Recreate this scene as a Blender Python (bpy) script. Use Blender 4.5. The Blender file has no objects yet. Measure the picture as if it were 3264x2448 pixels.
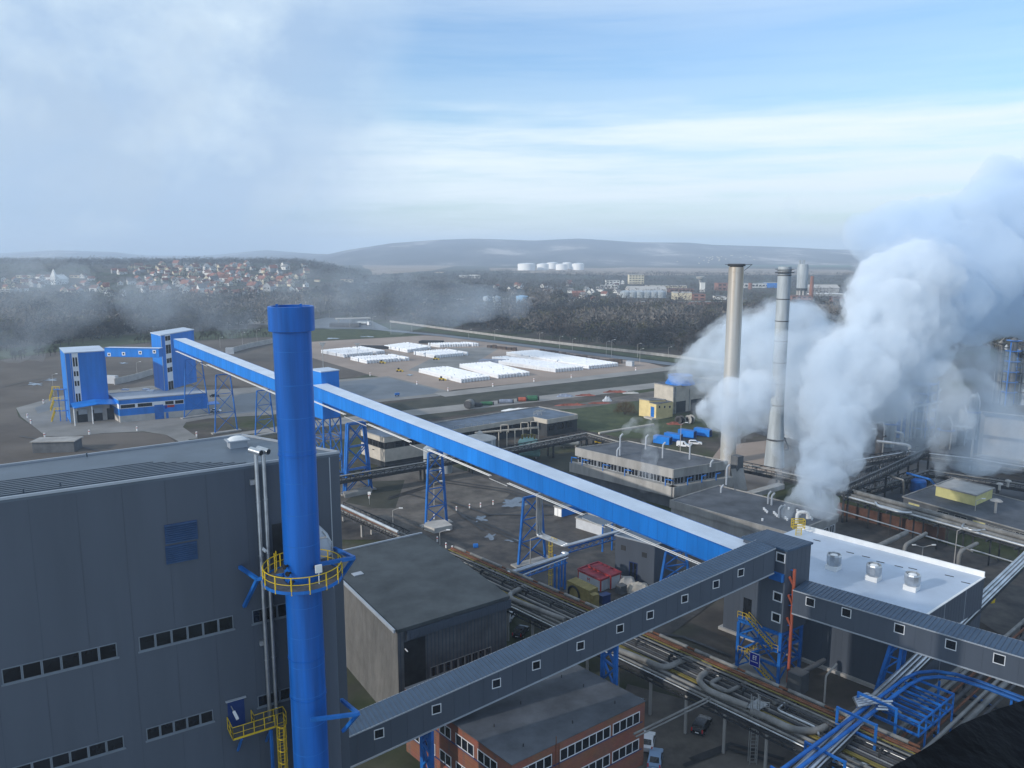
import bpy, bmesh, math, random
import numpy as np
from mathutils import Vector, noise
R = math.radians
random.seed(7)
S = bpy.context.scene
C = S.collection
# ------------------------------------------------------------------ camera
F, CX, CY, H, PT = 2540.0, 1632.0, 1224.0, 65.0, R(9.4)
cam = bpy.data.objects.new('camera', bpy.data.cameras.new('camera'))
C.objects.link(cam)
cam.location = (0, 0, H)
cam.rotation_euler = (R(90) - PT, 0, 0)
cam.data.sensor_width = 36
cam.data.lens = 36 * F / 3264
cam.data.clip_start = 0.3
cam.data.clip_end = 40000
S.camera = cam
# ------------------------------------------------------------------ sky, sun, exposure
SUN_EL, SUN_AZ = R(21), math.atan2(-0.88, -0.47)      # azimuth from +Y towards +X
sd = Vector((math.cos(SUN_EL) * math.sin(SUN_AZ), math.cos(SUN_EL) * math.cos(SUN_AZ), math.sin(SUN_EL)))
sun = bpy.data.objects.new('sun', bpy.data.lights.new('sun', 'SUN'))
C.objects.link(sun)
sun.data.energy = 3.4
sun.data.angle = R(0.6)
sun.data.color = (1.0, 0.94, 0.86)
sun.rotation_euler = sd.to_track_quat('Z', 'Y').to_euler()
W = bpy.data.worlds.new('World')
S.world = W
W.use_nodes = True
nt = W.node_tree
nt.nodes.clear()


def N(t, typ, **kw):
    n = t.nodes.new(typ)
    for k, v in kw.items():
        if k.startswith('i_'):
            key = k[2:]
            n.inputs[int(key) if key.isdigit() else key].default_value = v
        else:
            setattr(n, k, v)
    return n


def build_sky():
    L = nt.links.new
    sky = N(nt, 'ShaderNodeTexSky', sky_type='NISHITA', sun_disc=False, sun_elevation=SUN_EL,
            sun_rotation=SUN_AZ, air_density=1.3, dust_density=0.6, ozone_density=2.5)
    tc = N(nt, 'ShaderNodeTexCoord')
    sep = N(nt, 'ShaderNodeSeparateXYZ')
    L(tc.outputs['Generated'], sep.inputs[0])
    def noise_at(scale, sx, sy, sz, det, rough, off=0.0):
        m = N(nt, 'ShaderNodeMapping')
        m.inputs['Scale'].default_value = (sx, sy, sz)
        m.inputs['Location'].default_value = (off, off * 0.7, off * 0.3)
        L(tc.outputs['Generated'], m.inputs[0])
        n = N(nt, 'ShaderNodeTexNoise', i_Scale=scale, i_Detail=det, i_Roughness=rough)
        L(m.outputs[0], n.inputs['Vector'])
        return n.outputs['Fac']
    def ramp(src, pts):
        r = N(nt, 'ShaderNodeValToRGB')
        e = r.color_ramp.elements
        e[0].position, e[0].color = pts[0][0], (pts[0][1],) * 3 + (1,)
        e[1].position, e[1].color = pts[-1][0], (pts[-1][1],) * 3 + (1,)
        for p, c in pts[1:-1]:
            x = e.new(p); x.color = (c, c, c, 1)
        L(src, r.inputs[0])
        return r.outputs[0]
    def math_(op, a, b=None, clamp=False):
        m = N(nt, 'ShaderNodeMath', operation=op, use_clamp=clamp)
        for i, q in enumerate((a, b)):
            if q is None: continue
            if isinstance(q, (int, float)): m.inputs[i].default_value = q
            else: L(q, m.inputs[i])
        return m.outputs[0]
    def mixc(fac, a, b):
        m = N(nt, 'ShaderNodeMix', data_type='RGBA')
        L(fac, m.inputs[0])
        for i, q in ((6, a), (7, b)):
            if isinstance(q, tuple): m.inputs[i].default_value = q
            else: L(q, m.inputs[i])
        return m.outputs[2]
    z = sep.outputs['Z']; x = sep.outputs['X']
    # broad streaky sheet cloud: strongest in a band at 4-12 degrees, blue gaps above on the right
    wob = math_('MULTIPLY', math_('SUBTRACT', noise_at(1.4, 1.3, 1.3, 7, 6, 0.55), 0.5), 0.10)
    band = ramp(math_('ADD', z, wob), [(0.0, 0.80), (0.025, 0.86), (0.042, 0.66), (0.065, 0.96), (0.14, 0.95), (0.175, 0.28), (0.235, 0.18), (0.30, 0.42), (0.5, 0.5)])
    streak = ramp(noise_at(2.6, 1.1, 1.1, 16, 7, 0.6, 3.1), [(0.34, 0.0), (0.50, 0.70), (0.62, 1.0)])
    left = ramp(math_('ADD', math_('MULTIPLY', x, -1.0), math_('MULTIPLY', math_('SUBTRACT', noise_at(2.0, 1, 1, 1.4, 5, 0.55, 9.0), 0.5), 0.5)), [(-0.0, 0.0), (0.06, 0.0), (0.30, 1.0)])
    cover = math_('MULTIPLY', band, math_('ADD', math_('MULTIPLY', streak, 0.56), 0.50), True)
    tint = N(nt, 'ShaderNodeMix', data_type='RGBA', blend_type='MULTIPLY'); tint.inputs[0].default_value = 1.0
    L(sky.outputs[0], tint.inputs[6]); tint.inputs[7].default_value = (0.95, 1.30, 1.75, 1)
    base = mixc(cover, tint.outputs[2], (8.3, 9.4, 10.1, 1))
    # heavier grey-blue cloud on the left with bright billows
    bil = ramp(noise_at(2.5, 1, 1, 1.35, 9, 0.6, 5.3), [(0.40, 0.0), (0.50, 0.45), (0.58, 1.0)])
    grey = mixc(bil, (4.0, 5.5, 7.6, 1), (8.0, 9.3, 10.0, 1))
    col = mixc(math_('MULTIPLY', left, 0.92), base, grey)
    bg = N(nt, 'ShaderNodeBackground', i_Strength=SKY)
    L(col, bg.inputs[0])
    out = N(nt, 'ShaderNodeOutputWorld')
    L(bg.outputs[0], out.inputs[0])


SKY = 0.10
build_sky()
S.view_settings.view_transform = 'Standard'
S.view_settings.look = 'None'
S.view_settings.exposure = 0.15
S.view_settings.gamma = 1
S.render.engine = 'CYCLES'
S.cycles.volume_bounces = 7
S.cycles.max_bounces = 10
S.cycles.use_denoising = True
S.cycles.transparent_max_bounces = 12


# ------------------------------------------------------------------ photograph pixel -> place
def ray(u, v):
    a, b = (u - CX) / F, (v - CY) / F
    c, s = math.cos(PT), math.sin(PT)
    return Vector((a, c - b * s, -s - b * c))


def P(u, v, z=0.0):
    d = ray(u, v)
    t = (z - H) / d.z
    return Vector((d.x * t, d.y * t, z))


def Q(u, v, y):                       # on the ray, at ground distance y
    d = ray(u, v)
    t = y / d.y
    return Vector((d.x * t, y, H + d.z * t))


def D(u, v, dep):                     # on the ray, at depth dep
    return Vector((0, 0, H)) + ray(u, v) * dep


def hz(v, p):                         # height above p that shows on image row v
    a = math.atan((v - CY) / F) + PT
    return H - p[1] * math.tan(a)


# ------------------------------------------------------------------ mesh builder
class MB:
    def __init__(s): s.v, s.f, s.m = [], [], []

    def add(s, vs, fs, mi=0):
        o = len(s.v)
        s.v += [tuple(v) for v in vs]
        s.f += [tuple(i + o for i in f) for f in fs]
        s.m += [mi] * len(fs)
        return s

    def prism(s, pts, z0, z1, mi=0, top=None):
        n = len(pts)
        z0 = z0 if isinstance(z0, (list, tuple)) else [z0] * n
        z1 = z1 if isinstance(z1, (list, tuple)) else [z1] * n
        vs = [(p[0], p[1], z0[i]) for i, p in enumerate(pts)] + [(p[0], p[1], z1[i]) for i, p in enumerate(pts)]
        s.add(vs, [(i, (i + 1) % n, n + (i + 1) % n, n + i) for i in range(n)] + [tuple(range(n - 1, -1, -1))], mi)
        o = len(s.v) - 2 * n
        s.f.append(tuple(range(o + n, o + 2 * n))); s.m.append(mi if top is None else top)
        return s

    def box(s, c, a, b, d, mi=0):     # centre and three half axes
        c, a, b, d = map(Vector, (c, a, b, d))
        vs = [c + i * a + j * b + k * d for k in (-1, 1) for j in (-1, 1) for i in (-1, 1)]
        return s.add(vs, [(0, 2, 3, 1), (4, 5, 7, 6), (0, 1, 5, 4), (1, 3, 7, 5), (3, 2, 6, 7), (2, 0, 4, 6)], mi)

    def abox(s, x, y, z, w, d, h, mi=0, rot=0.0):   # centre of base, full sizes
        c, q = math.cos(rot), math.sin(rot)
        return s.box((x, y, z + h / 2), (c * w / 2, q * w / 2, 0), (-q * d / 2, c * d / 2, 0), (0, 0, h / 2), mi)

    def beam(s, p, q, w, h=None, mi=0):
        p, q = Vector(p), Vector(q)
        d = q - p
        L = d.length
        if L < 1e-6: return s
        d /= L
        up = Vector((0, 0, 1)) if abs(d.z) < 0.98 else Vector((0.6, 0.8, 0))
        sd_ = d.cross(up).normalized()
        u = sd_.cross(d)
        return s.box((p + q) / 2, d * L / 2, sd_ * w / 2, u * (h or w) / 2, mi)

    def tube(s, pts, r, n=8, mi=0, cap=True):
        pts = [Vector(p) for p in pts]
        k = len(pts)
        rs = r if isinstance(r, (list, tuple)) else [r] * k
        o = len(s.v)
        ref = None
        for i, p in enumerate(pts):
            t = (pts[min(i + 1, k - 1)] - pts[max(i - 1, 0)]).normalized()
            if ref is None:
                ref = Vector((0, 0, 1)) if abs(t.z) < 0.9 else Vector((1, 0, 0))
            e1 = t.cross(ref).normalized()
            e2 = e1.cross(t).normalized()
            ref = e2
            for j in range(n):
                a = 2 * math.pi * j / n
                s.v.append(tuple(p + (e1 * math.cos(a) + e2 * math.sin(a)) * rs[i]))
        for i in range(k - 1):
            for j in range(n):
                a, b = o + i * n + j, o + i * n + (j + 1) % n
                s.f.append((a, b, b + n, a + n)); s.m.append(mi)
        if cap:
            s.f.append(tuple(range(o + n - 1, o - 1, -1))); s.m.append(mi)
            s.f.append(tuple(range(o + (k - 1) * n, o + k * n))); s.m.append(mi)
        return s

    def pipe(s, pts, r, bend=None, n=8, mi=0):      # tube with rounded corners
        pts = [Vector(p) for p in pts]
        bend = bend or r * 3
        out = [pts[0]]
        for i in range(1, len(pts) - 1):
            a, b, c = pts[i - 1], pts[i], pts[i + 1]
            d1, d2 = (a - b), (c - b)
            k = min(bend, d1.length * 0.45, d2.length * 0.45)
            q0, q2 = b + d1.normalized() * k, b + d2.normalized() * k
            for t in (0, 0.25, 0.5, 0.75, 1):
                out.append((1 - t) ** 2 * q0 + 2 * t * (1 - t) * b + t * t * q2)
        out.append(pts[-1])
        return s.tube(out, r, n, mi)

    def lathe(s, c, prof, n=24, mi=0):
        o = len(s.v)
        for r, z in prof:
            for j in range(n):
                a = 2 * math.pi * j / n
                s.v.append((c[0] + r * math.cos(a), c[1] + r * math.sin(a), z))
        for i in range(len(prof) - 1):
            for j in range(n):
                a, b = o + i * n + j, o + i * n + (j + 1) % n
                s.f.append((a, b, b + n, a + n)); s.m.append(mi)
        s.f.append(tuple(range(o + n - 1, o - 1, -1))); s.m.append(mi)
        s.f.append(tuple(range(o + (len(prof) - 1) * n, o + len(prof) * n))); s.m.append(mi)
        return s

    def ring(s, c, r, z, w, h, n=32, mi=0, a0=0, a1=2 * math.pi):   # flat bar bent in a circle
        pts = [(c[0] + r * math.cos(a0 + (a1 - a0) * i / n), c[1] + r * math.sin(a0 + (a1 - a0) * i / n), z) for i in range(n + 1)]
        return s.tube(pts, w, 5, mi) if h is None else [s.beam(pts[i], pts[i + 1], w, h, mi) for i in range(n)] and s

    def mesh(s, name, mats, org=(0, 0, 0), smooth=False):
        me = bpy.data.meshes.new(name)
        ox, oy, oz = org
        me.from_pydata([(x - ox, y - oy, z - oz) for x, y, z in s.v], [], s.f)
        for m in (mats if isinstance(mats, (list, tuple)) else [mats]): me.materials.append(M[m] if isinstance(m, str) else m)
        if any(s.m): me.polygons.foreach_set('material_index', s.m)
        bm = bmesh.new(); bm.from_mesh(me)
        bmesh.ops.recalc_face_normals(bm, faces=bm.faces)
        bm.to_mesh(me); bm.free()
        if smooth:
            me.polygons.foreach_set('use_smooth', [True] * len(me.polygons))
            try: me.set_sharp_from_angle(angle=R(38))
            except Exception: pass
        me.update()
        return me

    def build(s, name, mats, parent=None, smooth=False, org=None):
        if not s.v: return None
        if parent is not None:
            org = world_loc(parent)
        elif org is None:
            a = np.array(s.v)
            org = ((a[:, 0].min() + a[:, 0].max()) / 2, (a[:, 1].min() + a[:, 1].max()) / 2, a[:, 2].min())
        o = bpy.data.objects.new(name, s.mesh(name, mats, org, smooth))
        C.objects.link(o)
        if parent is not None: o.parent = parent
        else: o.location = org
        return o


def world_loc(o):
    p = Vector((0, 0, 0))
    while o is not None:
        p += Vector(o.location); o = o.parent
    return tuple(p)


def tag(o, label=None, cat=None, group=None, kind=None):
    if label: o['label'] = label
    if cat: o['category'] = cat
    if group: o['group'] = group
    if kind: o['kind'] = kind
    return o


def thing(name, label, cat, loc, group=None):
    o = bpy.data.objects.new(name, None)
    o.empty_display_size = 0.5
    C.objects.link(o)
    o.location = (loc[0], loc[1], loc[2] if len(loc) > 2 else 0)
    return tag(o, label, cat, group)


def copy_tree(o, parent=None):
    c = o.copy(); C.objects.link(c); c.parent = parent
    for ch in list(o.children): copy_tree(ch, c)
    return c


# ------------------------------------------------------------------ materials
M = {}


def mat(name, col, rough=0.7, metal=0.0, var=0.18, scale=0.6, col2=None, spec=0.3, bump=0.0, bscale=8.0, stretch=None, detail=5):
    m = bpy.data.materials.new(name); m.use_nodes = True
    t = m.node_tree; b = t.nodes['Principled BSDF']
    b.inputs['Roughness'].default_value = rough
    b.inputs['Metallic'].default_value = metal
    b.inputs['Specular IOR Level'].default_value = spec
    tc = N(t, 'ShaderNodeTexCoord')
    vec = tc.outputs['Object']
    if stretch:
        mp = N(t, 'ShaderNodeMapping'); mp.inputs['Scale'].default_value = stretch
        t.links.new(vec, mp.inputs[0]); vec = mp.outputs[0]
    n = N(t, 'ShaderNodeTexNoise', i_Scale=scale, i_Detail=detail, i_Roughness=0.62)
    t.links.new(vec, n.inputs['Vector'])
    r = N(t, 'ShaderNodeValToRGB')
    c2 = col2 or tuple(min(1, c * (1 + var)) for c in col)
    c1 = col if col2 else tuple(c * (1 - var) for c in col)
    r.color_ramp.elements[0].position, r.color_ramp.elements[0].color = 0.34, c1 + (1,)
    r.color_ramp.elements[1].position, r.color_ramp.elements[1].color = 0.66, c2 + (1,)
    t.links.new(n.outputs['Fac'], r.inputs[0])
    t.links.new(r.outputs[0], b.inputs['Base Color'])
    if bump:
        n2 = N(t, 'ShaderNodeTexNoise', i_Scale=bscale, i_Detail=4)
        t.links.new(vec, n2.inputs['Vector'])
        bp = N(t, 'ShaderNodeBump', i_Strength=bump, i_Distance=0.2)
        t.links.new(n2.outputs['Fac'], bp.inputs['Height'])
        t.links.new(bp.outputs[0], b.inputs['Normal'])
    M[name] = m
    return m


VS = (1, 1, 0.12)                    # streaks running down a wall
mat('grey_cladding', (0.078, 0.094, 0.122), 0.55, var=0.07, scale=0.35, stretch=VS)
mat('grey_seam', (0.062, 0.076, 0.101), 0.5, var=0.1)
mat('frame_grey', (0.17, 0.20, 0.235), 0.5, var=0.1)
mat('light_trim', (0.36, 0.39, 0.43), 0.5, var=0.08)
mat('grey_roof', (0.102, 0.131, 0.166), 0.45, var=0.15, scale=0.25)
mat('grey_roof_rib', (0.085, 0.108, 0.135), 0.45, var=0.15, scale=0.25)
mat('gallery_roof', (0.044, 0.080, 0.135), 0.4, var=0.12, scale=0.5)
mat('gallery_rib', (0.06, 0.085, 0.125), 0.4, var=0.12, scale=0.5)
mat('window_white', (0.75, 0.76, 0.78), 0.5, var=0.05)
mat('glass_dark', (0.012, 0.014, 0.018), 0.12, var=0.5, scale=0.4, spec=0.5)
mat('blue_paint', (0.008, 0.180, 0.60), 0.42, var=0.16, scale=0.25, stretch=VS)
mat('blue_stack', (0.005, 0.095, 0.38), 0.36, var=0.32, scale=0.9, stretch=(1, 1, 0.05), spec=0.3)
mat('blue_steel', (0.012, 0.13, 0.44), 0.45, var=0.2, scale=0.6)
mat('blue_dark', (0.012, 0.035, 0.14), 0.4, var=0.1)
mat('yellow_paint', (0.62, 0.43, 0.02), 0.5, var=0.15)
mat('steel', (0.42, 0.43, 0.43), 0.38, metal=0.6, var=0.2, scale=0.8)
mat('galvanised', (0.50, 0.52, 0.54), 0.28, metal=0.8, var=0.2, scale=0.7)
mat('deck', (0.10, 0.10, 0.105), 0.8, var=0.25, scale=2)
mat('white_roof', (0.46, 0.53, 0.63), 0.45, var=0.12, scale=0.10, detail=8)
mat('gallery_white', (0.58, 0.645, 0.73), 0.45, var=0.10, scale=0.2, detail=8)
mat('glass_far', (0.008, 0.009, 0.012), 0.35, var=0.4, spec=0.2)
mat('white_paint', (0.78, 0.78, 0.77), 0.5, var=0.06)
mat('white_tank', (0.82, 0.82, 0.81), 0.5, var=0.03)
mat('bag', (0.80, 0.81, 0.83), 0.7, var=0.07, scale=0.3)
mat('bag_dark', (0.22, 0.25, 0.32), 0.7, var=0.3)
mat('concrete', (0.30, 0.29, 0.275), 0.85, var=0.2, scale=0.35, stretch=(1, 1, 0.25))
mat('concrete_pale', (0.42, 0.40, 0.375), 0.85, var=0.15, scale=0.3)
mat('concrete_dark', (0.10, 0.106, 0.115), 0.85, var=0.25, scale=0.3)
mat('bitumen', (0.085, 0.092, 0.105), 0.75, var=0.35, scale=0.18, bump=0.15, bscale=2)
mat('bitumen_green', (0.062, 0.07, 0.074), 0.8, var=0.3, scale=0.16)
mat('bitumen_blue', (0.075, 0.10, 0.14), 0.5, var=0.4, scale=0.2)
mat('sheeting_sunlit', (0.155, 0.145, 0.135), 0.7, var=.25, scale=.5, stretch=(1, 1, .2))
mat('cream', (0.46, 0.42, 0.36), 0.8, var=0.12, scale=0.4)
mat('black_band', (0.035, 0.038, 0.042), 0.6, var=0.3, scale=0.5)
mat('yellow_wall', (0.62, 0.50, 0.25), 0.8, var=0.1, scale=0.5)
mat('yellow_pale', (0.60, 0.55, 0.24), 0.7, var=0.1, scale=0.5)
mat('pipe_grey', (0.19, 0.185, 0.175), 0.6, var=0.3, scale=0.5)
mat('pipe_silver', (0.55, 0.56, 0.57), 0.35, metal=0.7, var=0.2, scale=0.4)
mat('pipe_rust', (0.15, 0.062, 0.032), 0.85, var=0.4, scale=0.5)
mat('pipe_yellow', (0.17, 0.135, 0.03), 0.65, var=0.25, scale=0.5)
mat('pipe_dark', (0.055, 0.055, 0.06), 0.7, var=0.3)
mat('rack_steel', (0.036, 0.038, 0.042), 0.75, var=0.35, scale=0.4)
mat('red_roof', (0.24, 0.035, 0.05), 0.6, var=0.25, scale=0.8)
mat('container_white', (0.46, 0.48, 0.51), 0.6, var=0.08)
mat('red_paint', (0.42, 0.03, 0.025), 0.5, var=0.2)
mat('orange_pole', (0.40, 0.10, 0.055), 0.5, var=0.15)
mat('mustard', (0.24, 0.19, 0.065), 0.7, var=0.25, scale=0.8)
mat('green_paint', (0.04, 0.14, 0.065), 0.55, var=0.2)
mat('rust', (0.22, 0.07, 0.05), 0.9, var=0.4, scale=0.4)
mat('black_rubber', (0.02, 0.02, 0.022), 0.75, var=0.4)
mat('car_black', (0.012, 0.013, 0.016), 0.22, var=0.1, spec=0.5)
mat('car_white', (0.70, 0.71, 0.73), 0.3, var=0.03, spec=0.5)
mat('car_blue', (0.18, 0.28, 0.42), 0.3, var=0.05, spec=0.5)
mat('tail_light', (0.5, 0.02, 0.02), 0.3, var=0.05)
mat('sign_blue', (0.01, 0.02, 0.30), 0.5, var=0.03)
mat('stack_pale', (0.33, 0.365, 0.39), 0.55, metal=0.1, var=0.22, scale=0.5, stretch=(1, 1, .15))
mat('trunk', (0.055, 0.045, 0.038), 0.9, var=0.3, scale=1.0)
mat('teal', (0.20, 0.34, 0.31), 0.6, var=0.15)
mat('brown_material', (0.10, 0.075, 0.062), 0.95, var=0.4, scale=0.3)
mat('water', (0.10, 0.115, 0.135), 0.14, var=0.1, spec=0.6)


def brick_mat():
    m = bpy.data.materials.new('brick'); m.use_nodes = True
    t = m.node_tree; b = t.nodes['Principled BSDF']; L = t.links.new
    tc = N(t, 'ShaderNodeTexCoord')
    sp = N(t, 'ShaderNodeSeparateXYZ'); L(tc.outputs['Object'], sp.inputs[0])
    ad = N(t, 'ShaderNodeMath', operation='ADD'); L(sp.outputs[0], ad.inputs[0]); L(sp.outputs[1], ad.inputs[1])
    cb = N(t, 'ShaderNodeCombineXYZ'); L(ad.outputs[0], cb.inputs[0]); L(sp.outputs[2], cb.inputs[1])
    br = N(t, 'ShaderNodeTexBrick', i_Color1=(0.40, 0.135, 0.07, 1), i_Color2=(0.32, 0.11, 0.062, 1), i_Mortar=(0.18, 0.13, 0.11, 1), i_Scale=1.0)
    br.inputs['Brick Width'].default_value = 0.5; br.inputs['Row Height'].default_value = 0.16; br.inputs['Mortar Size'].default_value = 0.02
    L(cb.outputs[0], br.inputs['Vector'])
    n = N(t, 'ShaderNodeTexNoise', i_Scale=0.5, i_Detail=5); L(tc.outputs['Object'], n.inputs['Vector'])
    mx = N(t, 'ShaderNodeMix', data_type='RGBA', blend_type='MULTIPLY'); mx.inputs[0].default_value = 0.5
    L(br.outputs[0], mx.inputs[6]); L(n.outputs['Color'], mx.inputs[7])
    L(mx.outputs[2], b.inputs['Base Color']); b.inputs['Roughness'].default_value = 0.9
    M['brick'] = m


brick_mat()


def stack_mat():                      # stainless sheets stained brown near the top
    m = bpy.data.materials.new('stained_steel'); m.use_nodes = True
    t = m.node_tree; b = t.nodes['Principled BSDF']; L = t.links.new
    tc = N(t, 'ShaderNodeTexCoord')
    mp = N(t, 'ShaderNodeMapping'); mp.inputs['Scale'].default_value = (1.1, 1.1, 0.04); L(tc.outputs['Object'], mp.inputs[0])
    n = N(t, 'ShaderNodeTexNoise', i_Scale=1.0, i_Detail=5); L(mp.outputs[0], n.inputs['Vector'])
    sp = N(t, 'ShaderNodeSeparateXYZ'); L(tc.outputs['Object'], sp.inputs[0])
    mr = N(t, 'ShaderNodeMapRange', i_1=25.0, i_2=62.0); L(sp.outputs[2], mr.inputs[0])
    ml = N(t, 'ShaderNodeMath', operation='MULTIPLY'); L(n.outputs['Fac'], ml.inputs[0]); L(mr.outputs[0], ml.inputs[1])
    r = N(t, 'ShaderNodeValToRGB'); e = r.color_ramp.elements
    e[0].position, e[0].color = 0.12, (0.58, 0.57, 0.54, 1); e[1].position, e[1].color = 0.70, (0.32, 0.235, 0.15, 1)
    L(ml.outputs[0], r.inputs[0]); L(r.outputs[0], b.inputs['Base Color'])
    b.inputs['Metallic'].default_value = 0.5; b.inputs['Roughness'].default_value = 0.38
    M['stained_steel'] = m


stack_mat()


# ------------------------------------------------------------------ walls and windows
class Wall:                            # vertical plane through a -> b, seen with a on the left
    def __init__(s, a, b):
        s.a = Vector((a[0], a[1])); d = Vector((b[0], b[1])) - s.a
        s.L = d.length; s.d = d / s.L; s.n = Vector((s.d.y, -s.d.x))

    def uv(s, u, v, off=0.0):          # photo pixel -> (along, height)
        r = ray(u, v)
        a = s.a + s.n * off
        k = (a.dot(s.n)) / (r.x * s.n.x + r.y * s.n.y)
        p = Vector((r.x * k, r.y * k))
        return (p - a).dot(s.d), H + r.z * k

    def pt(s, t, z, off=0.0):
        p = s.a + s.d * t + s.n * off
        return Vector((p.x, p.y, z))

    def panel(s, mb, t0, t1, z0, z1, o0, o1, mi=0):
        c = s.pt((t0 + t1) / 2, (z0 + z1) / 2, (o0 + o1) / 2)
        mb.box(c, (s.d.x * (t1 - t0) / 2, s.d.y * (t1 - t0) / 2, 0), (s.n.x * (o1 - o0) / 2, s.n.y * (o1 - o0) / 2, 0), (0, 0, (z1 - z0) / 2), mi)
        return mb

    def window(s, parent, t0, t1, z0, z1, fw=0.1, n=1, mats=('window_white', 'glass_dark'), name='window', proud=0.07, label=None):
        f = MB(); g = MB()
        s.panel(f, t0, t1, z0, z0 + fw, 0.002, proud); s.panel(f, t0, t1, z1 - fw, z1, 0.002, proud)
        for i in range(n + 1):
            x = t0 + (t1 - t0 - fw) * i / n
            s.panel(f, x, x + fw, z0 + fw, z1 - fw, 0.002, proud)
        s.panel(g, t0 + fw * 0.5, t1 - fw * 0.5, z0 + fw * 0.5, z1 - fw * 0.5, 0.003, proud * 0.35)
        o = f.build(name, mats[0], parent); g.build('pane', mats[1], o)
        if label: o['label'] = label
        return o


def quad4(a, b, c):                    # fourth corner of a parallelogram a-b-c
    return Vector((a.x + c.x - b.x, a.y + c.y - b.y, a.z))


def railing(mb, pts, h=1.1, r=0.03, step=1.4, mid=True, mi=0):
    pts = [Vector(p) for p in pts]
    up = Vector((0, 0, 1))
    for a, b in zip(pts, pts[1:]):
        mb.tube([a + up * h, b + up * h], r, 5, mi)
        if mid: mb.tube([a + up * h * 0.5, b + up * h * 0.5], r * 0.7, 5, mi)
        k = max(1, round((b - a).length / step))
        for i in range(k + 1):
            q = a.lerp(b, i / k)
            mb.tube([q, q + up * h], r, 5, mi)


def lattice(mb, a0, a1, b0, b1, n, w, mi=0):     # zigzag between two legs a0->a1 and b0->b1
    a0, a1, b0, b1 = map(Vector, (a0, a1, b0, b1))
    for i in range(n):
        t, q = i / n, (i + 1) / n
        mb.beam(a0.lerp(a1, t), b0.lerp(b1, q), w, w, mi)
        mb.beam(b0.lerp(b1, t), a0.lerp(a1, q), w, w, mi)
        mb.beam(a0.lerp(a1, q), b0.lerp(b1, q), w, w, mi)
# ================================================================== SETTING
def sm(a, b, x):
    t = max(0.0, min(1.0, (x - a) / (b - a)))
    return t * t * (3 - 2 * t)


def gh(x, y):                          # ground height: plain, with the town ridge on the far left
    t = 34 * sm(900, 1850, y) * sm(-0.17, -0.27, x / max(y, 1)) * (1 - 0.8 * sm(2300, 3600, y))
    return t * (1 + 0.18 * noise.noise(Vector((x * 0.004, y * 0.004, 1))))


def ground_mat():
    m = bpy.data.materials.new('open_ground'); m.use_nodes = True
    t = m.node_tree; b = t.nodes['Principled BSDF']; L = t.links.new
    tc = N(t, 'ShaderNodeTexCoord')
    def ns(s, d=8, off=0):
        mp = N(t, 'ShaderNodeMapping'); mp.inputs['Location'].default_value = (off, off, 0); L(tc.outputs['Object'], mp.inputs[0])
        n = N(t, 'ShaderNodeTexNoise', i_Scale=s, i_Detail=d, i_Roughness=0.6); L(mp.outputs[0], n.inputs['Vector']); return n.outputs['Fac']
    def rp(src, stops):
        r = N(t, 'ShaderNodeValToRGB'); e = r.color_ramp.elements
        e[0].position, e[0].color = stops[0][0], stops[0][1] + (1,)
        e[1].position, e[1].color = stops[-1][0], stops[-1][1] + (1,)
        for p, c in stops[1:-1]: x = e.new(p); x.color = c + (1,)
        L(src, r.inputs[0]); return r.outputs[0]
    def mix(f, a, c):
        x = N(t, 'ShaderNodeMix', data_type='RGBA'); L(f, x.inputs[0]); L(a, x.inputs[6]); L(c, x.inputs[7]); return x.outputs[2]
    mud = rp(ns(0.09), [(0.30, (0.045, 0.038, 0.034)), (0.52, (0.082, 0.070, 0.060)), (0.72, (0.14, 0.12, 0.10))])
    grass = rp(ns(0.25, 8, 30), [(0.3, (0.030, 0.040, 0.018)), (0.7, (0.065, 0.075, 0.034))])
    f = rp(ns(0.016, 7, 90), [(0.47, (0, 0, 0)), (0.58, (1, 1, 1))])
    L(mix(f, mud, grass), b.inputs['Base Color']); b.inputs['Roughness'].default_value = 0.95
    b.inputs['Specular IOR Level'].default_value = 0.15
    M['open_ground'] = m
ground_mat()
mat('mud', (0.026, 0.024, 0.024), 0.7, scale=0.22, col2=(0.095, 0.083, 0.073), detail=12)
mat('mud_pale', (0.062, 0.055, 0.049), 0.9, scale=0.16, col2=(0.155, 0.138, 0.12), detail=12)
mat('asphalt', (0.075, 0.080, 0.088), 0.8, var=0.3, scale=0.07, detail=8)
mat('asphalt_wet', (0.10, 0.11, 0.125), 0.45, var=0.3, scale=0.05, detail=8)
mat('apron', (0.20, 0.195, 0.185), 0.85, var=0.22, scale=0.06, detail=8)
mat('road_pale', (0.25, 0.24, 0.225), 0.85, var=0.15, scale=0.08, detail=8)
mat('yard_tan', (0.295, 0.235, 0.195), 0.95, var=0.16, scale=0.03, detail=8)
mat('grass', (0.028, 0.040, 0.016), 0.95, scale=0.15, col2=(0.07, 0.085, 0.035), detail=8)
mat('grass_dark', (0.030, 0.033, 0.024), 0.95, scale=0.12, col2=(0.062, 0.060, 0.045), detail=8)
mat('field_brown', (0.075, 0.062, 0.052), 0.95, scale=0.03, col2=(0.13, 0.112, 0.095), detail=9)
mat('field_tan', (0.26, 0.20, 0.15), 0.95, var=0.25, scale=0.006, detail=7)
mat('field_green', (0.05, 0.10, 0.045), 0.95, var=0.3, scale=0.006)
mat('paint_line', (0.5, 0.5, 0.5), 0.8, var=0.2)


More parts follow.
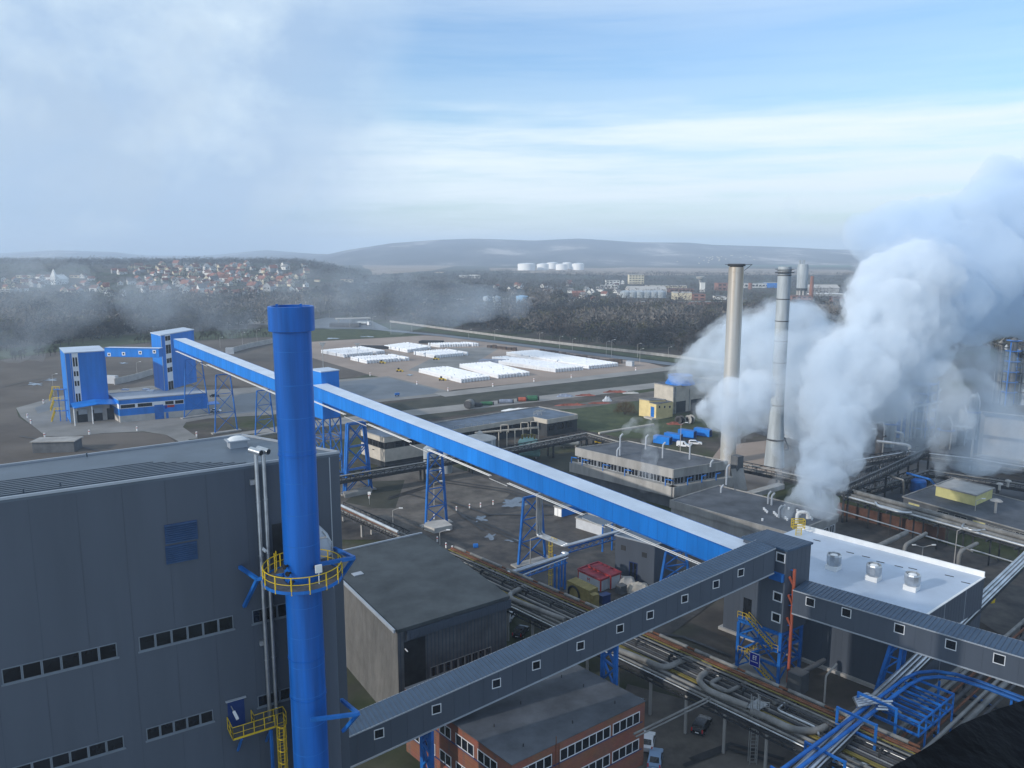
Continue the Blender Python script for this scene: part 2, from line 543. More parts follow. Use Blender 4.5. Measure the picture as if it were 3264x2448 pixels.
def build_ground():
    na, vs, fs = 170, [], []
    rr = [0.5] + [20 * (1.045 ** i) for i in range(122)]
    for r in rr:
        for j in range(na + 1):
            a = R(-62 + 124 * j / na)
            x, y = r * math.sin(a), r * math.cos(a) - 40
            vs.append((x, y, gh(x, y)))
    for i in range(len(rr) - 1):
        for j in range(na):
            k = i * (na + 1) + j
            fs.append((k, k + 1, k + na + 2, k + na + 1))
    b = MB().add(vs, fs)
    tag(b.build('ground', 'open_ground', smooth=True, org=(0, 0, 0)), kind='structure')
build_ground()

_lay = [0]


def patch(name, px, m, z=None):
    _lay[0] += 1
    z = z if z is not None else 0.02 + 0.006 * _lay[0]
    pts = [P(u, v, z) for u, v in px]
    b = MB().add(pts, [tuple(range(len(pts)))])
    return tag(b.build(name, m, org=(0, 0, 0)), kind='structure')


def strip(name, px, w, m):             # road of width w along a pixel polyline
    _lay[0] += 1
    z = 0.02 + 0.006 * _lay[0]
    pts = [P(u, v, z) for u, v in px]
    b = MB()
    L_, R_ = [], []
    for i, p in enumerate(pts):
        t = (pts[min(i + 1, len(pts) - 1)] - pts[max(i - 1, 0)]).normalized()
        n = Vector((-t.y, t.x, 0)) * w / 2
        L_.append(p + n); R_.append(p - n)
    k = len(pts)
    b.add(L_ + R_, [(i, i + 1, k + i + 1, k + i) for i in range(k - 1)])
    return tag(b.build(name, m, org=(0, 0, 0)), kind='structure')


# plant side ground, yard, aprons and roads, near to far
patch('field', [(-200, 1175), (190, 1122), (480, 1092), (860, 1075), (990, 1090), (1200, 1190), (1030, 1213), (868, 1232), (560, 1225), (190, 1262), (50, 1300), (60, 1330), (116, 1368), (145, 1392), (330, 1382), (458, 1377), (530, 1387), (569, 1416), (300, 1460), (-200, 1530)], 'field_brown')
patch('grass_verge', [(-200, 1130), (190, 1095), (480, 1065), (870, 1045), (990, 1030), (1240, 1030), (1260, 1060), (990, 1088), (860, 1073), (480, 1090), (190, 1120), (-200, 1172)], 'grass')
patch('grass_lawn', [(990, 1038), (1120, 1036), (1310, 1062), (1350, 1070), (992, 1087)], 'grass')
patch('storage_yard', [(985, 1090), (1354, 1069), (1440, 1072), (1560, 1087), (1720, 1108), (2050, 1152), (2125, 1172), (1800, 1208), (1450, 1242), (1427, 1247), (1183, 1196), (992, 1140)], 'yard_tan')
patch('yard_floor', [(1300, 1180), (1440, 1110), (1600, 1105), (1500, 1165), (1410, 1195)], 'apron')
patch('apron', [(51, 1300), (188, 1262), (480, 1230), (660, 1243), (868, 1231), (1039, 1212), (1237, 1199), (1427, 1246), (1400, 1262), (1194, 1283), (1000, 1305), (868, 1322), (661, 1334), (593, 1346), (583, 1361), (627, 1392), (640, 1410), (590, 1418), (530, 1386), (458, 1375), (337, 1380), (217, 1392), (145, 1390), (116, 1366), (67, 1328)], 'apron')
patch('apron_wet', [(700, 1268), (1000, 1225), (1232, 1203), (1400, 1243), (1380, 1255), (1190, 1275), (1000, 1296), (720, 1322)], 'asphalt_wet')
patch('apron_loop', [(110, 1300), (150, 1284), (188, 1272), (186, 1300), (150, 1310), (120, 1318)], 'asphalt_wet')
strip('road', [(1400, 1259), (1620, 1234), (1850, 1208), (2160, 1171), (2500, 1131)], 11, 'road_pale')
patch('ditch', [(900, 1330), (1190, 1290), (1430, 1264), (2160, 1180), (2300, 1165), (2300, 1200), (2080, 1222), (1700, 1268), (1300, 1316), (900, 1370)], 'grass_dark')
strip('service_road', [(560, 1425), (760, 1392), (1000, 1352), (1300, 1317), (1700, 1273), (2090, 1228), (2400, 1192)], 12, 'road_pale')
patch('grass_bank', [(600, 1400), (1000, 1365), (1330, 1326), (1640, 1292), (1640, 1303), (1330, 1340), (1000, 1384), (620, 1425)], 'grass_dark')
patch('material_yard', [(950, 1390), (1400, 1340), (1850, 1285), (2120, 1240), (2250, 1245), (2050, 1290), (1790, 1305), (1640, 1330), (1300, 1370), (960, 1420)], 'mud_pale')
patch('lawn', [(1790, 1308), (2040, 1276), (2080, 1300), (2100, 1330), (1990, 1365), (1840, 1365)], 'grass')
patch('lawn_strip', [(1840, 1368), (2110, 1335), (2200, 1370), (2080, 1400), (1990, 1395)], 'grass')
patch('mud_field', [(1090, 1560), (1500, 1500), (1900, 1560), (2140, 1660), (2300, 1900), (2100, 2050), (1700, 1900), (1360, 1720), (1085, 1720)], 'mud')
patch('dirt_lane', [(1085, 1545), (1400, 1470), (1640, 1560), (1600, 1600), (1440, 1640), (1350, 1700), (1085, 1640)], 'mud_pale')
patch('grass_patch', [(1180, 1535), (1290, 1530), (1260, 1620), (1190, 1620), (1100, 1600)], 'grass_dark')
patch('grass_patch_far', [(1640, 1470), (1820, 1440), (1850, 1520), (1720, 1500)], 'grass_dark')
patch('parking_ground', [(1900, 2448), (2000, 2180), (2300, 2260), (2620, 2400), (2700, 2700), (1850, 2700)], 'mud_pale')
patch('works_yard', [(2300, 1420), (2480, 1400), (2500, 1560), (2350, 1590), (2240, 1500)], 'yard_tan')
patch('pipe_yard', [(2560, 1600), (3400, 1850), (3400, 2160), (3000, 1900), (2600, 1700)], 'mud')
patch('clay_ground', [(2700, 2260), (3000, 2120), (3300, 2230), (3300, 2500), (2700, 2500)], 'mud_pale')
patch('plant_floor', [(2300, 1340), (3500, 1340), (3600, 1700), (2600, 1570), (2520, 1420)], 'asphalt')
for i, q in enumerate([[(1540, 1708), (1570, 1700), (1592, 1706), (1580, 1718), (1550, 1722)], [(1608, 1722), (1650, 1714), (1655, 1722), (1620, 1730)], [(1590, 1610), (1660, 1590), (1700, 1588), (1640, 1610), (1600, 1625)],
                       [(1500, 1655), (1550, 1642), (1560, 1655), (1520, 1665)], [(200, 1120), (235, 1112), (245, 1117), (210, 1124)], [(375, 1156), (405, 1154), (412, 1159), (378, 1161)], [(70, 1225), (120, 1218), (160, 1222), (110, 1232)],
                       [(130, 1210), (190, 1203), (190, 1210), (140, 1216)], [(1020, 1081), (1050, 1076), (1080, 1075), (1075, 1080)], [(1140, 1074), (1185, 1070), (1180, 1075)], [(1290, 1196), (1305, 1191), (1318, 1195), (1305, 1199)]]):
    cu, cv = sum(a for a, _ in q) / len(q), sum(b for _, b in q) / len(q)
    ru, rv = max(abs(a - cu) for a, _ in q), max(abs(b - cv) for _, b in q)
    patch('puddle', [(cu + ru * math.cos(t) * k, cv + rv * math.sin(t) * k) for t, k in ((t, .62 + .75 * noise.noise(Vector((math.cos(t) * 1.6 + i * 7, math.sin(t) * 1.6, i)))) for t in np.linspace(0, 6.283, 34)[:-1])], 'water')
mat('track_wet', (0.022, 0.021, 0.022), 0.5, var=.5, scale=.5)
for q in ([(1240, 1585), (1420, 1530), (1620, 1560), (1780, 1610)], [(1235, 1592), (1415, 1537), (1615, 1567), (1772, 1618)], [(1480, 1640), (1600, 1690), (1740, 1760)], [(1470, 1645), (1590, 1697), (1730, 1768)], [(1440, 1600), (1560, 1640), (1760, 1640)], [(1290, 1570), (1430, 1610), (1540, 1690)], [(2040, 2010), (2180, 2030), (2330, 2090)], [(2200, 2420), (2330, 2370), (2500, 2420)], [(2180, 2440), (2320, 2386), (2490, 2436)], [(330, 1440), (200, 1410), (60, 1390)], [(-20, 1240), (60, 1220), (200, 1190), (500, 1180)], [(500, 1188), (200, 1198), (60, 1230)]):
    strip('tyre_track', q, .7, 'track_wet')
# the public road with its verges
strip('highway', [(985, 1030), (1120, 1041), (1290, 1058), (1420, 1070), (1560, 1087), (1800, 1117), (2160, 1163), (2400, 1195)], 10, 'asphalt_wet')
patch('roadside_grass', [(1250, 1031), (1450, 1058), (1671, 1086), (2150, 1143), (2400, 1172), (2400, 1188), (2160, 1156), (1800, 1110), (1560, 1081), (1420, 1064), (1290, 1050)], 'grass')
patch('station_forecourt', [(985, 1022), (1040, 1012), (1180, 1020), (1240, 1048), (1180, 1050), (985, 1046)], 'asphalt_wet')
strip('far_road', [(820, 1032), (560, 1038), (330, 1046)], 9, 'road_pale')
strip('track', [(2000, 985), (2200, 1015), (2350, 1035), (2450, 1050)], 9, 'road_pale')
strip('town_street', [(742, 948), (775, 905), (790, 868)], 10, 'asphalt')
for q in ([(1040, 862), (1130, 838), (1300, 836), (1460, 846), (1380, 862), (1200, 876)], [(2480, 812), (2560, 806), (2750, 812), (2700, 824)]):
    patch('tan_field', q, 'field_tan', 0.5)
patch('green_field', [(2150, 840), (2330, 832), (2700, 836), (2720, 852), (2300, 848)], 'field_green', 0.6)
patch('brown_field', [(1600, 868), (2000, 852), (2700, 860), (2760, 876), (2000, 878)], 'field_tan', 0.55)


def hill_mat():
    m = bpy.data.materials.new('hill_cover'); m.use_nodes = True
    t = m.node_tree; b = t.nodes['Principled BSDF']; L = t.links.new
    tc = N(t, 'ShaderNodeTexCoord')
    mp = N(t, 'ShaderNodeMapping'); mp.inputs['Scale'].default_value = (1.0, 0.45, 2.2); L(tc.outputs['Object'], mp.inputs[0])
    n = N(t, 'ShaderNodeTexNoise', i_Scale=0.0022, i_Detail=8, i_Roughness=0.62); L(mp.outputs[0], n.inputs['Vector'])
    r = N(t, 'ShaderNodeValToRGB'); e = r.color_ramp.elements
    e[0].position, e[0].color = 0.42, (0.060, 0.056, 0.060, 1); e[1].position, e[1].color = 0.66, (0.46, 0.40, 0.36, 1)
    x = e.new(0.55); x.color = (0.125, 0.112, 0.108, 1)
    L(n.outputs['Fac'], r.inputs[0]); L(r.outputs[0], b.inputs['Base Color'])
    b.inputs['Roughness'].default_value = 1; b.inputs['Specular IOR Level'].default_value = 0.05
    M['hill_cover'] = m
hill_mat()
PROF = [(-900, 812), (-400, 812), (0, 808), (74, 804), (199, 797), (384, 803), (472, 814), (664, 815), (782, 804), (860, 797), (1011, 809), (1055, 810), (1107, 798), (1254, 775), (1402, 764), (1512, 760), (1632, 764), (1706, 767), (1846, 760), (2023, 772), (2185, 773), (2259, 780), (2480, 787), (2643, 795), (2900, 800), (3300, 806), (3800, 808), (4400, 812)]


def build_hills():
    us = list(range(-900, 4300, 16)); vs, fs = [], []
    K = 34
    for i, u in enumerate(us):
        row = np.interp(u, [p[0] for p in PROF], [p[1] for p in PROF])
        yt = 6600 + 3200 * (1 - sm(850, 1080, u))
        y0 = 3800
        zt = Q(u, row, yt).z
        for k in range(K):
            f = k / (K - 8)
            y = y0 + (yt - y0) * f
            x = (u - CX) / F * math.hypot(y, 40)
            g = sm(0, 1, f) if f <= 1 else 1 - 0.5 * sm(1, 1.4, f)
            z = -3 + (zt + 3) * (0.35 * min(f, 1) + 0.65 * g) if f <= 1 else zt - (f - 1) * 180
            nz = noise.fractal(Vector((x * 0.0016, y * 0.0010, 3.0)), 0.9, 2.1, 5)
            z += nz * 26 * math.sin(math.pi * min(f, 1)) * sm(0.05, 0.3, f)
            vs.append((x, y, z))
    for i in range(len(us) - 1):
        for k in range(K - 1):
            a = i * K + k
            fs.append((a, a + 1, a + K + 1, a + K))
    tag(MB().add(vs, fs).build('hills', 'hill_cover', smooth=True, org=(0, 0, 0)), kind='structure')
build_hills()
# ================================================================== FOREGROUND
# ---- grey boiler shed on the left
mat('louvre_blue', (0.035, 0.075, 0.155), .5, var=.15)


def boiler_shed():
    zr = 48.0
    A, B = P(0, 1593, zr), P(1080, 1443, zr)
    Cc, Dd = P(770, 1388, zr), P(0, 1487, zr)
    d = (A - B).normalized()
    A2 = A + d * 14
    D2 = Dd + (Dd - Cc).normalized() * 14
    b = thing('boiler_shed', 'big grey clad boiler shed with long window strips, filling the lower left', 'building', (B.x - 12, B.y - 4, 0))
    mb = MB().prism([A2, B, Cc, D2], 0, zr - 0.25)
    w = Wall(A2, B)
    for t in np.arange(0.6, w.L, 3.0): w.panel(mb, t, t + 0.035, 0, zr - 0.3, 0.0, 0.012, 1)
    w.panel(mb, w.L - 0.9, w.L - 0.82, 0, zr - 0.3, 0, 0.02, 2)
    mb.build('wall', ['grey_cladding', 'grey_seam', 'light_trim'], b)
    rf = MB().prism([A2, B, Cc, D2], zr - 0.25, zr)
    ax = (B - A2).normalized()
    for k in range(9):                                   # folded ribs on the left of the roof
        o = A2 + (D2 - A2) * (0.10 + 0.055 * k)
        rf.beam(o + Vector((0, 0, 0.05)), o + ax * (31 - 0.8 * k), 0.28, 0.10, 1)
    for k in range(26):
        p = A2.lerp(B, random.random()).lerp(D2.lerp(Cc, random.random()), random.random())
        if k < 9: rf.tube([p, p + Vector((0, 0, 0.35))], 0.06, 6, 1)
    rfo = rf.build('roof', ['grey_roof', 'grey_roof_rib'], b)
    tr = MB()
    for p, q in ((A2, B), (B, Cc), (Cc, D2)):
        tr.beam(p + Vector((0, 0, 0.06)), q + Vector((0, 0, 0.06)), 0.22, 0.18)
    tr.build('roof_edge', 'light_trim', b)
    # skylight
    s = P(757, 1424, zr); e1, e2 = ax, Vector((-ax.y, ax.x, 0))
    k = MB().box(s + Vector((0, 0, .3)), e1 * .75, e2 * 0.6, (0, 0, .3))
    k.box(s + Vector((0, 0, .64)), e1 * .95, e2 * 0.75, (0, 0, .05))
    sk = k.build('skylight', 'light_trim', b)
    dm = MB(); vs = []
    for i in range(7):
        for j in range(7):
            x, y = -1 + i / 3, -1 + j / 3
            vs.append(s + e1 * x * .75 + e2 * y * 0.6 + Vector((0, 0, 0.7 + 0.3 * math.sqrt(max(0, (1 - x * x) * (1 - y * y))))))
    dm.add(vs, [(i * 7 + j, i * 7 + j + 1, i * 7 + j + 8, i * 7 + j + 7) for i in range(6) for j in range(6)])
    dm.build('dome', 'white_paint', sk, smooth=True)
    def strip_(px0, px1, z0, z1, n, left=None):
        t0 = w.uv(*px0)[0] if left is None else left
        t1 = w.uv(*px1)[0]
        for i in range(n):
            a, c = t0 + (t1 - t0) * i / n, t0 + (t1 - t0) * (i + 1) / n
            w.window(b, a, c - 0.02, z0, z1, 0.07, 1, ('frame_grey', 'glass_dark'), 'window', 0.05)
        sl = MB(); w.panel(sl, t0 - 0.1, t1 + 0.1, z0 - 0.12, z0 - 0.002, 0.001, 0.1); sl.build('sill', 'frame_grey', b)
    z11, z10 = (w.uv(442, 2032)[1] + w.uv(743, 1959)[1]) / 2, (w.uv(445, 2078)[1] + w.uv(745, 2002)[1]) / 2
    z21, z20 = (w.uv(467, 2323)[1] + w.uv(680, 2260)[1]) / 2, (w.uv(467, 2363)[1] + w.uv(680, 2296)[1]) / 2
    strip_((7, 2165), (374, 2073), z10, z11, 6)
    strip_((443, 2055), (744, 1980), z10, z11, 6)
    strip_((804, 1960), (960, 1925), z10, z11, 4)
    strip_((7, 2480), (396, 2367), z20, z21, 6, left=w.uv(7, 2165)[0])
    strip_((467, 2343), (680, 2278), z20, z21, 5)
    strip_((821, 2231), (960, 2195), z20, z21, 4)
    for (ul, vt, vb) in ((523, 1674, 1736), (526, 1742, 1800)):        # two blue louvre panels
        (t0, z1), (_, z0) = w.uv(ul, vt), w.uv(ul, vb)
        t1 = w.uv(627, vt - 15)[0]
        f = MB(); w.panel(f, t0, t1, z0, z1, 0.01, 0.05, 1)
        nS = 9
        for i in range(nS):
            z = z0 + (z1 - z0) * (i + 0.5) / nS
            c = w.pt((t0 + t1) / 2, z, 0.10)
            f.box(c, (w.d.x * (t1 - t0) / 2, w.d.y * (t1 - t0) / 2, 0), (w.n.x * .05, w.n.y * .05, -0.045), (0, 0, .012), 0)
        f.build('louvre', ['louvre_blue', 'blue_dark'], b)
    (t0, z1), (_, z0) = w.uv(724, 2237), w.uv(729, 2322)
    t1 = w.uv(777, 2222)[0]
    dr = MB(); w.panel(dr, t0, t1, z0, z1, 0.01, 0.05)
    dro = dr.build('door', 'blue_dark', b)
    hd = MB(); w.panel(hd, t0 - 0.15, t1 + 0.15, z1 + 0.02, z1 + 0.1, 0.01, 0.25); hd.build('door_hood', 'light_trim', dro)
    o = MB(); (ta, za), (_, zb) = w.uv(866, 1672), w.uv(868, 1795)
    w.panel(o, ta, ta + 2.6, zb, za, 0.005, 0.02); o.build('dark_opening', 'black_band', b)
    for (u0, v0, u1, v1) in ((736, 2250, 761, 2281), (826, 1738, 846, 1756)):
        p = w.pt(*w.uv(u0, v0), 0.02); t, z = w.uv(u1, v1)
        q = w.pt(w.uv(u0, v0)[0] + 0.25, z + 0.35, 1.1)
        l = MB().beam(p, p.lerp(q, .5), .06, .06, 1).beam(p.lerp(q, .4), q, .2, .14, 0)
        l.build('wall_lamp', ['white_paint', 'steel'], b)
    for (u, v) in ((805, 1535), (836, 2046)):
        f = MB(); t, z = w.uv(u, v); w.panel(f, t - .25, t + .25, z - .2, z + .2, 0.01, 0.3); f.build('junction_box', 'steel', b)
    return b, w, zr, (z0, t0, t1)


SHED, SW, SZ, SDOOR = boiler_shed()


def exhaust_pipes():
    for i, (pts, lab) in enumerate(([((818, 1483), (825, 1723), (836, 1906), (847, 2076), (860, 2300)), 'left one of two thin steel exhaust pipes on the grey shed wall'],
                                    [((842, 1481), (849, 1769), (859, 1906), (867, 2076), (881, 2290)), 'thin steel exhaust pipe nearer the blue chimney, second of the pair'])):
        off = 0.55
        t_top = SW.uv(*pts[0], off)[0]; t_bot = SW.uv(*pts[-1], off)[0]
        tm = (t_top + t_bot) / 2
        z0 = SW.uv(*pts[-1], off)[1]
        b0 = SW.pt(tm, z0, off)
        e = thing('exhaust_pipe', lab, 'pipe', b0, 'pair of steel exhaust pipes')
        top = SZ + 1.1
        p = MB().tube([b0, SW.pt(tm, top, off)], 0.17, 12)
        for z in np.arange(z0 + 1, top - 0.5, 4.6): p.lathe((SW.pt(tm, 0, off).x, SW.pt(tm, 0, off).y), [(0.19, z), (0.20, z + .05), (0.19, z + .1)], 12)
        p.build('flue', 'galvanised', e, smooth=True)
        hd = MB(); c = SW.pt(tm, top + .12, off)
        q = c + Vector((SW.n.x, SW.n.y, -0.12)) * 0.55 + Vector((SW.d.x, SW.d.y, 0)) * .3
        r_ = c - (q - c) * 0.9
        hd.tube([r_, q], 0.26, 14, 0, True); hd.tube([q, q + (q - c) * 0.02], 0.20, 14, 1)
        hd.build('cowl', ['galvanised', 'black_band'], e, smooth=True)
        br = MB()
        for z in np.arange(z0 + 3, SZ, 9.2): br.beam(SW.pt(tm, z, 0.0), SW.pt(tm, z, off), .08, .08)
        br.build('bracket', 'steel', e)
exhaust_pipes()


def blue_chimney():
    c = D(973, 2000, 62.0); c = Vector((c.x, c.y, 0))
    st = thing('blue_chimney', 'tall round glossy blue chimney with wider collar on top, nearest the camera', 'chimney', c)
    zt = hz(975, c); zc = hz(1055, c)
    r = 1.37
    m = MB().lathe(c, [(r * 1.02, 0), (r * 1.02, 20), (r, 20.1), (r, zt - .6)], 48)
    m.build('shaft', 'blue_stack', st, smooth=True)
    k = MB().lathe(c, [(r * .98, zc), (r * 1.2, zc + .05), (r * 1.2, zt - .05), (r * 1.17, zt), (r * 1.02, zt), (r * 1.0, zt - .3), (.2, zt - .35)], 48)
    for a in (R(-40), R(-125)): k.abox(c.x + r * .9 * math.cos(a), c.y + r * .9 * math.sin(a), zt - .1, .16, .16, .3)
    k.build('collar', 'blue_stack', st, smooth=True)
    for v in (1437, 2080, 2203):
        z = hz(v + 6, c)
        MB().lathe(c, [(r * 1.0, z - .06), (r * 1.035, z - .05), (r * 1.035, z + .05), (r * 1.0, z + .06)], 48).build('seam_ring', 'blue_stack', st, smooth=True)
    wr_ = MB()
    for z in np.arange(4.0, zc - 1, 2.45): wr_.lathe(c, [(r * .995, z - .03), (r * 1.006, z - .015), (r * 1.006, z + .015), (r * .995, z + .03)], 48)
    wr_.build('weld_seam', 'blue_steel', st, smooth=True)
    # platform
    zp = hz(1840, c)
    Rp = 2.95
    pl = MB(); n = 48
    for i in range(n):
        a0, a1 = 2 * math.pi * i / n, 2 * math.pi * (i + 1) / n
        q = [(c.x + rr * math.cos(a), c.y + rr * math.sin(a)) for rr, a in ((r * 1.03, a0), (Rp, a0), (Rp, a1), (r * 1.03, a1))]
        pl.prism(q, zp - .05, zp)
    po = pl.build('platform', 'deck', st)
    MB().ring((c.x, c.y), Rp, zp - .02, .06, .24, 48).build('rim', 'blue_steel', po)
    rl = MB()
    for h, w_ in ((1.15, .04), (.6, .03)): rl.ring((c.x, c.y), Rp - .02, zp + h, w_, None, 48)
    for i in range(14):
        a = 2 * math.pi * i / 14 + 0.2
        x, y = c.x + Rp * math.cos(a), c.y + Rp * math.sin(a)
        rl.beam((x, y, zp - .2), (x, y, zp + 1.15), .09, .06)
    rl.build('railing', 'yellow_paint', po, smooth=True)
    ld = MB(); a = R(155)
    x, y = c.x + (Rp - .3) * math.cos(a), c.y + (Rp - .3) * math.sin(a)
    for s in (-.22, .22): ld.beam((x, y + s, zp - 1.5), (x, y + s, zp + 1.6), .07, .05)
    for i in range(9): ld.beam((x, y - .22, zp - 1.2 + i * .3), (x, y + .22, zp - 1.2 + i * .3), .03, .03)
    ld.build('ladder', 'yellow_paint', po)
    bx = MB().abox(c.x + 1.55, c.y - 1.25, zp + .9, .5, .16, .6, 0, R(30)); bx.tube([(c.x + 1.55, c.y - 1.25, zp), (c.x + 1.55, c.y - 1.25, zp + .9)], .04, 6)
    bx.build('instrument_box', 'white_paint', po)
    pr = MB()
    for a, z in ((R(-125), zp + 1.4), (R(-115), zp + .9), (R(-35), zp + 1.2), (R(-105), zp + .25)):
        d = Vector((math.cos(a), math.sin(a), 0)); q = Vector((c.x, c.y, z)) + d * r
        pr.tube([q, q + d * .35], .1, 8); pr.tube([q + d * .3, q + d * .38], .2, 10)
    pr.build('flange', 'black_rubber', st, smooth=True)
    # tie frames to the shed
    def frame(apex, ends, dep):
        f = MB(); A_ = D(*apex, dep)
        for e in ends:
            q = SW.pt(*SW.uv(*e[:2], 0), 0.05) if len(e) == 2 else D(*e)
            f.beam(A_, q, .26, .26)
        f.build('tie_frame', 'blue_steel', st)
    frame((1128, 1778), ((1066, 1748, 66.5), (1074, 1858, 64), (1010, 1800, 60.8)), 62)
    frame((821, 1846), ((764, 1807), (778, 1932), (905, 1832, 61.5)), 63)
    frame((1142, 2275), ((1089, 2231, 66), (1094, 2330, 64), (990, 2295, 61)), 62)
    return c
CHIM = blue_chimney()


def silo():
    c = D(992, 1900, 66.5); c = Vector((c.x, c.y, 0))
    s = thing('grey_silo', 'grey round steel flue vessel with domed top standing behind the blue chimney', 'silo', c)
    r = 1.95
    zt = hz(1760, c)
    MB().lathe(c, [(r, 0), (r, zt)], 40).build('shell', 'grey_cladding', s, smooth=True)
    MB().lathe(c, [(r * 1.01, zt), (r * .98, zt + .5), (r * .8, zt + 1.4), (r * .5, zt + 2.1), (r * .15, zt + 2.4), (.02, zt + 2.42)], 40).build('dome', 'light_trim', s, smooth=True)
    p = MB().tube([(c.x + 1.0, c.y - .9, zt + 1.5), (c.x + 1.9, c.y - 1.6, zt + 1.9)], .08, 8)
    p.tube([(c.x + r, c.y - .3, zt - 3), (c.x + r, c.y - .3, zt + 1), (c.x + 1.2, c.y - .2, zt + 1.9)], .05, 6)
    p.build('vent_pipe', 'steel', s)
silo()


def access_platform():
    zd, t0, t1 = SDOOR
    tr = SW.uv(905, 2350, 0.9)[0]
    pt = lambda t, o, z=zd: SW.pt(t, z, o)
    a = thing('access_platform', 'yellow railed landing with caged ladder outside the blue shed door', 'platform', pt(t0, 1.0))
    d = MB(); SW.panel(d, t0 - .1, tr, zd - .08, zd, .06, 1.9); d.build('deck', 'deck', a)
    rl = MB()
    railing(rl, [pt(t0 - .1, .1), pt(t0 - .1, 1.9), pt(tr - .95, 1.9)], 1.1, .035, .9)
    railing(rl, [pt(t1 + .5, .1), pt(t1 + .5, 1.0), pt(tr, 1.0), pt(tr, 1.9)], 1.1, .035, .7)
    for p, q in ((pt(t0 - .1, .1), pt(t0 - .1, 1.9)), (pt(t0 - .1, 1.9), pt(tr - .95, 1.9)), (pt(tr, 1.0), pt(tr, 1.9))):
        rl.beam(p + Vector((0, 0, .05)), q + Vector((0, 0, .05)), .03, .16)
    rl.build('railing', 'yellow_paint', a)
    l = MB(); c0 = tr - .5
    for s in (-.28, .28): l.beam(pt(c0 + s, 2.0, zd - 9), pt(c0 + s, 2.0, zd + 1.1), .07, .05)
    for i in range(32): l.beam(pt(c0 - .28, 2.0, zd - 9 + i * .3), pt(c0 + .28, 2.0, zd - 9 + i * .3), .03, .03)
    lo = l.build('ladder', 'yellow_paint', a)
    g = MB()
    def hoop(z): return [pt(c0 + .38 * math.cos(x), 2.05 + .62 * math.sin(x), z) for x in np.linspace(0, math.pi, 9)]
    zs = [zd - 8.6 + i * 1.1 for i in range(9)]
    for z in zs: g.tube(hoop(z), .035, 5)
    for k in (0, 2, 4, 6, 8): g.tube([hoop(zs[0])[k], hoop(zs[-1])[k]], .028, 5)
    g.build('cage', 'yellow_paint', lo)
    s = MB()
    for t in (t0 + .6, tr - 1.3):
        s.beam(pt(t, 1.8, zd - .15), pt(t, .06, zd - 2.2), .16, .16); s.beam(pt(t, 1.85, zd - .15), pt(t, .06, zd - .15), .16, .16)
    s.beam(pt(tr - 1.3, 1.85, zd - 9), pt(tr - 1.3, 1.85, zd - .2), .2, .2)
    s.build('support', 'blue_steel', a)
access_platform()


# ---- dark roofed shed behind the chimney
def roofed_shed():
    z = 15.0
    a, b, c, d = P(1267, 2003, z), P(1615, 1897, z), P(1345, 1700, z), P(1024, 1772, z)
    t = thing('dark_roof_shed', 'old profiled metal shed with broad dark flat roof behind the blue chimney', 'building', (a.x + 5, a.y + 8, 0))
    m = MB().prism([a, b, c, d], 0, z - .5)
    w1 = Wall(d, a); w2 = Wall(a, b)
    for w in (w1, w2):
        for x in np.arange(.3, w.L, .6): w.panel(m, x, x + .12, 0, z - .6, 0, .03, 1)
    m.build('wall', ['concrete_dark', 'grey_seam'], t)
    k = MB(); w1.panel(k, 0, w1.L, 0, z - .62, .032, .05, 0)
    for x in np.arange(.2, w1.L, .5): w1.panel(k, x, x + .1, 0, z - .62, .05, .075, 1)
    k.build('side_sheeting', ['sheeting_sunlit', 'pipe_grey'], t)  # sunlight put into the colour: left wall lighter and warmer than the front
    r = MB().prism([p + (p - (a + c) / 2).normalized() * .5 for p in (a, b, c, d)], z - .5, z)
    r.abox(*P(1140, 1830, z)[:2], z, 1.6, 1.2, .12, 1, .6)
    r.build('roof', ['bitumen_green', 'light_trim'], t)
    e = MB()
    w1.panel(e, 0, w1.L + .4, z - .35, z + .12, .5, .75); e.beam(c + Vector((0, 0, .1)), d + Vector((0, 0, .1)), .3, .25)
    e.build('roof_edge', 'light_trim', t)
    f = MB(); w2.panel(f, 1.2, w2.L + .5, z - 1.9, z - .62, .3, .45)
    for x in np.arange(1.3, w2.L + .4, .4): w2.panel(f, x, x + .1, z - 1.9, z - .62, .45, .5)
    f.build('fascia', 'grey_cladding', t)
    o = MB(); w2.panel(o, .9, 4.2, 1, z - 2.3, .035, .06); o.build('dark_doorway', 'black_rubber', t)
    x0, zz = w2.uv(1372, 2140)
    for i in range(9):
        x = x0 + i * 1.15
        if x + 1 < w2.L: w2.window(t, x, x + 1.05, zz - .9, zz + .6, .08, 1, ('concrete', 'glass_dark'), 'window', .08)
    lm = MB(); q = w2.pt(1.0, z - 3.2, .1); lm.beam(q, q + Vector((w2.n.x, w2.n.y, -.1)) * .8, .12, .1); lm.build('wall_lamp', 'white_paint', t)
roofed_shed()


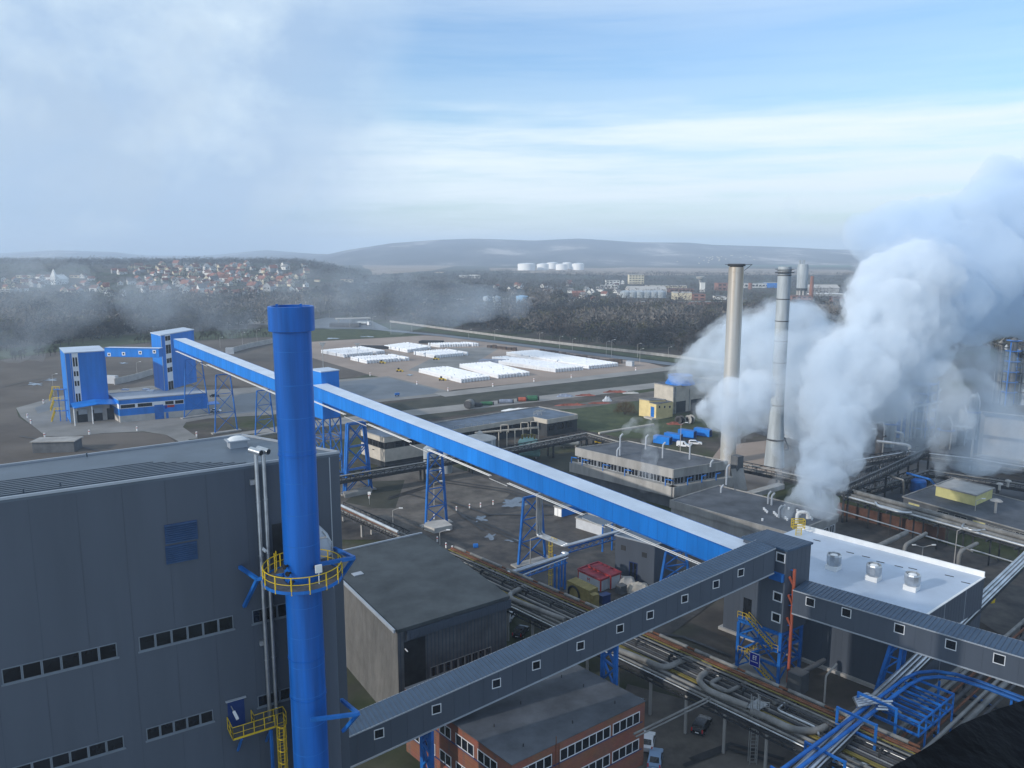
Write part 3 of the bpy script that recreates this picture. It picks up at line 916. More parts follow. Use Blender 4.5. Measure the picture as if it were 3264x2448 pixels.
# ---- brick office
def brick_office():
    z = 9.0
    l, f, r = P(1291, 2193, z), P(1631, 2437, z), P(2056, 2234, z)
    b = quad4(l, f, r)
    t = thing('brick_office', 'red brick office block with flat dark roof and two rows of white windows', 'building', (f.x + 6, f.y + 10, 0))
    MB().prism([l, f, r, b], 0, z - .06).build('wall', 'brick', t)
    ctr = (l + r) / 2
    rf = MB().prism([p + (p - ctr).normalized() * .12 for p in (l, f, r, b)], z - .06, z + .02)
    for u, v in ((1700, 2130), (1790, 2160), (1960, 2243), (1860, 2190), (1575, 2317), (1825, 2306), (1668, 2380), (1660, 2245)):
        p = P(u, v, z); rf.tube([p, p + Vector((0, 0, .4))], .07, 6, 1)
    rf.build('roof', ['bitumen', 'rack_steel'], t)
    wr, wl = Wall(f, r), Wall(l, f)
    ztop = z - 1.05
    for w, groups in ((wr, ((1.1, 4), (7.0, 3), (10.4, 4), (15.5, 4))), (wl, ((.8, 2), (4.2, 2), (7.5, 2), (10.8, 3), (15.0, 3), (19.4, 3)))):
        for fl in (0, 1):
            z1 = ztop - fl * 3.75
            for t0, n in groups:
                if t0 + n * 1.15 > w.L - .3: continue
                w.window(t, t0, t0 + n * 1.17, z1 - 1.55, z1, .1, n, ('window_white', 'glass_dark'), 'window', .06)
            s = MB(); w.panel(s, .4, w.L - .4, z1 - 1.72, z1 - 1.57, .001, .05); s.build('sill', 'blue_dark', t)
    an = MB(); p = wr.pt(6.3, z - 2.5, .15)
    for dx, h in ((0, 5.0), (.5, 3.8), (-.5, 3.2)): an.tube([wr.pt(6.3 + dx, z - 4, .15), wr.pt(6.3 + dx, z - 4 + h, .15)], .05, 6)
    an.build('antenna_mast', 'pipe_rust', t)
brick_office()
# ================================================================== CONVEYOR GALLERIES AND TRANSFER TOWERS
def gallery(name, label, a, b, width, hgt, side, mats, cat='conveyor', ribs=0, ends=True):
    """a, b: ends of the near roof edge; side: +1 when the body lies to the left of a->b"""
    a, b = Vector(a), Vector(b)
    d = b - a
    h = Vector((d.x, d.y, 0)).normalized()
    n = Vector((-h.y, h.x, 0)) * side
    g = thing(name, label, cat, ((a.x + b.x) / 2, (a.y + b.y) / 2, min(a.z, b.z) - hgt))
    lo = Vector((0, 0, -hgt))
    m = MB()
    q = [a, b, b + n * width, a + n * width]
    m.add(q + [p + lo for p in q], [(4, 5, 6, 7), (0, 1, 5, 4), (1, 2, 6, 5), (2, 3, 7, 6), (3, 0, 4, 7), (0, 3, 2, 1)])
    u = d.normalized()
    m.beam(a + lo - n * .04, b + lo - n * .04, .12, .18, 1)
    for t in np.arange(1.0, d.length, 2.0):
        p = a + u * t - n * .008
        m.beam(p + Vector((0, 0, -.12)), p + lo + Vector((0, 0, .1)), .035, .02, 2)
    m.build('side_wall', [mats[0], mats[3], mats[4]], g)
    r = MB()
    e = n * .15; up = Vector((0, 0, .05))
    q = [a - e + up, b - e + up, b + n * width + e + up, a + n * width + e + up]
    rr = [p + Vector((0, 0, .09)) for p in q]
    r.add(q + rr, [(3, 2, 1, 0), (0, 1, 5, 4), (1, 2, 6, 5), (2, 3, 7, 6), (3, 0, 4, 7), (4, 5, 6, 7)])
    if ribs:
        for t in np.arange(ribs / 2, d.length, ribs):
            p = a + u * t + Vector((0, 0, .17))
            r.beam(p - e * .9, p + n * width + e * .9, .10, .07, 1)
    r.build('roof', [mats[1], mats[2]], g)
    tr = MB()
    for o in (-e, n * width + e): tr.beam(a + o + Vector((0, 0, .09)), b + o + Vector((0, 0, .09)), .06, .16)
    tr.build('roof_edge', mats[3], g)
    return g, Wall(a, b) if side > 0 else Wall(b, a), a, b, n, u


def gwin(g, w, cx, cv, size=1.15):
    t, z = w.uv(cx, cv)
    w.window(g, t - size / 2, t + size / 2, z - size / 2, z + size / 2, .10, 1, ('window_white', 'glass_dark'), 'window', .07)


GREYG = ('grey_cladding', 'gallery_roof', 'gallery_rib', 'light_trim', 'grey_seam')
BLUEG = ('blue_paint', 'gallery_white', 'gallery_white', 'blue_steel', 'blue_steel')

# transfer tower: front corner stands above its leg
tz = 21.6
tf = P(2479, 2184, 0)
tz = hz(1752, tf)
TF, TR_, TB, TL = P(2508, 1752, tz), P(2586, 1728, tz), P(2448, 1689, tz), P(2372, 1713, tz)
TL = quad4(TF, TR_, TB)

a0 = D(1112, 2350, 89); b0 = D(2471, 1749, 117)
g, GW, GA, GB, GN, GU = gallery('grey_gallery', 'long grey sloping conveyor gallery with ribbed roof and square windows, crossing the foreground', a0, b0, 3.6, 3.75, 1, GREYG, ribs=.55)
for u, v in ((1208, 2338), (1391, 2260), (1582, 2178), (1709, 2120), (1850, 2058), (1976, 2003), (2072, 1960), (2182, 1908), (2282, 1862), (2361, 1825)):
    gwin(g, GW, u, v, 1.2)
GALA = g


def trestle(label, tops, feet, z, group, w=.32, n=3, pad=True, mats='blue_steel', twin=None):
    """two splayed legs with cross bracing: tops / feet are pixel pairs, z the height of the tops"""
    f = [P(*p, 0.0) for p in feet]
    t = [Vector((f[i].x, f[i].y, hz(tops[i][1], f[i]))) for i in range(2)]
    zt = min(min(t[0].z, t[1].z), z)
    mid = (f[0] + f[1]) / 2
    t = [Vector((mid.x + (f[i].x - mid.x) * .62, mid.y + (f[i].y - mid.y) * .62, zt)) for i in range(2)]
    o = thing('steel_trestle', label, 'trestle', mid, group)
    offs = [Vector((0, 0, 0))] if twin is None else [twin * -.5, twin * .5]
    br = MB()
    for k in offs:
        for i in range(2):
            MB().beam(f[i] + k + Vector((0, 0, .3)), t[i] + k, w, w).build('leg', mats, o)
        lattice(br, f[0] + k + Vector((0, 0, .4)), t[0] + k, f[1] + k + Vector((0, 0, .4)), t[1] + k, n, w * .5)
        br.beam(t[0] + k, t[1] + k, w, w)
    br.build('bracing', mats, o)
    if pad:
        p = MB()
        d = (f[1] - f[0]).normalized()
        p.beam(f[0] - d * 1.2 + Vector((0, 0, .2)), f[1] + d * 1.2 + Vector((0, 0, .2)), 2.2, .5)
        p.build('footing', 'concrete', o)
    return o


def under(zs, a, b, hg):               # helper: underside height of a gallery halfway
    return (a.z + b.z) / 2 - hg


def gallery_legs(label, pts, zfun, w, group=None, depthvec=None, nx=2):
    """upright legs under a grey gallery at given plan points"""
    o = thing('gallery_support', label, 'support', sum(pts, Vector()) / len(pts), group)
    br = MB()
    for p in pts:
        MB().beam((p.x, p.y, 0), (p.x, p.y, zfun(p)), w, w).build('leg', 'blue_steel', o)
    for p, q in zip(pts, pts[1:]):
        zz = min(zfun(p), zfun(q)); zb = zz - 6.5
        lattice(br, (p.x, p.y, zb), (p.x, p.y, zz - .4), (q.x, q.y, zb), (q.x, q.y, zz - .4), nx, w * .55)
        br.beam((p.x, p.y, zz - .3), (q.x, q.y, zz - .3), w, w)
    br.build('bracing', 'blue_steel', o)


def ga_z(p):
    t = (Vector((p.x, p.y)) - GW.a).dot(GW.d) / GW.L
    return GA.z + (GB.z - GA.z) * t - 3.78
ga_pt = lambda u, off: (lambda t: Vector((*(GW.a + GW.d * t - GW.n * off), 0)))(GW.uv(u, 2200)[0])
gallery_legs('blue braced support in front of the brick office under the grey gallery', [ga_pt(1375, .4), ga_pt(1375, 3.2)], ga_z, .5)
gallery_legs('blue braced support beyond the brick office under the grey gallery', [ga_pt(1965, .3), ga_pt(1965, 3.3)], ga_z, .5)

# right hand gallery
zb = hz(1880, TF) + 0.0
zb = 15.5
gB = (P(2528, 1882, zb), P(3264, 2099, zb))
wB = (P(2569, 1853, zb) - gB[0])
dB = (gB[1] - gB[0]).normalized()
wid = abs(wB.dot(Vector((-dB.y, dB.x, 0))))
g, GW2, *_ = gallery('flat_grey_gallery', 'level grey conveyor gallery with five square windows leaving the frame at right', gB[0], gB[1] + dB * 16, max(3.0, min(wid, 4.6)), 3.6, 1, GREYG, ribs=.6)
for u, v in ((2583, 1919), (2698, 1953), (2867, 2004), (3031, 2055), (3185, 2101)): gwin(g, GW2, u, v, 1.35)
for u, lab in ((2835, 'blue inclined support under the level gallery beside the grey hall'),):
    t = GW2.uv(u, 2080)[0]
    o = thing('gallery_support', lab, 'support', GW2.pt(t, 0, -1.8))
    for s in (-1.3, -3.4):
        for k, e in ((-1.3, 0), (1.0, 0)):
            MB().beam(GW2.pt(t + k - 1.2 + (0 if k < 0 else .5), 0, s), GW2.pt(t + k * .6 + .6, zb - 3.6, s), .42, .42).build('leg', 'blue_steel', o)
    br = MB()
    for i in range(5):
        f0, f1 = i / 5, (i + 1) / 5
        L0, L1 = GW2.pt(t - 2.5, 0, -1.3), GW2.pt(t - .18, zb - 3.6, -1.3)
        R0, R1 = GW2.pt(t + .3, 0, -1.3), GW2.pt(t + 1.2, zb - 3.6, -1.3)
        br.beam(L0.lerp(L1, f0), R0.lerp(R1, f1), .18, .18); br.beam(L0.lerp(L1, f1), R0.lerp(R1, f1), .18, .18)
    br.build('bracing', 'blue_steel', o)


def transfer_tower():
    t = thing('transfer_tower', 'tall grey clad transfer tower where the conveyor galleries meet', 'tower', (tf.x, tf.y, 0))
    zl = hz(2018, TF)                                   # cladding ends here, legs below
    m = MB().prism([TL, TF, TR_, TB], zl, tz - .3)
    wl, wr = Wall(TL, TF), Wall(TF, TR_)
    for w in (wl, wr):
        for x in np.arange(.5, w.L, 1.0): w.panel(m, x, x + .03, zl, tz - .3, 0, .012, 1)
    m.build('wall', ['grey_cladding', 'grey_seam'], t)
    r = MB(); c = (TL + TR_) / 2
    pts = [p + (p - c).normalized() * .3 for p in (TL, TF, TR_, TB)]
    r.prism(pts, tz - .3, tz)
    k = int((pts[3] - pts[0]).length / .6)
    for i in range(k):
        r.beam(pts[0].lerp(pts[3], (i + .5) / k) + Vector((0, 0, .03)), pts[1].lerp(pts[2], (i + .5) / k) + Vector((0, 0, .03)), .1, .06, 1)
    r.build('roof', ['gallery_roof', 'gallery_rib'], t)
    for u, v in ((2489, 1777), (2479, 1902), (2474, 1968)):
        x, z = wl.uv(u, v); wl.window(t, x - .75, x + .75, z - .75, z + .75, .17, 1, ('window_white', 'glass_dark'), 'window', .1)
    b = MB(); x0, z = wl.uv(2456, 1829); x1, z1 = wl.uv(2500, 1843)
    wl.panel(b, x0, x1, z1 - .6, z1 + .6, .02, .5); b.build('blue_beam', 'blue_steel', t)
    d = MB(); x, z = wl.uv(2386, 1940); wl.panel(d, x - .9, x + .5, z - 2.6, z + 1.6, .012, .05)
    d.build('doorway', 'glass_dark', t)
    # steel frame under the tower
    legs = [P(2348, 2132, 0), P(2479, 2184, 0), P(2545, 2151, 0)]
    legs.append(quad4(*legs))
    fr = MB()
    for i, p in enumerate(legs):
        MB().beam((p.x, p.y, 0), (p.x, p.y, zl if i else zl - .5), .46, .46).build('leg', 'blue_steel', t)
    lv = [0.6, zl * .36, zl * .70, zl - .3]
    for i in range(4):
        p, q = legs[i], legs[(i + 1) % 4]
        for k, z in enumerate(lv):
            if k: fr.beam((p.x, p.y, z), (q.x, q.y, z), .3, .38)
        for z0, z1 in zip(lv, lv[1:]):
            mx = (p + q) / 2
            fr.beam((p.x, p.y, z0), (mx.x, mx.y, z1), .2, .2); fr.beam((q.x, q.y, z0), (mx.x, mx.y, z1), .2, .2)
    fr.build('frame', 'blue_steel', t)
    # zigzag yellow stairs between the legs
    st = MB(); ry = MB()
    w = Wall(legs[0], legs[1])
    def flight(t0, z0, t1, z1, o):
        for oo in (o, o - .9):
            st.beam(w.pt(t0, z0, oo), w.pt(t1, z1, oo), .07, .28)
            for dz in (.5, 1.05): ry.tube([w.pt(t0, z0 + dz, oo), w.pt(t1, z1 + dz, oo)], .035, 5)
            for i in range(5):
                f = i / 4; p = w.pt(t0 + (t1 - t0) * f, z0 + (z1 - z0) * f, oo); ry.tube([p, p + Vector((0, 0, 1.05))], .04, 5)
        for i in range(14):
            f = (i + .5) / 14; p = w.pt(t0 + (t1 - t0) * f, z0 + (z1 - z0) * f, o - .45)
            ry.box(p, w.d.to_3d() * .12, w.n.to_3d() * .42, (0, 0, .02))
    def landing(t0, t1, z, o):
        w.panel(st, t0, t1, z - .15, z, o - 1.1, o)
        railing(ry, [w.pt(t0, z, o), w.pt(t1, z, o)], 1.05, .04, .8)
    z1, z2, z3 = lv[1], lv[2], zl
    flight(w.L - .9, z2 - .2, 1.6, z3 + .6, .9); landing(.2, 1.8, z3 + .6, .9); landing(w.L - 1.8, w.L + .1, z2 - .2, .9)
    flight(1.4, z1, w.L - 1.2, z2 - .2, -.4); landing(.2, 1.6, z1, .3)
    flight(w.L - 1.0, .2, 1.6, z1, .8)
    s_ = ry.build('stairs', 'yellow_paint', t); st.build('stringer', 'blue_steel', s_)
    MB().prism([p + (p - (legs[0] + legs[2]) / 2).normalized() * 1.5 for p in legs], 0.0, .25).build('base_slab', 'concrete', t)
    # small blue sign on the frame
    sg = MB(); x, z = w.uv(2415, 2096)
    w.panel(sg, x - .85, x + .85, z - 1.1, z + 1.1, .95, 1.0, 0); w.panel(sg, x - .78, x + .78, z - 1.02, z + 1.02, 1.001, 1.02, 1)
    def bar(a, b, c, d): w.panel(sg, x + a, x + b, z + c, z + d, 1.021, 1.03, 0)
    bar(-.30, -.18, .0, .72); bar(-.18, .0, .6, .72); bar(-.18, .0, .3, .42); bar(-.18, .0, .0, .12)      # E
    bar(.06, .36, .6, .72); bar(.15, .27, .0, .6)                                                          # T
    for k in range(9): bar(-.6 + k * .135, -.52 + k * .135, -.42, -.26)
    sg.build('sign', ['window_white', 'sign_blue'], t)
    return t, legs, zl
TOWER, LEGS, TZL = transfer_tower()


def orange_pipe():
    q = P(2497, 2177, 0)
    q = Vector((q.x + .6, q.y - .2, 0))
    t = thing('orange_standpipe', 'orange red standpipe with short branches rising beside the grey tower corner', 'pipe', q)
    zt = hz(1815, q); top = Vector((q.x, q.y, zt))
    m = MB().tube([q, top], .24, 12)
    for v in (1868, 1926, 1998):
        z = hz(v, q); m.tube([Vector((q.x, q.y, z)), Vector((q.x - .75, q.y - .1, z + 1.5))], .19, 10)
    m.build('pipe', 'orange_pole', t, smooth=True)
    s = MB()
    for v in (1818, 1857, 1897, 1931, 1994): z = hz(v, q); s.beam((q.x, q.y, z), (q.x - .9, q.y + .4, z), .12, .12)
    s.build('bracket', 'blue_steel', t)
orange_pipe()


def white_hall():
    z = 13.3
    bl, br, fr = P(2551, 1686, z), P(3138, 1840, z), P(2956, 1959, z)
    d = (fr - br).normalized()
    w_ = 22.6
    fr = br + d * w_; fl = bl + d * w_
    fl = fl + (bl - br).normalized() * .6; bl2 = bl + (bl - br).normalized() * .6
    t = thing('white_roof_hall', 'grey clad hall with flat white roof and three round roof fans at right', 'building', ((fl.x + br.x) / 2, (fl.y + br.y) / 2, 0))
    m = MB().prism([fl, fr, br, bl2], .5, z - .1)
    wf, wr = Wall(fl, fr), Wall(fr, br)
    for w in (wf, wr):
        for x in np.arange(.8, w.L, 1.05): w.panel(m, x, x + .03, .5, z - .1, 0, .012, 1)
    for f in (.34, .68): wr.panel(m, wr.L * f, wr.L * f + .12, .5, z - .1, 0, .05, 2)
    m.build('wall', ['grey_cladding', 'grey_seam', 'light_trim'], t)
    p = MB().prism([q + (q - (fl + br) / 2).normalized() * .8 for q in (fl, fr, br, bl2)], 0, .5); p.build('plinth', 'concrete_pale', t)
    r = MB().prism([fl, fr, br, bl2], z - .1, z)
    for u, v in ((2604, 1723), (2710, 1762), (2760, 1775), (2806, 1792), (2865, 1806), (2909, 1813), (3026, 1836), (3078, 1858)):
        q = P(u, v, z); r.box(q + Vector((0, 0, .03)), (.5, -.4, 0), (.06, .08, 0), (0, 0, .03), 1)
    r.build('roof', ['white_roof', 'rack_steel'], t)
    e = MB(); up = Vector((0, 0, .45))
    n = (fl - bl2).normalized()
    for a, b, hh in ((bl2, br, .9), (br, fr, .12), (fr, fl, .12)):
        e.beam(a + Vector((0, 0, hh / 2)), b + Vector((0, 0, hh / 2)), .3, hh)
    e.build('parapet', 'white_paint', t)
    for u, v in ((2656, 1814), (2783, 1848), (2905, 1879)):
        q = P(u, v, z)
        f = MB().abox(q.x, q.y, z, 1.9, 1.9, .8, 0, R(-47))
        fo = f.build('roof_fan', 'white_paint', t)
        c = MB().lathe(q, [(1.05, z + .8), (1.18, z + 1.3), (1.18, z + 2.4), (1.08, z + 2.65), (.98, z + 2.65), (.93, z + 2.2), (.4, z + 2.2)], 10)
        c.build('cowl', 'galvanised', fo)
        MB().lathe(q, [(.65, z + 2.22), (.62, z + 2.5), (.3, z + 2.62), (.01, z + 2.66)], 16).build('cap', 'white_paint', fo, smooth=True)
    # yellow hooped ladder head on the far edge
    y = MB(); q = P(2545, 1706, z)
    for s in (-.5, .5): y.beam(q + Vector((s, 0, -.5)), q + Vector((s, 0, 1.3)), .14, .1)
    for k in range(6): y.beam(q + Vector((-.5, 0, k * .3 - .3)), q + Vector((.5, 0, k * .3 - .3)), .08, .08)
    for dy in (0, .9):
        for h in (1.4, 1.9, 2.4, 2.9): y.tube([q + Vector((-1.1, dy, h)), q + Vector((1.1, dy, h))], .07, 5)
        for s in (-1.1, 1.1): y.tube([q + Vector((s, dy, 1.2)), q + Vector((s, dy, 2.9))], .07, 5)
    for s in (-1.1, 1.1):
        for h in (1.4, 2.9): y.tube([q + Vector((s, 0, h)), q + Vector((s, .9, h))], .07, 5)
    y.build('roof_ladder', 'yellow_paint', t)
    yb = MB()
    q = P(3140, 1905, 5)
    yb.abox(q.x, q.y, 4.5, .9, .5, 1.3, 0, .3).abox(q.x + 1.1, q.y - .3, 4.2, .8, .5, 1.6, 0, .3)
    yb.build('duct_cover', 'yellow_paint', t)
white_hall()

# ---- long blue gallery in two runs
c1a, c1b = D(553, 1081, 300), D(900, 1220, 228)
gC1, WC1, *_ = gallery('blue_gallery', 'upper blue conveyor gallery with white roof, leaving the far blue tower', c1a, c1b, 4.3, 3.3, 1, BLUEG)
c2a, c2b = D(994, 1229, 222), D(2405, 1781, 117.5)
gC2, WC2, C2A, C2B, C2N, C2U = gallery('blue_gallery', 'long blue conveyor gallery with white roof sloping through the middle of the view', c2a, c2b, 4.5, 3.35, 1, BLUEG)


def hanging_pipes(g, a, b, n, steps, drop=1.6):
    m = MB()
    a, b, k = Vector(a), Vector(b), len(steps)
    for i in range(k - 1):
        p, q = a.lerp(b, steps[i]), a.lerp(b, steps[i + 1])
        dz = drop + (.55 if i % 2 else 0)
        for o in (.15, -.35 if i % 2 == 0 else .15):
            m.tube([p - n * o - Vector((0, 0, dz)), q - n * o - Vector((0, 0, dz))], .085, 6)
    m.build('hung_pipe', 'white_paint', g)
dn = Vector((0, 0, -3.35))
hanging_pipes(gC2, c2a + dn, c2b + dn, C2N, [0, .13, .21, .35, .40, .56, .60, .75, .79, .97], 1.0)
hanging_pipes(gC1, c1a + dn, c1b + dn, C2N, [0.02, .3, .36, .97], .9)


def blue_transfer():
    c = D(992, 1240, 226)
    z1 = D(1035, 1186, 224).z
    zb_ = z1 - 13.4
    t = thing('blue_transfer_tower', 'small blue transfer tower with white roof on lattice legs, half behind the chimney', 'tower', (c.x, c.y, 0))
    u, n = C2U.copy(), C2N.copy()
    u.z = 0; u.normalize()
    o = Vector((D(1034, 1186, 224).x, D(1034, 1186, 224).y, 0))
    q = [o - u * 0 , o + n * 5.5, o + n * 5.5 - u * 6.5, o - u * 6.5]
    q = [p - n * 1.0 for p in q]
    MB().prism(q, zb_, z1).build('wall', 'blue_paint', t)
    cc = (q[0] + q[2]) / 2
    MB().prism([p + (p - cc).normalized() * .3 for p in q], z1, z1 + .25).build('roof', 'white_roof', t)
    br = MB()
    for i in range(4):
        a, b = q[i], q[(i + 1) % 4]
        MB().beam((a.x, a.y, 0), (a.x, a.y, zb_), .35, .35).build('leg', 'blue_steel', t)
        lattice(br, (a.x, a.y, .4), (a.x, a.y, zb_), (b.x, b.y, .4), (b.x, b.y, zb_), 3, .18)
    br.build('bracing', 'blue_steel', t)
blue_transfer()
GR = 'steel trestles carrying the blue gallery'
trestle('thin blue trestle on the roof side of the blue loading building', ((596, 1128), (632, 1140)), ((588, 1334), (668, 1322)), 28.5, GR, .34)
trestle('blue trestle on the paved apron right of the blue loading building', ((694, 1182), (735, 1190)), ((686, 1383), (757, 1373)), 27.0, GR, .36)
trestle('blue trestle just left of the blue chimney', ((823, 1221), (860, 1240)), ((814, 1391), (877, 1381)), 25.5, GR, .36)
trestle('blue trestle with a dark twin leg right of the chimney, beside the striped building', ((1118, 1320), (1158, 1343)), ((1099, 1577), (1182, 1561)), 23.6, GR, .5, 3, twin=C2U * .9)
trestle('blue trestle standing on a big concrete block in the mud field', ((1356, 1415), (1401, 1437)), ((1357, 1680), (1424, 1667)), 22.0, GR, .45, 4)
trestle('blue trestle carrying vertical silver pipes, left of the red roofed cabins', ((1675, 1551), (1725, 1573)), ((1652, 1806), (1738, 1783)), 20.2, GR, .42, 3)
trestle('blue trestle nearest the grey transfer tower, right of the grey pump house', ((2122, 1731), (2180, 1750)), ((2098, 1905), (2200, 1890)), 18.0, GR, .42, 3)
# ================================================================== BLUE LOADING COMPLEX
def loading_complex():
    WIN = ('black_band', 'glass_far')
    def tower(lab, corners, base, win_rows, strip, zb):
        fl, fr, br, bl = corners
        z = hz(fl[1], base)
        c = [P(*p, z) for p in (fl, fr, br, bl)]
        t = thing('loading_tower', lab, 'tower', (base.x, base.y, zb))
        m = MB().prism(c, zb, z - .25); w = Wall(c[0], c[1])
        m.build('wall', 'blue_paint', t)
        cc = (c[0] + c[2]) / 2
        MB().prism([p + (p - cc).normalized() * .3 for p in c], z - .25, z + .1).build('roof', 'white_roof', t)
        tr = MB(); w.panel(tr, -.05, .12, zb, z - .25, .0, .1); w.panel(tr, strip[2], strip[2] + .15, zb, z - .3, 0.005, .08)
        tr.build('corner_trim', 'light_trim', t)
        s = MB(); t0, t1 = w.uv(strip[0], fl[1] + 20)[0], w.uv(strip[1], fl[1] + 20)[0]
        w.panel(s, t0, t1, zb + .1, z - .3, .005, .02); s.build('white_strip', 'window_white', t)
        for v in win_rows:
            zz = hz(v, w.pt((t0 + t1) / 2, 0))
            for k in (0, 1):
                x = t0 + .25 + k * (t1 - t0 - .3) / 2; ww = (t1 - t0 - .9) / 2
                w.window(t, x, x + ww, zz - .95, zz + .95, .1, 1, WIN, 'window', .12)
        return t, w, c, z
    b1 = P(226, 1350)
    t1, w1, c1, z1 = tower('left blue loading tower with white window strip and yellow outside stairs', ((206, 1125), (334, 1117.5), (315, 1102), (190, 1108.5)), b1, (1147, 1160, 1191, 1222, 1262, 1275), (229, 249, 1.6), 0)
    # low building
    gl, gf, gr = P(333, 1338), P(380, 1349), P(659, 1330)
    zl = hz(1277, gf)
    rl, rf, rr = P(341, 1256, zl), P(378, 1276, zl), P(658, 1253, zl)
    rb = quad4(rl, rf, rr)
    lb = thing('loading_hall', 'low blue loading hall with white window band joining the two blue towers', 'building', ((rf.x + rr.x) / 2, (rf.y + rr.y) / 2 + 6, 0))
    MB().prism([rl, rf, rr, rb], 2.6, zl).build('wall', 'blue_paint', lb)
    MB().prism([p + (p - (rl + rr) / 2).normalized() * .03 for p in (rl, rf, rr, rb)], 0, 2.598).build('plinth', 'concrete_pale', lb)
    r = MB().prism([p + (p - (rl + rr) / 2).normalized() * -.3 for p in (rl, rf, rr, rb)], zl, zl + .1)
    r.build('roof', 'light_trim', lb)
    e = MB()
    for p, q in ((rl, rf), (rf, rr), (rr, rb), (rb, rl)): e.beam(p + Vector((0, 0, .12)), q + Vector((0, 0, .12)), .3, .35)
    e.build('roof_edge', 'light_trim', lb)
    for u, v in ((400, 1244), (466, 1243), (479, 1248)):
        p = P(u, v, zl); k = MB().abox(p.x, p.y, zl + .1, 2.6, 1.4, .5, 0, -.1); k.build('skylight', 'window_white', lb)
    wf, ws = Wall(rf, rr), Wall(rl, rf)
    t0, zz = wf.uv(382, 1297); tE = wf.uv(586, 1279)[0]
    b = MB(); wf.panel(b, t0, tE, zz - .9, zz + .9, .005, .025); ws.panel(b, 1, ws.L - .02, zz - .9, zz + .9, .005, .025); b.build('white_strip', 'window_white', lb)
    for u in (389, 398, 407, 416.5, 425, 444, 453, 462, 471, 480, 532, 540.5, 549, 563.5, 571.5, 580.5):
        x = wf.uv(u, 1290)[0]; wf.window(lb, x - .55, x + .55, zz - .65, zz + .65, .08, 1, WIN, 'window', .12)
    d = MB(); x0, x1 = wf.uv(493, 1310)[0], wf.uv(522, 1310)[0]
    wf.panel(d, x0, x1, 0.05, 5.8, .04, .1); d.build('door', 'blue_steel', lb)
    d = MB(); x0, x1 = wf.uv(529, 1320)[0], wf.uv(537, 1320)[0]; wf.panel(d, x0, x1, 0.05, 2.5, .04, .1); d.build('small_door', 'blue_steel', lb)
    s = MB(); x0 = wf.uv(525, 1300)[0]; wf.panel(s, x0, x0 + .9, 4.0, 5.4, .01, .08, 0); wf.panel(s, x0 + 1.0, x0 + 3.6, 4.4, 5.3, .01, .08, 1); s.build('wall_sign', ['sign_blue', 'red_paint'], lb)
    cn = MB(); p0 = wf.pt(wf.L, 4.4, -1); cn.beam(p0, p0 + Vector((wf.d.x, wf.d.y, 0)) * 4.5, 6, .25); cn.build('side_canopy', 'blue_paint', lb)
    # second tower stands on the hall
    b2 = P(521, 1248, zl)
    t2, w2, c2, z2 = tower('right blue loading tower rising from the hall, where the blue gallery starts', ((512, 1069), (617, 1050.5), (584, 1044), (480.5, 1060)), b2, (1078, 1106, 1119, 1149, 1178, 1222, 1235), (526, 544, .1), zl + .1)
    # link bridge with round-cornered windows
    pA, pB = D(333, 1115, 307), D(505, 1106, 304)
    z_ = (pA.z + pB.z) / 2; pA.z = pB.z = z_
    g, w, a, b, n, u = gallery('link_bridge', 'short blue bridge with four small windows between the two blue towers', pA, pB, 3.0, 3.3, 1, BLUEG, cat='bridge')
    for uu, vv in ((348, 1130), (394, 1127.5), (447, 1124), (492, 1121)):
        x, z = w.uv(uu, vv); w.window(g, x - .65, x + .65, z - .65, z + .65, .28, 1, ('window_white', 'glass_dark'), 'window', .1)
    # truck canopy
    cb = thing('truck_canopy', 'blue pitched canopy over the truck bays below the left blue tower', 'canopy', w1.pt(6, 0, 3))
    zc = 8.0
    a0, a1 = w1.pt(.5, zc, .02), w1.pt(w1.L + 3, zc, .02)
    f0, f1 = w1.pt(.8, zc - 1.2, 6.0), w1.pt(w1.L + 4, zc - 1.2, 6.0)
    m = MB(); mid0, mid1 = (a0 + a1) / 2 + Vector((0, 0, .9)), (f0 + f1) / 2 + Vector((0, 0, .9))
    vs = [a0, mid0, a1, f0, mid1, f1]; vs += [v - Vector((0, 0, .2)) for v in vs]
    m.add(vs, [(0, 1, 4, 3), (1, 2, 5, 4), (9, 10, 7, 6), (10, 11, 8, 7), (3, 4, 10, 9), (4, 5, 11, 10), (0, 3, 9, 6), (2, 8, 11, 5), (0, 6, 7, 1), (1, 7, 8, 2)])
    m.build('roof', 'blue_paint', cb)
    for t, o in ((1.0, 5.8), (w1.L * .52, 5.8), (w1.L + 3.6, 5.8)):
        p = w1.pt(t, 0, o); MB().tube([p, p + Vector((0, 0, zc - 1.0))], .2, 8).build('post', 'white_paint', cb)
    bay = MB()
    for k in range(3): w1.panel(bay, 2.2 + k * 5.2, 5.8 + k * 5.2, .1, 4.6, .03, .06)
    bay.build('truck_bay', 'black_rubber', t1)
    pl = MB(); w1.panel(pl, -.04, w1.L + .04, 0, 6.2, .0, .025); pl.build('plinth', 'concrete_pale', t1)
    gp = MB()
    for k in (1.6, 6.9): w1.panel(gp, k + 1.2, k + 4.2, 3.2, 5.2, .062, .4)
    gp.build('bay_hood', 'light_trim', t1)
    ds = thing('outside_stairs', 'yellow and blue outside stair stack at the back of the left blue tower', 'stairs', P(185, 1345))
    q = P(192, 1343); st = MB(); bl = MB()
    zs = [hz(v, q) for v in (1308, 1275, 1240)]
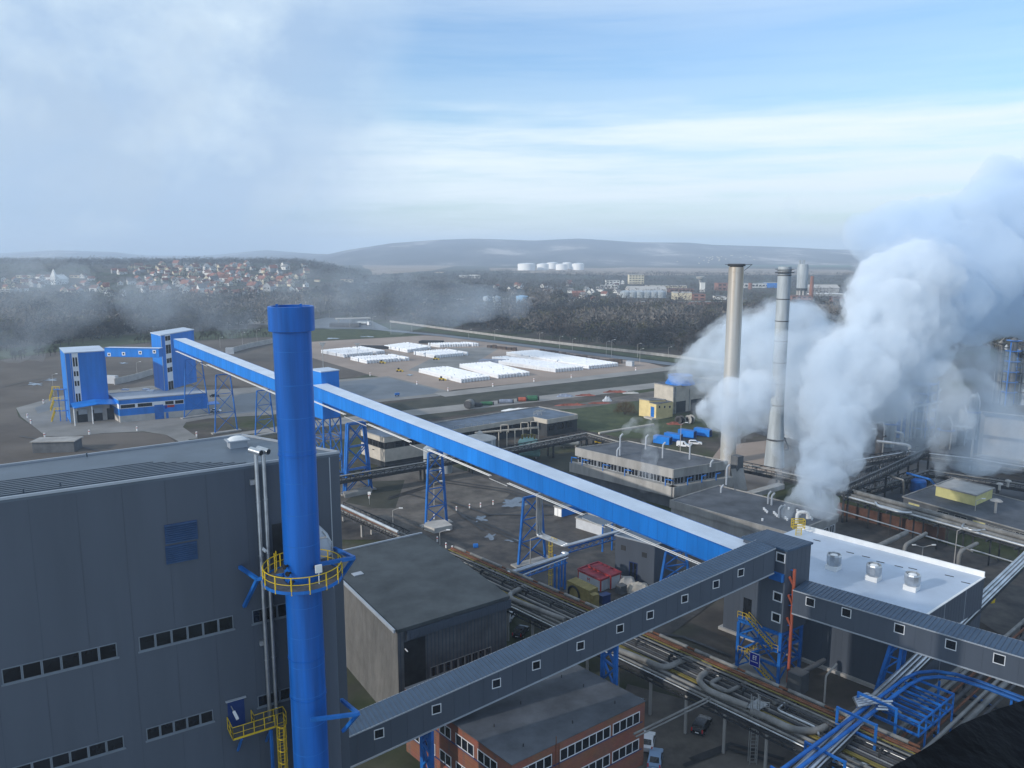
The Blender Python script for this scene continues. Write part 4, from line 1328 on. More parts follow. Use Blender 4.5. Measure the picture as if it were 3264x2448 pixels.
    for k, z in enumerate(zs):
        bl.abox(q.x + 1.0, q.y, z - .2, 4.6, 1.6, .2)
        railing(st, [(q.x - 1.6, q.y - .8, z), (q.x + 1.4, q.y - .8, z)], 1.1, .09, 1.3)
        z0 = zs[k - 1] if k else 0
        st.beam((q.x - 3.0, q.y - .5, z0), (q.x - 1.2, q.y - .5, z), .5, .35)
        for h in (.6, 1.1): st.tube([(q.x - 3.0, q.y - .8, z0 + h), (q.x - 1.2, q.y - .8, z + h)], .08, 5)
    for dx in (0.2, 2.6): bl.beam((q.x + dx, q.y, 0), (q.x + dx, q.y, zs[-1]), .25, .25)
    st.build('railing', 'yellow_paint', ds); bl.build('frame', 'blue_steel', ds)
    return t1
loading_complex()


def small_things():
    def car(pos, rot, lab, body='car_white', L=4.3, van=False, wagon=False, group=None):
        t = thing('parked_van' if van else 'parked_car', lab, 'van' if van else 'car', pos, group)
        t.rotation_euler.z = rot
        W_ = 1.75
        hgt = 1.85 if van else 1.48
        if van: prof = [(-L / 2, .35), (-L / 2, 1.7), (-L / 2 + .15, hgt), (L * .1, hgt), (L * .27, 1.05), (L * .47, .9), (L / 2, .65), (L / 2, .3)]
        elif wagon: prof = [(-L / 2, .35), (-L / 2, .9), (-L / 2 + .2, 1.3), (-L / 2 + .5, hgt), (L * .05, hgt), (L * .22, .98), (L * .45, .85), (L / 2, .6), (L / 2, .3)]
        else: prof = [(-L / 2, .35), (-L / 2, .92), (-L * .36, .98), (-L * .22, hgt - .04), (L * .04, hgt), (L * .22, .95), (L * .45, .82), (L / 2, .58), (L / 2, .3)]
        m = MB(); n = len(prof)
        def sx(z): return W_ / 2 * (1 - .16 * max(0, (z - .9) / .6))
        vs = [(x, -sx(z), z) for x, z in prof] + [(x, sx(z), z) for x, z in prof]
        m.add(vs, [tuple(range(n)), tuple(range(2 * n - 1, n - 1, -1))] + [(i, (i + 1) % n, n + (i + 1) % n, n + i) for i in range(n)])
        me = m.mesh('car_body', body)
        def put(me, nm):
            o = bpy.data.objects.new(nm, me); C.objects.link(o); o.parent = t; return o
        put(me, 'body')
        g = MB(); zt = hgt - .1
        x0 = (-L / 2 + .35) if (van or wagon) else -L * .30
        for s in (-1, 1):
            q = [(x0, s * (sx(.95) + .012), .95), (L * .19, s * (sx(.95) + .012), .95), (L * .06, s * (sx(zt) + .012), zt), (x0 + .25, s * (sx(zt) + .012), zt)]
            if van: q[0] = (L * .0, q[0][1], .95); q[3] = (L * .0, q[3][1], zt)
            put(MB().add(q, [(0, 1, 2, 3)]).mesh('side_glass', 'glass_dark'), 'side_window')
        q = [(L * .215, -.68, .985), (L * .215, .68, .985), (L * .05, .6, hgt - .03), (L * .05, -.6, hgt - .03)]
        put(MB().add([(x + .025, y, z + .02) for x, y, z in q], [(0, 1, 2, 3)]).mesh('front_glass', 'glass_dark'), 'windscreen')
        xr = -L / 2 - .012
        if van: g.add([(xr, -.6, 1.1), (xr, .6, 1.1), (xr, .6, 1.65), (xr, -.6, 1.65)], [(0, 1, 2, 3)])
        elif wagon: g.add([(-L / 2 - .01, -.62, .93), (-L / 2 - .01, .62, .93), (-L / 2 + .32, .56, hgt - .1), (-L / 2 + .32, -.56, hgt - .1)], [(0, 1, 2, 3)])
        else: g.add([(-L * .365, -.62, 1.0), (-L * .365, .62, 1.0), (-L * .225, .56, hgt - .05), (-L * .225, -.56, hgt - .05)], [(0, 1, 2, 3)])
        put(g.mesh('car_glass', 'glass_dark'), 'rear_window')
        wm = MB().tube([(0, -.11, 0), (0, .11, 0)], .32, 14); wme = wm.mesh('wheel', 'black_rubber')
        hm = MB().tube([(0, -.125, 0), (0, .125, 0)], .18, 10).mesh('hub', 'steel')
        for sx_, sy in ((-.3, -1), (-.3, 1), (.32, -1), (.32, 1)):
            o = put(wme, 'wheel'); o.location = (L * sx_, sy * .78, .32)
            h = bpy.data.objects.new('hub', hm); C.objects.link(h); h.parent = o
        for sy in (-1, 1):
            put(MB().box((-L / 2 - .005, sy * .74, .95), (.02, 0, 0), (0, .09, 0), (0, 0, .26)).mesh('tail_light', 'tail_light'), 'tail_light')
            put(MB().box((L / 2 - .02, sy * .62, .62), (.03, 0, 0), (0, .16, 0), (0, 0, .07)).mesh('headlight', 'window_white'), 'headlight')
        put(MB().box((-L / 2 - .01, 0, .6), (.01, 0, 0), (0, .26, 0), (0, 0, .06)).mesh('number_plate', 'window_white'), 'number_plate')
        return t
    B = R(42)
    car(P(2236, 2322), R(60), 'black estate car parked on dirt beside a pipe rack post', 'car_black', 4.4, wagon=True)
    car(P(2088, 2430), R(75), 'pale blue saloon car at the right corner of the brick office', 'car_blue', 4.3)
    car(P(2064, 2374), R(75), 'white car half hidden behind the brick office corner', 'car_white', 4.2)
    car(P(1622, 1972), R(70), 'silver car under the pipe rack beside the dark roofed shed', 'car_white', 4.2)
    car(P(1660, 2022), R(70), 'dark car under the pipe rack near the grey gallery', 'car_black', 4.2)
    car(P(2177, 1424), R(-20), 'white delivery van parked by the blue containers', 'car_white', 4.3, van=True)
    car(P(2216, 1417), R(-12), 'white estate car parked to the right of the white van', 'car_white', 4.5, wagon=True)
    car(P(2020, 2258), R(60), 'dark car in shade below the pipe rack past the blue support', 'car_black', 4.2)
    car(P(684, 1265), R(20), 'small dark car on the apron right of the blue loading hall', 'car_black', 4.2)
    car(P(688, 1313), R(0), 'white car parked at the end of the blue loading hall', 'car_white', 4.2)

    def tanker(pos, rot):
        t = thing('tanker_truck', 'pale tanker truck standing by the filling station canopy', 'truck', pos); t.rotation_euler.z = rot
        def put(m, nm, mt, sm_=False):
            o = bpy.data.objects.new(nm, m.mesh(nm, mt, smooth=sm_)); C.objects.link(o); o.parent = t
        put(MB().tube([(-7, 0, 2.3), (-6.7, 0, 2.3), (2.6, 0, 2.3), (2.9, 0, 2.3)], [.9, 1.25, 1.25, .9], 16), 'tank', 'stack_pale', True)
        put(MB().box((4.7, 0, 2.0), (1.1, 0, 0), (0, 1.2, 0), (0, 0, 1.4)).box((3.9, 0, 3.5), (.5, 0, 0), (0, 1.0, 0), (0, 0, .25)), 'cab', 'white_paint')
        put(MB().box((5.82, 0, 2.5), (.02, 0, 0), (0, 1.05, 0), (0, 0, .5)), 'window', 'glass_dark')
        put(MB().box((-1, 0, .95), (6, 0, 0), (0, .5, 0), (0, 0, .15)), 'chassis', 'rack_steel')
        for x in (-5.5, -4.2, -2.9, 3.2, 4.9):
            for y in (-1, 1): put(MB().tube([(x, y - .15, .5), (x, y + .15, .5)], .5, 12), 'wheel', 'black_rubber')
    tanker(P(1162, 1037), R(-25))
    # filling station
    z = 5.2
    p, q = P(1072, 1019, z), P(1182, 1016, z)
    d = (q - p).normalized(); n = Vector((-d.y, d.x, 0))
    t = thing('filling_station', 'flat pale canopy of a filling station by the road beyond the yard', 'canopy', ((p.x + q.x) / 2, (p.y + q.y) / 2, 0))
    MB().prism([p, q, q + n * 9, p + n * 9], z, z + .8).build('roof', 'concrete_pale', t)
    for f in (.08, .5, .92):
        for k in (2, 7): c = p.lerp(q, f) + n * k; MB().beam((c.x, c.y, 0), (c.x, c.y, z), .35, .35).build('post', 'steel', t)
    k = P(1040, 1046); kk = MB().abox(k.x + 14, k.y + 12, 0, 26, 9, 3.4, 0); tag(kk.build('kiosk', 'concrete_dark'), 'long dark flat kiosk left of the filling station canopy', 'building')
    pk = MB(); [pk.abox(p.lerp(q, f).x, p.y + 5, 0, .9, .6, 1.9) for f in (.3, .7)]; pk.build('fuel_pump', 'red_paint', t)
small_things()
# ================================================================== MIDDLE OF THE PLANT
def block(name, label, l, f, r, z=None, foot=None, wall='concrete', roof='bitumen', bands=(), cat='building', group=None, lip=.15, edge=None, back=None):
    """box building from the roof corners left / front / right in the photo; foot = pixel row of the front corner on the ground"""
    if z is None:
        g = P(f[0], foot, 0); z = hz(f[1], g)
    L_, F_, R_ = P(*l, z), P(*f, z), P(*r, z)
    B_ = quad4(L_, F_, R_) if back is None else P(*back, z)
    c = (L_ + R_) / 2
    t = thing(name, label, cat, (c.x, c.y, 0), group)
    MB().prism([L_, F_, R_, B_], 0, z - .1).build('wall', wall, t)
    m = MB().prism([p + (p - c).normalized() * lip for p in (L_, F_, R_, B_)], z - .1, z)
    ro = m.build('roof', roof, t)
    e = MB(); pts = [p + (p - c).normalized() * lip for p in (L_, F_, R_, B_)]
    for i in range(4): e.beam(pts[i] + Vector((0, 0, .1)), pts[(i + 1) % 4] + Vector((0, 0, .1)), .25, .25)
    e.build('roof_edge', edge if edge else 'concrete' if wall != 'grey_cladding' else 'light_trim', t)
    wl, wr = Wall(L_, F_), Wall(F_, R_)
    for z0, z1, m_, pr in bands:
        k = MB()
        for w in (wl, wr): w.panel(k, -pr, w.L + pr, z0, z1, .004, max(pr, .02))
        k.build('band', m_, t)
    return t, wl, wr, z


# ---- striped control building and the long flat building behind it
t, wl, wr, z = block('striped_building', 'cream and black banded control building below the blue gallery', (1152, 1373), (1225, 1396), (1352, 1377), foot=1493, wall='black_band', roof='bitumen_blue')
for z0, z1 in ((z - 1.5, z + .02), (z * .21, z * .62)):
    k = MB()
    for w in (wl, wr): w.panel(k, -.12, w.L + .12, z0, z1, .004, .14)
    k.build('cream_band', 'cream', t)
for w in (wl, wr):
    n = max(2, int(w.L / 3.2))
    for i in range(n): w.window(t, .3 + i * (w.L - .5) / n, .3 + (i + .9) * (w.L - .5) / n, z * .63, z - 1.55, .1, 2, ('rack_steel', 'glass_dark'), 'window', .06)
lp = MB(); x = wl.pt(wl.L * .55, z * .5, .15); lp.beam(x, x + Vector((-.3, -.5, .3)), .3, .2); lp.build('wall_lamp', 'rack_steel', t)


def long_building():
    g = P(1746, 1392, 0); z = hz(1338, g)
    px = [(1330, 1358), (1717, 1297), (1840, 1322), (1744, 1338), (1700, 1329), (1420, 1374)]
    q = [P(*p, z) for p in px]
    t = thing('long_flat_building', 'long low building with blue-grey flat roof and pale parapet behind the striped building', 'building', (q[5].x + 20, q[5].y + 15, 0))
    MB().prism(q, 0, z - .2).build('wall', 'black_band', t)
    MB().prism(q, z - .2, z).build('roof', 'bitumen_blue', t)
    for a, b in ((5, 4), (4, 3), (3, 2)):
        w = Wall(q[a], q[b]); k = MB(); w.panel(k, -.02, w.L + .1, z - 1.5, z + .12, .01, .25); k.build('parapet', 'cream', t)
        n = int(w.L / 4)
        for i in range(n): w.window(t, .5 + i * 4, 3.9 + i * 4, z - 4.2, z - 1.8, .12, 3, ('rack_steel', 'glass_dark'), 'window', .05)
    e = MB(); e.beam(q[0] + Vector((0, 0, .1)), q[1] + Vector((0, 0, .1)), .4, .4); e.beam(q[1] + Vector((0, 0, .1)), q[2] + Vector((0, 0, .1)), .4, .4)
    e.build('roof_edge', 'concrete', t)
    rl = MB(); railing(rl, [P(1405, 1373, z), P(1560, 1350, z)], 1.0, .06, 2.5); rl.build('railing', 'steel', t)
    s = MB()
    for k in range(7):
        a = P(1702 + k * 4, 1322 - k % 3 * 2, z); s.tube([a, a + Vector((0, 0, 1.2)), a + Vector((1.5, .3, 1.3))], .1, 6)
    s.build('roof_pipe', 'steel', t)
long_building()


def tanks_mid():
    c = P(1530, 1462); t = thing('cone_roof_tank', 'white round tank with shallow cone roof behind the blue gallery', 'tank', c)
    zr, zt = hz(1398, c), hz(1379, c)
    MB().lathe(c, [(5, 0), (5, zr), (5.25, zr), (5.25, zr + .25)], 32).build('shell', 'stack_pale', t, smooth=True)
    MB().lathe(c, [(5.25, zr + .26), (1, zt - .4), (.9, zt), (.5, zt + .5), (.1, zt + .7)], 32).build('roof', 'concrete_pale', t, smooth=True)
    k = MB()
    for i in range(3): k.tube([(c.x - 4 + i * 4, c.y - 4.8, 0), (c.x - 4 + i * 4, c.y - 4.8, zr + .5)], .12, 6)
    k.build('pipe', 'white_paint', t)
    c = P(1684, 1440); t = thing('teal_vessel', 'pale teal dished vessel inside a cream pipe frame', 'tank', c)
    zr = hz(1408, c)
    MB().lathe(c, [(3.4, 0), (3.4, zr), (3.0, zr + .7), (1.8, zr + 1.2), (.4, zr + 1.4)], 28).build('shell', 'teal', t, smooth=True)
    k = MB()
    for i in range(5): k.lathe((c.x - 2 + i, c.y - .5 + (i % 2)), [(.28, zr + .8), (.28, zr + 2.2), (.45, zr + 2.3), (.45, zr + 2.5)], 10)
    k.build('valve', 'pipe_yellow', t)
    # cream pipe frame
    a, b, d = P(1590, 1428), P(1716, 1412), P(1600, 1452)
    t = thing('cream_pipe_frame', 'cream pipe frame with uprights above the teal vessel', 'pipework', (a + b) / 2)
    z = hz(1379, a); m = MB()
    for off in (0, 1.0): m.tube([a + Vector((-8, off, z - off * .5)), b + Vector((0, off, z + .3 - off * .5))], .22, 8)
    for i in range(6): q = a.lerp(b, i / 5); m.tube([q, q + Vector((0, 0, z + .2))], .18, 8)
    for i in (0, 2, 3): q = a.lerp(b, i / 4 + .05); m.pipe([q + Vector((0, 0, z)), q + Vector((0, 0, z + 2.6)), q + Vector((2.5, 0, z + 2.6)), q + Vector((2.5, 0, z))], .14)
    m.build('pipe', 'cream', t)
    for u, v, lab in ((1688, 1462, 'teal horizontal drum under the dark pipe bridge'), (1815, 1426, 'pale horizontal drum under the dark pipe bridge near the yellow truck')):
        c = P(u, v); t = thing('drum_tank', lab, 'tank', c)
        MB().tube([(c.x - 3.4, c.y, 2.1), (c.x - 3, c.y, 2.1), (c.x + 3, c.y, 2.1), (c.x + 3.4, c.y, 2.1)], [.8, 1.5, 1.5, .8], 16).build('shell', 'teal' if u < 1700 else 'stack_pale', t, smooth=True)
        s = MB(); [s.abox(c.x + x, c.y, 0, .4, 2, 1.2) for x in (-2, 2)]; s.build('saddle', 'concrete', t)
    c = P(1395, 1506); t = thing('white_silo_pair', 'two pale upright tanks under the blue gallery beside the dark pipe bridge', 'tank', c)
    for dx in (-2.2, 2.4): MB().lathe((c.x + dx, c.y, 0), [(2, 0), (2, 7.5), (1.2, 8.2), (.1, 8.3)], 20).build('shell', 'stack_pale', t, smooth=True)
tanks_mid()


def bridge(name, label, px, ptop, foot, depth, mats, n_col=6, width=3.0, hang=0.0):
    """dark pipe bridge: px = polyline of its near top edge; height from one column (foot pixel)"""
    g = P(*foot); z = hz(ptop, g)
    q = [P(u, v, z) for u, v in px]
    t = thing(name, label, 'pipe bridge', (q[0].x + q[-1].x) / 2 * Vector((1, 0, 0)) + Vector((0, (q[0].y + q[-1].y) / 2, 0)))
    m = MB(); r = MB(); c = MB(); p_ = MB()
    for a, b in zip(q, q[1:]):
        d = (b - a).normalized(); s = Vector((-d.y, d.x, 0))
        for k in (0, 1):
            A, B = a + s * width * k, b + s * width * k
            m.beam(A + Vector((0, 0, -depth)), B + Vector((0, 0, -depth)), .3, .35); m.beam(A + Vector((0, 0, -.1)), B + Vector((0, 0, -.1)), .2, .25)
            L = (b - a).length; nn = max(2, int(L / 2.5))
            for i in range(nn):
                x, y = A.lerp(B, i / nn), A.lerp(B, (i + 1) / nn)
                m.beam(x + Vector((0, 0, -depth)), y + Vector((0, 0, -.1)), .12, .12); m.beam(x + Vector((0, 0, -.1)), x + Vector((0, 0, -depth)), .12, .12)
        for k in range(5):
            o = s * (width * (k + .5) / 5)
            p_.tube([a + o + Vector((0, 0, -depth + .45 + .12 * (k % 2))), b + o + Vector((0, 0, -depth + .45 + .12 * (k % 2)))], .2 + .06 * (k % 3), 8, k % 3)
        r.beam(a + Vector((0, 0, .12)), b + Vector((0, 0, .12)), .5, .22)
        m.box((a + b) / 2 + s * width / 2 + Vector((0, 0, -depth - .05)), d * (b - a).length / 2, s * width / 2, (0, 0, .06))
        k = max(1, int((b - a).length / 14))
        for i in range(k + 1):
            for e in (.2, width - .2):
                x = a.lerp(b, i / k) + s * e
                MB().beam((x.x, x.y, 0), (x.x, x.y, z - depth), .45, .45).build('column', mats[2], t)
    m.build('truss', mats[0], t); r.build('top_rail', mats[1], t); p_.build('pipe', ['pipe_dark', 'pipe_grey', 'rack_steel'], t)
    return t, z


bridge('pipe_bridge', 'long dark truss pipe bridge passing in front of the striped building', [(1060, 1523), (1354, 1474), (1652, 1424), (1871, 1381)], 1505, (1196, 1573), 1.9, ('rack_steel', 'concrete', 'rack_steel'))
bridge('pipe_bridge', 'dark truss pipe bridge running from the junction towards the grey flat roof', [(1871, 1381), (1968, 1408), (2010, 1420)], 1397, (1880, 1434), 1.6, ('rack_steel', 'concrete', 'rack_steel'))
bridge('pipe_bridge', 'dark pipe bridge beside the base of the pale tapered chimney', [(2352, 1477), (2476, 1502), (2600, 1530), (2760, 1568)], 1480, (2366, 1540), 2.2, ('rack_steel', 'concrete', 'rack_steel'))
bridge('conveyor_bridge', 'dark diagonal pipe bridge among the steam, left of the blue tank', [(2695, 1548), (2830, 1488), (2965, 1424)], 1500, (2740, 1612), 2.4, ('rack_steel', 'concrete_dark', 'rack_steel'))
bridge('pipe_bridge', 'dark pipe trestle with silver pipe left of the dark roofed shed', [(1060, 1608), (1150, 1648), (1270, 1702)], 1640, (1140, 1705), 1.7, ('rack_steel', 'pipe_rust', 'concrete'))
k = MB(); a, b = P(1088, 1612, 6.6), P(1270, 1697, 6.6); k.tube([a, b], .35, 10); tag(k.build('silver_pipe', 'pipe_silver', smooth=True), 'silver lagged pipe on top of the trestle left of the dark roofed shed', 'pipe')
k = MB(); a, b = P(1909, 1381, 5.5), P(2083, 1353, 5.5); k.tube([a, b], .42, 10); w_ = tag(k.build('white_pipe', 'cream', smooth=True), 'thick pale pipe running level across the lawn to the pale cooling block', 'pipe')

# ---- concrete building with projecting floor
t, wl, wr, z = block('concrete_works', 'weathered concrete process building with a projecting floor band and roof vents', (1841, 1429), (2145, 1497), (2312, 1471), foot=1618, wall='concrete_dark', roof='bitumen', lip=.5)
for z0, z1, pr in ((z - 2.1, z + .05, .5), (z * .33, z * .33 + 2.7, 1.6)):
    k = MB()
    for w in (wl, wr): w.panel(k, -pr, w.L + pr, z0, z1, .01, pr)
    k.build('concrete_band', 'concrete', t)
for w in (wl, wr):
    n = int(w.L / 3.5)
    for i in range(n): w.window(t, .4 + i * 3.5, 3.6 + i * 3.5, z * .33 + 2.75, z - 2.2, .12, 3, ('light_trim', 'glass_dark'), 'window', .05)
m = MB()
for w, us in ((wl, (1832, 1866, 1932, 2002, 2132)), (wr, (2180, 2225, 2270))):
    for u in us:
        tt = w.uv(u, 1520)[0]; zz = z * .33 + 2.7
        m.tube([w.pt(tt, zz - .2, 1.5), w.pt(tt, zz + 1.6, 1.5), w.pt(tt + 1.6, zz + 1.6, 1.2), w.pt(tt + 1.6, zz + 1.2, .3)], .16, 6)
m.build('blue_hose_arm', 'blue_steel', t)


def vents():
    zc, zm = z, 6.2
    lab = {0: 'slim white steam vent pipe on the concrete process building roof', 1: 'slim white bent steam vent on the dark flat roof beneath the big plume'}
    L_ = [(1976, 1452, 1385, 0), (1967, 1455, 1428, 0), (2058, 1432, 1388, 0), (2112, 1460, 1412, 0), (2198, 1464, 1415, 0), (2265, 1488, 1468, 0), (2315, 1545, 1483, 0), (2298, 1570, 1548, 1), (2448, 1606, 1569, 1), (2459, 1610, 1574, 1), (2482, 1650, 1614, 1), (2492, 1648, 1612, 1)]
    for u, vb, vt, k in L_:
        zb = (zc if k == 0 else zm)
        q = P(u, vb, zb); zt = hz(vt, q)
        m = MB().pipe([q, Vector((q.x, q.y, zt - .5)), Vector((q.x + .7, q.y + .3, zt + .1))], .24, .5, 8)
        o = m.build('steam_vent', 'light_trim', smooth=True)
        tag(o, lab[k], 'vent', ['steam vents on the concrete works', 'steam vents on the dark flat roof'][k])
vents()

t, wl, wr, z7 = block('flat_roof_works', 'broad low works building with streaked dark flat roof under the steam plume', (2140, 1597), (2520, 1702), (2667, 1642), z=6.2, wall='concrete', roof='bitumen', lip=.3)
k = MB()
for w in (wl, wr): w.panel(k, -.3, w.L + .3, 4.6, 6.5, .01, .3)
k.build('parapet', 'concrete', t)
n = int(wr.L / 2.6)
for i in range(n): wr.window(t, .6 + i * 2.6, 2.7 + i * 2.6, 1.4, 4.3, .15, 2, ('window_white', 'glass_dark'), 'window', .06)
k = MB()
for i in range(16):
    q = P(2430 + (i * 37) % 180, 1660 - (i * 23) % 40, 6.2); k.lathe((q.x, q.y), [(.22, 6.2), (.22, 6.6), (.3, 6.65), (.05, 6.8)], 8)
k.build('roof_cap', 'window_white', t)
k = MB(); q = P(2540, 1668, 6.2); k.pipe([q, q + Vector((0, 0, 2.6)), q + Vector((2.2, -.3, 2.6)), q + Vector((2.2, -.3, 1.2))], .4, .9, 10); k.build('roof_duct', 'white_paint', t, smooth=True)
# grey stub chimney
q = P(2345, 1562); t = thing('stub_chimney', 'square grey concrete stub chimney with sloping foot behind the projecting floor', 'chimney', q)
zt = hz(1452, q); k = MB().abox(q.x, q.y, 0, 2.4, 2.4, zt, 0, .6); k.build('shaft', 'concrete_dark', t)
k = MB().prism([(q.x - 1.6, q.y - 4.4), (q.x + 2.2, q.y - 3.2), (q.x + 1.6, q.y - .8), (q.x - 2, q.y - 1.6)], 0, [1.2, 1.2, 6.5, 6.5]); k.build('duct_foot', 'concrete', t)

# ---- pump house, low buildings, cabins, machine
t, wl, wr, z = block('pump_house', 'plain grey pump house with two louvres and dark blue glazed door', (1962, 1707), (2087, 1739), (2160, 1712), foot=1868, wall='grey_cladding', roof='grey_roof')
for u, v in ((1987, 1746), (2054, 1769)):
    x, zz = wl.uv(u, v); k = MB(); wl.panel(k, x - .55, x + .55, zz - .5, zz + .5, .01, .06); k.build('louvre', 'rack_steel', t)
x0, x1 = wl.uv(2006, 1800)[0], wl.uv(2032, 1806)[0]; wl.window(t, x0, x1, .1, wl.uv(2018, 1792)[1], .12, 2, ('blue_dark', 'glass_dark'), 'door', .08)
t, wl, wr, z = block('white_low_building', 'low white-grey building below the blue gallery, left of the pump house', (1836, 1651), (1925, 1678), (1962, 1664), foot=1712, wall='container_white', roof='grey_roof')
t, wl, wr, z = block('blue_hut', 'small hut with white doors and blue sides under the blue gallery', (1767, 1614), (1790, 1621), (1868, 1600), foot=1650, wall='container_white', roof='grey_roof')
k = MB(); wr.panel(k, .1, wr.L - .1, .1, z - .2, .01, .05); k.build('blue_side', 'blue_paint', t)
k = MB(); [wl.panel(k, i * wl.L / 2 + .1, (i + 1) * wl.L / 2 - .1, .1, z - .3, .01, .05) for i in (0, 1)]; k.build('door', 'white_paint', t)
for i, (l, f, r, ft, lab) in enumerate((((1876, 1803), (1947, 1836), (1979, 1825), 1880, 'rear white site cabin with red roof beside the pump house'), ((1843, 1816), (1915, 1849), (1948, 1835), 1888, 'front white site cabin with red roof and red letter behind the mustard machine'))):
    t, wl, wr, z = block('site_cabin', lab, l, f, r, foot=ft, wall='container_white', roof='red_roof', cat='cabin', group='red roofed site cabins', lip=.12, edge='red_roof')
    k = MB()
    for w in (wl, wr):
        w.panel(k, 0, w.L, z - .3, z - .1, .005, .05); w.panel(k, 0, .18, 0, z - .3, .005, .05); w.panel(k, w.L - .18, w.L, 0, z - .3, .005, .05)
    k.build('red_frame', 'red_paint', t)
    if i:
        k = MB(); x, zz = wl.uv(1876, 1847)
        for dx in (-.35, .27): wl.panel(k, x + dx, x + dx + .1, zz - .35, zz + .35, .01, .03)
        for s in (-1, 1): k.beam(wl.pt(x + s * .28, zz + .33, .02), wl.pt(x, zz - .05, .02), .03, .12)
        k.build('letter', 'red_paint', t)
        k = MB(); wr.panel(k, .6, 1.4, .1, 2.1, .01, .05); k.build('door', 'light_trim', t)


def machine():
    t = thing('mustard_machine', 'mustard coloured machine housing with a big dark round wheel, before the cabins', 'machine', P(1850, 1925))
    z = hz(1862, P(1878, 1925))
    l, f, r = P(1808, 1850, z), P(1878, 1884, z), P(1906, 1872, z)
    MB().prism([l, f, r, quad4(l, f, r)], .3, z).build('housing', 'mustard', t)
    w = Wall(l, f); c = w.pt(w.uv(1830, 1895)[0], 1.9, .12); n = w.n.to_3d()
    ring = MB(); e = w.d.to_3d()
    pts = [c + (e * math.cos(a) + Vector((0, 0, 1)) * math.sin(a)) * 1.5 for a in np.linspace(0, 2 * math.pi, 25)]
    ring.tube(pts, .2, 6); ring.build('wheel', 'black_rubber', t)
    MB().box(f + Vector((.9, -.5, -z / 2)), (.6, .4, 0), (-.3, .5, 0), (0, 0, z * .42)).build('cabinet', 'mustard', t)
    MB().abox(c.x - .3, c.y - .8, .2, 1.2, .8, 1.2, 0, .6).build('motor', 'blue_dark', t)
    def pile(name, lab, u, v, s, m_, cat):
        q = P(u, v); bm_ = MB(); vs, fs = [], []
        for i in range(9):
            for j in range(9):
                x, y = -1 + i / 4, -1 + j / 4; d = max(0, 1 - max(abs(x), abs(y)) ** 3)
                vs.append((q.x + x * s[0], q.y + y * s[1], s[2] * d * (1 + .35 * noise.noise(Vector((u + x * 2, y * 2, v)))) - .02))
        fs = [(i * 9 + j, i * 9 + j + 1, i * 9 + j + 10, i * 9 + j + 9) for i in range(8) for j in range(8)]
        tag(bm_.add(vs, fs).build(name, m_), lab, cat)
    pile('tarp_heap', 'pale tarpaulin covered heap left of the pump house door', 1995, 1868, (2.2, 1.8, 2.0), 'concrete_pale', 'heap')
    pile('tarp_heap', 'lower pale tarpaulin heap nearest the grey gallery roof', 2035, 1882, (2.4, 1.6, 1.5), 'cream', 'heap')
    for (u, v, w_, d_, h_, m_, nm, lab) in ((1980, 1892, 1.6, 1.4, 1.7, 'concrete_dark', 'steel_bin', 'grey steel bin between the cabin and the tarpaulin heap'), (1926, 1922, 2.0, 1.3, 1.7, 'blue_dark', 'blue_skip', 'dark blue skip right of the mustard machine')):
        q = P(u, v); b = MB().abox(q.x, q.y, 0, w_, d_, h_, 0, .6); b.abox(q.x, q.y, h_, w_ * 1.08, d_ * 1.08, .1, 0, .6); tag(b.build(nm, m_), lab, 'bin')
    for u, v, lab in ((1880, 1893, 'bare grey cabinet post'),): pass
machine()


def pipe_legs():
    t = thing('silver_pipe_bridge', 'silver pipes on blue stand bending between trestle and pump house, with yellow ladder', 'pipework', P(1785, 1890))
    z = 8.2
    m = MB(); s = Vector((-.5, -.6, 0))
    for k in range(3):
        o = s * k * .9
        m.pipe([P(1716, 1560, 17) * 0 + Vector((*(P(1725, 1701, z) + o).xy, 17)), P(1725, 1701, z) + o, P(1812, 1736, z) + o, P(1997, 1685, z) + o], .24, .8, 10)
    m.pipe([P(1793, 1762, z - .6), P(1812, 1766, z - .6), P(1640, 1822, z - .6), P(1612, 1826, z - .6), P(1620, 1850, z - 2)], .38, 1.2, 10)
    m.pipe([P(1660, 1835, z - 1), P(1810, 1777, z - 1)], .12, 1, 8)
    m.build('pipe', 'pipe_silver', t, smooth=True)
    b = MB()
    for u, v in ((1768, 1880), (1781, 1886), (1800, 1880), (1790, 1872)): q = P(u, v); MB().beam(q, q + Vector((0, 0, z - 1)), .3, .3).build('leg', 'blue_steel', t)
    for a, c_ in (((1640, 1832), (1808, 1776)), ((1812, 1745), (1990, 1695))):
        A, B = P(*a, z - 1.2), P(*c_, z - 1.2); b.beam(A, B, .25, .3)
        for i in range(8): b.beam(A.lerp(B, i / 8), A.lerp(B, (i + 1) / 8) + Vector((0, 0, -1.1)), .1, .1); b.beam(A.lerp(B, i / 8) + Vector((0, 0, -1.1)), A.lerp(B, (i + 1) / 8), .1, .1)
        b.beam(A + Vector((0, 0, -1.1)), B + Vector((0, 0, -1.1)), .2, .2)
    for p in (P(1920, 1760), P(1950, 1755)): b.beam(p, p + Vector((0, 0, z - 2)), .3, .3)
    b.build('frame', 'blue_steel', t)
    y = MB(); q = P(1754, 1868); 
    for d in (-.3, .3): y.beam(q + Vector((d, 0, 0)), q + Vector((d, 0, z + 1)), .09, .09)
    for i in range(28): y.beam(q + Vector((-.3, 0, .3 * i + .3)), q + Vector((.3, 0, .3 * i + .3)), .06, .06)
    for i in range(6): y.tube([q + Vector((.45 * math.cos(a), -.7 * math.sin(a), 2.5 + i * 1.2)) for a in np.linspace(0, math.pi, 7)], .05, 4)
    railing(y, [P(1757, 1728, z - .5), P(1775, 1735, z - .5)], 1.1, .05, 1)
    y.build('ladder', 'yellow_paint', t)
pipe_legs()


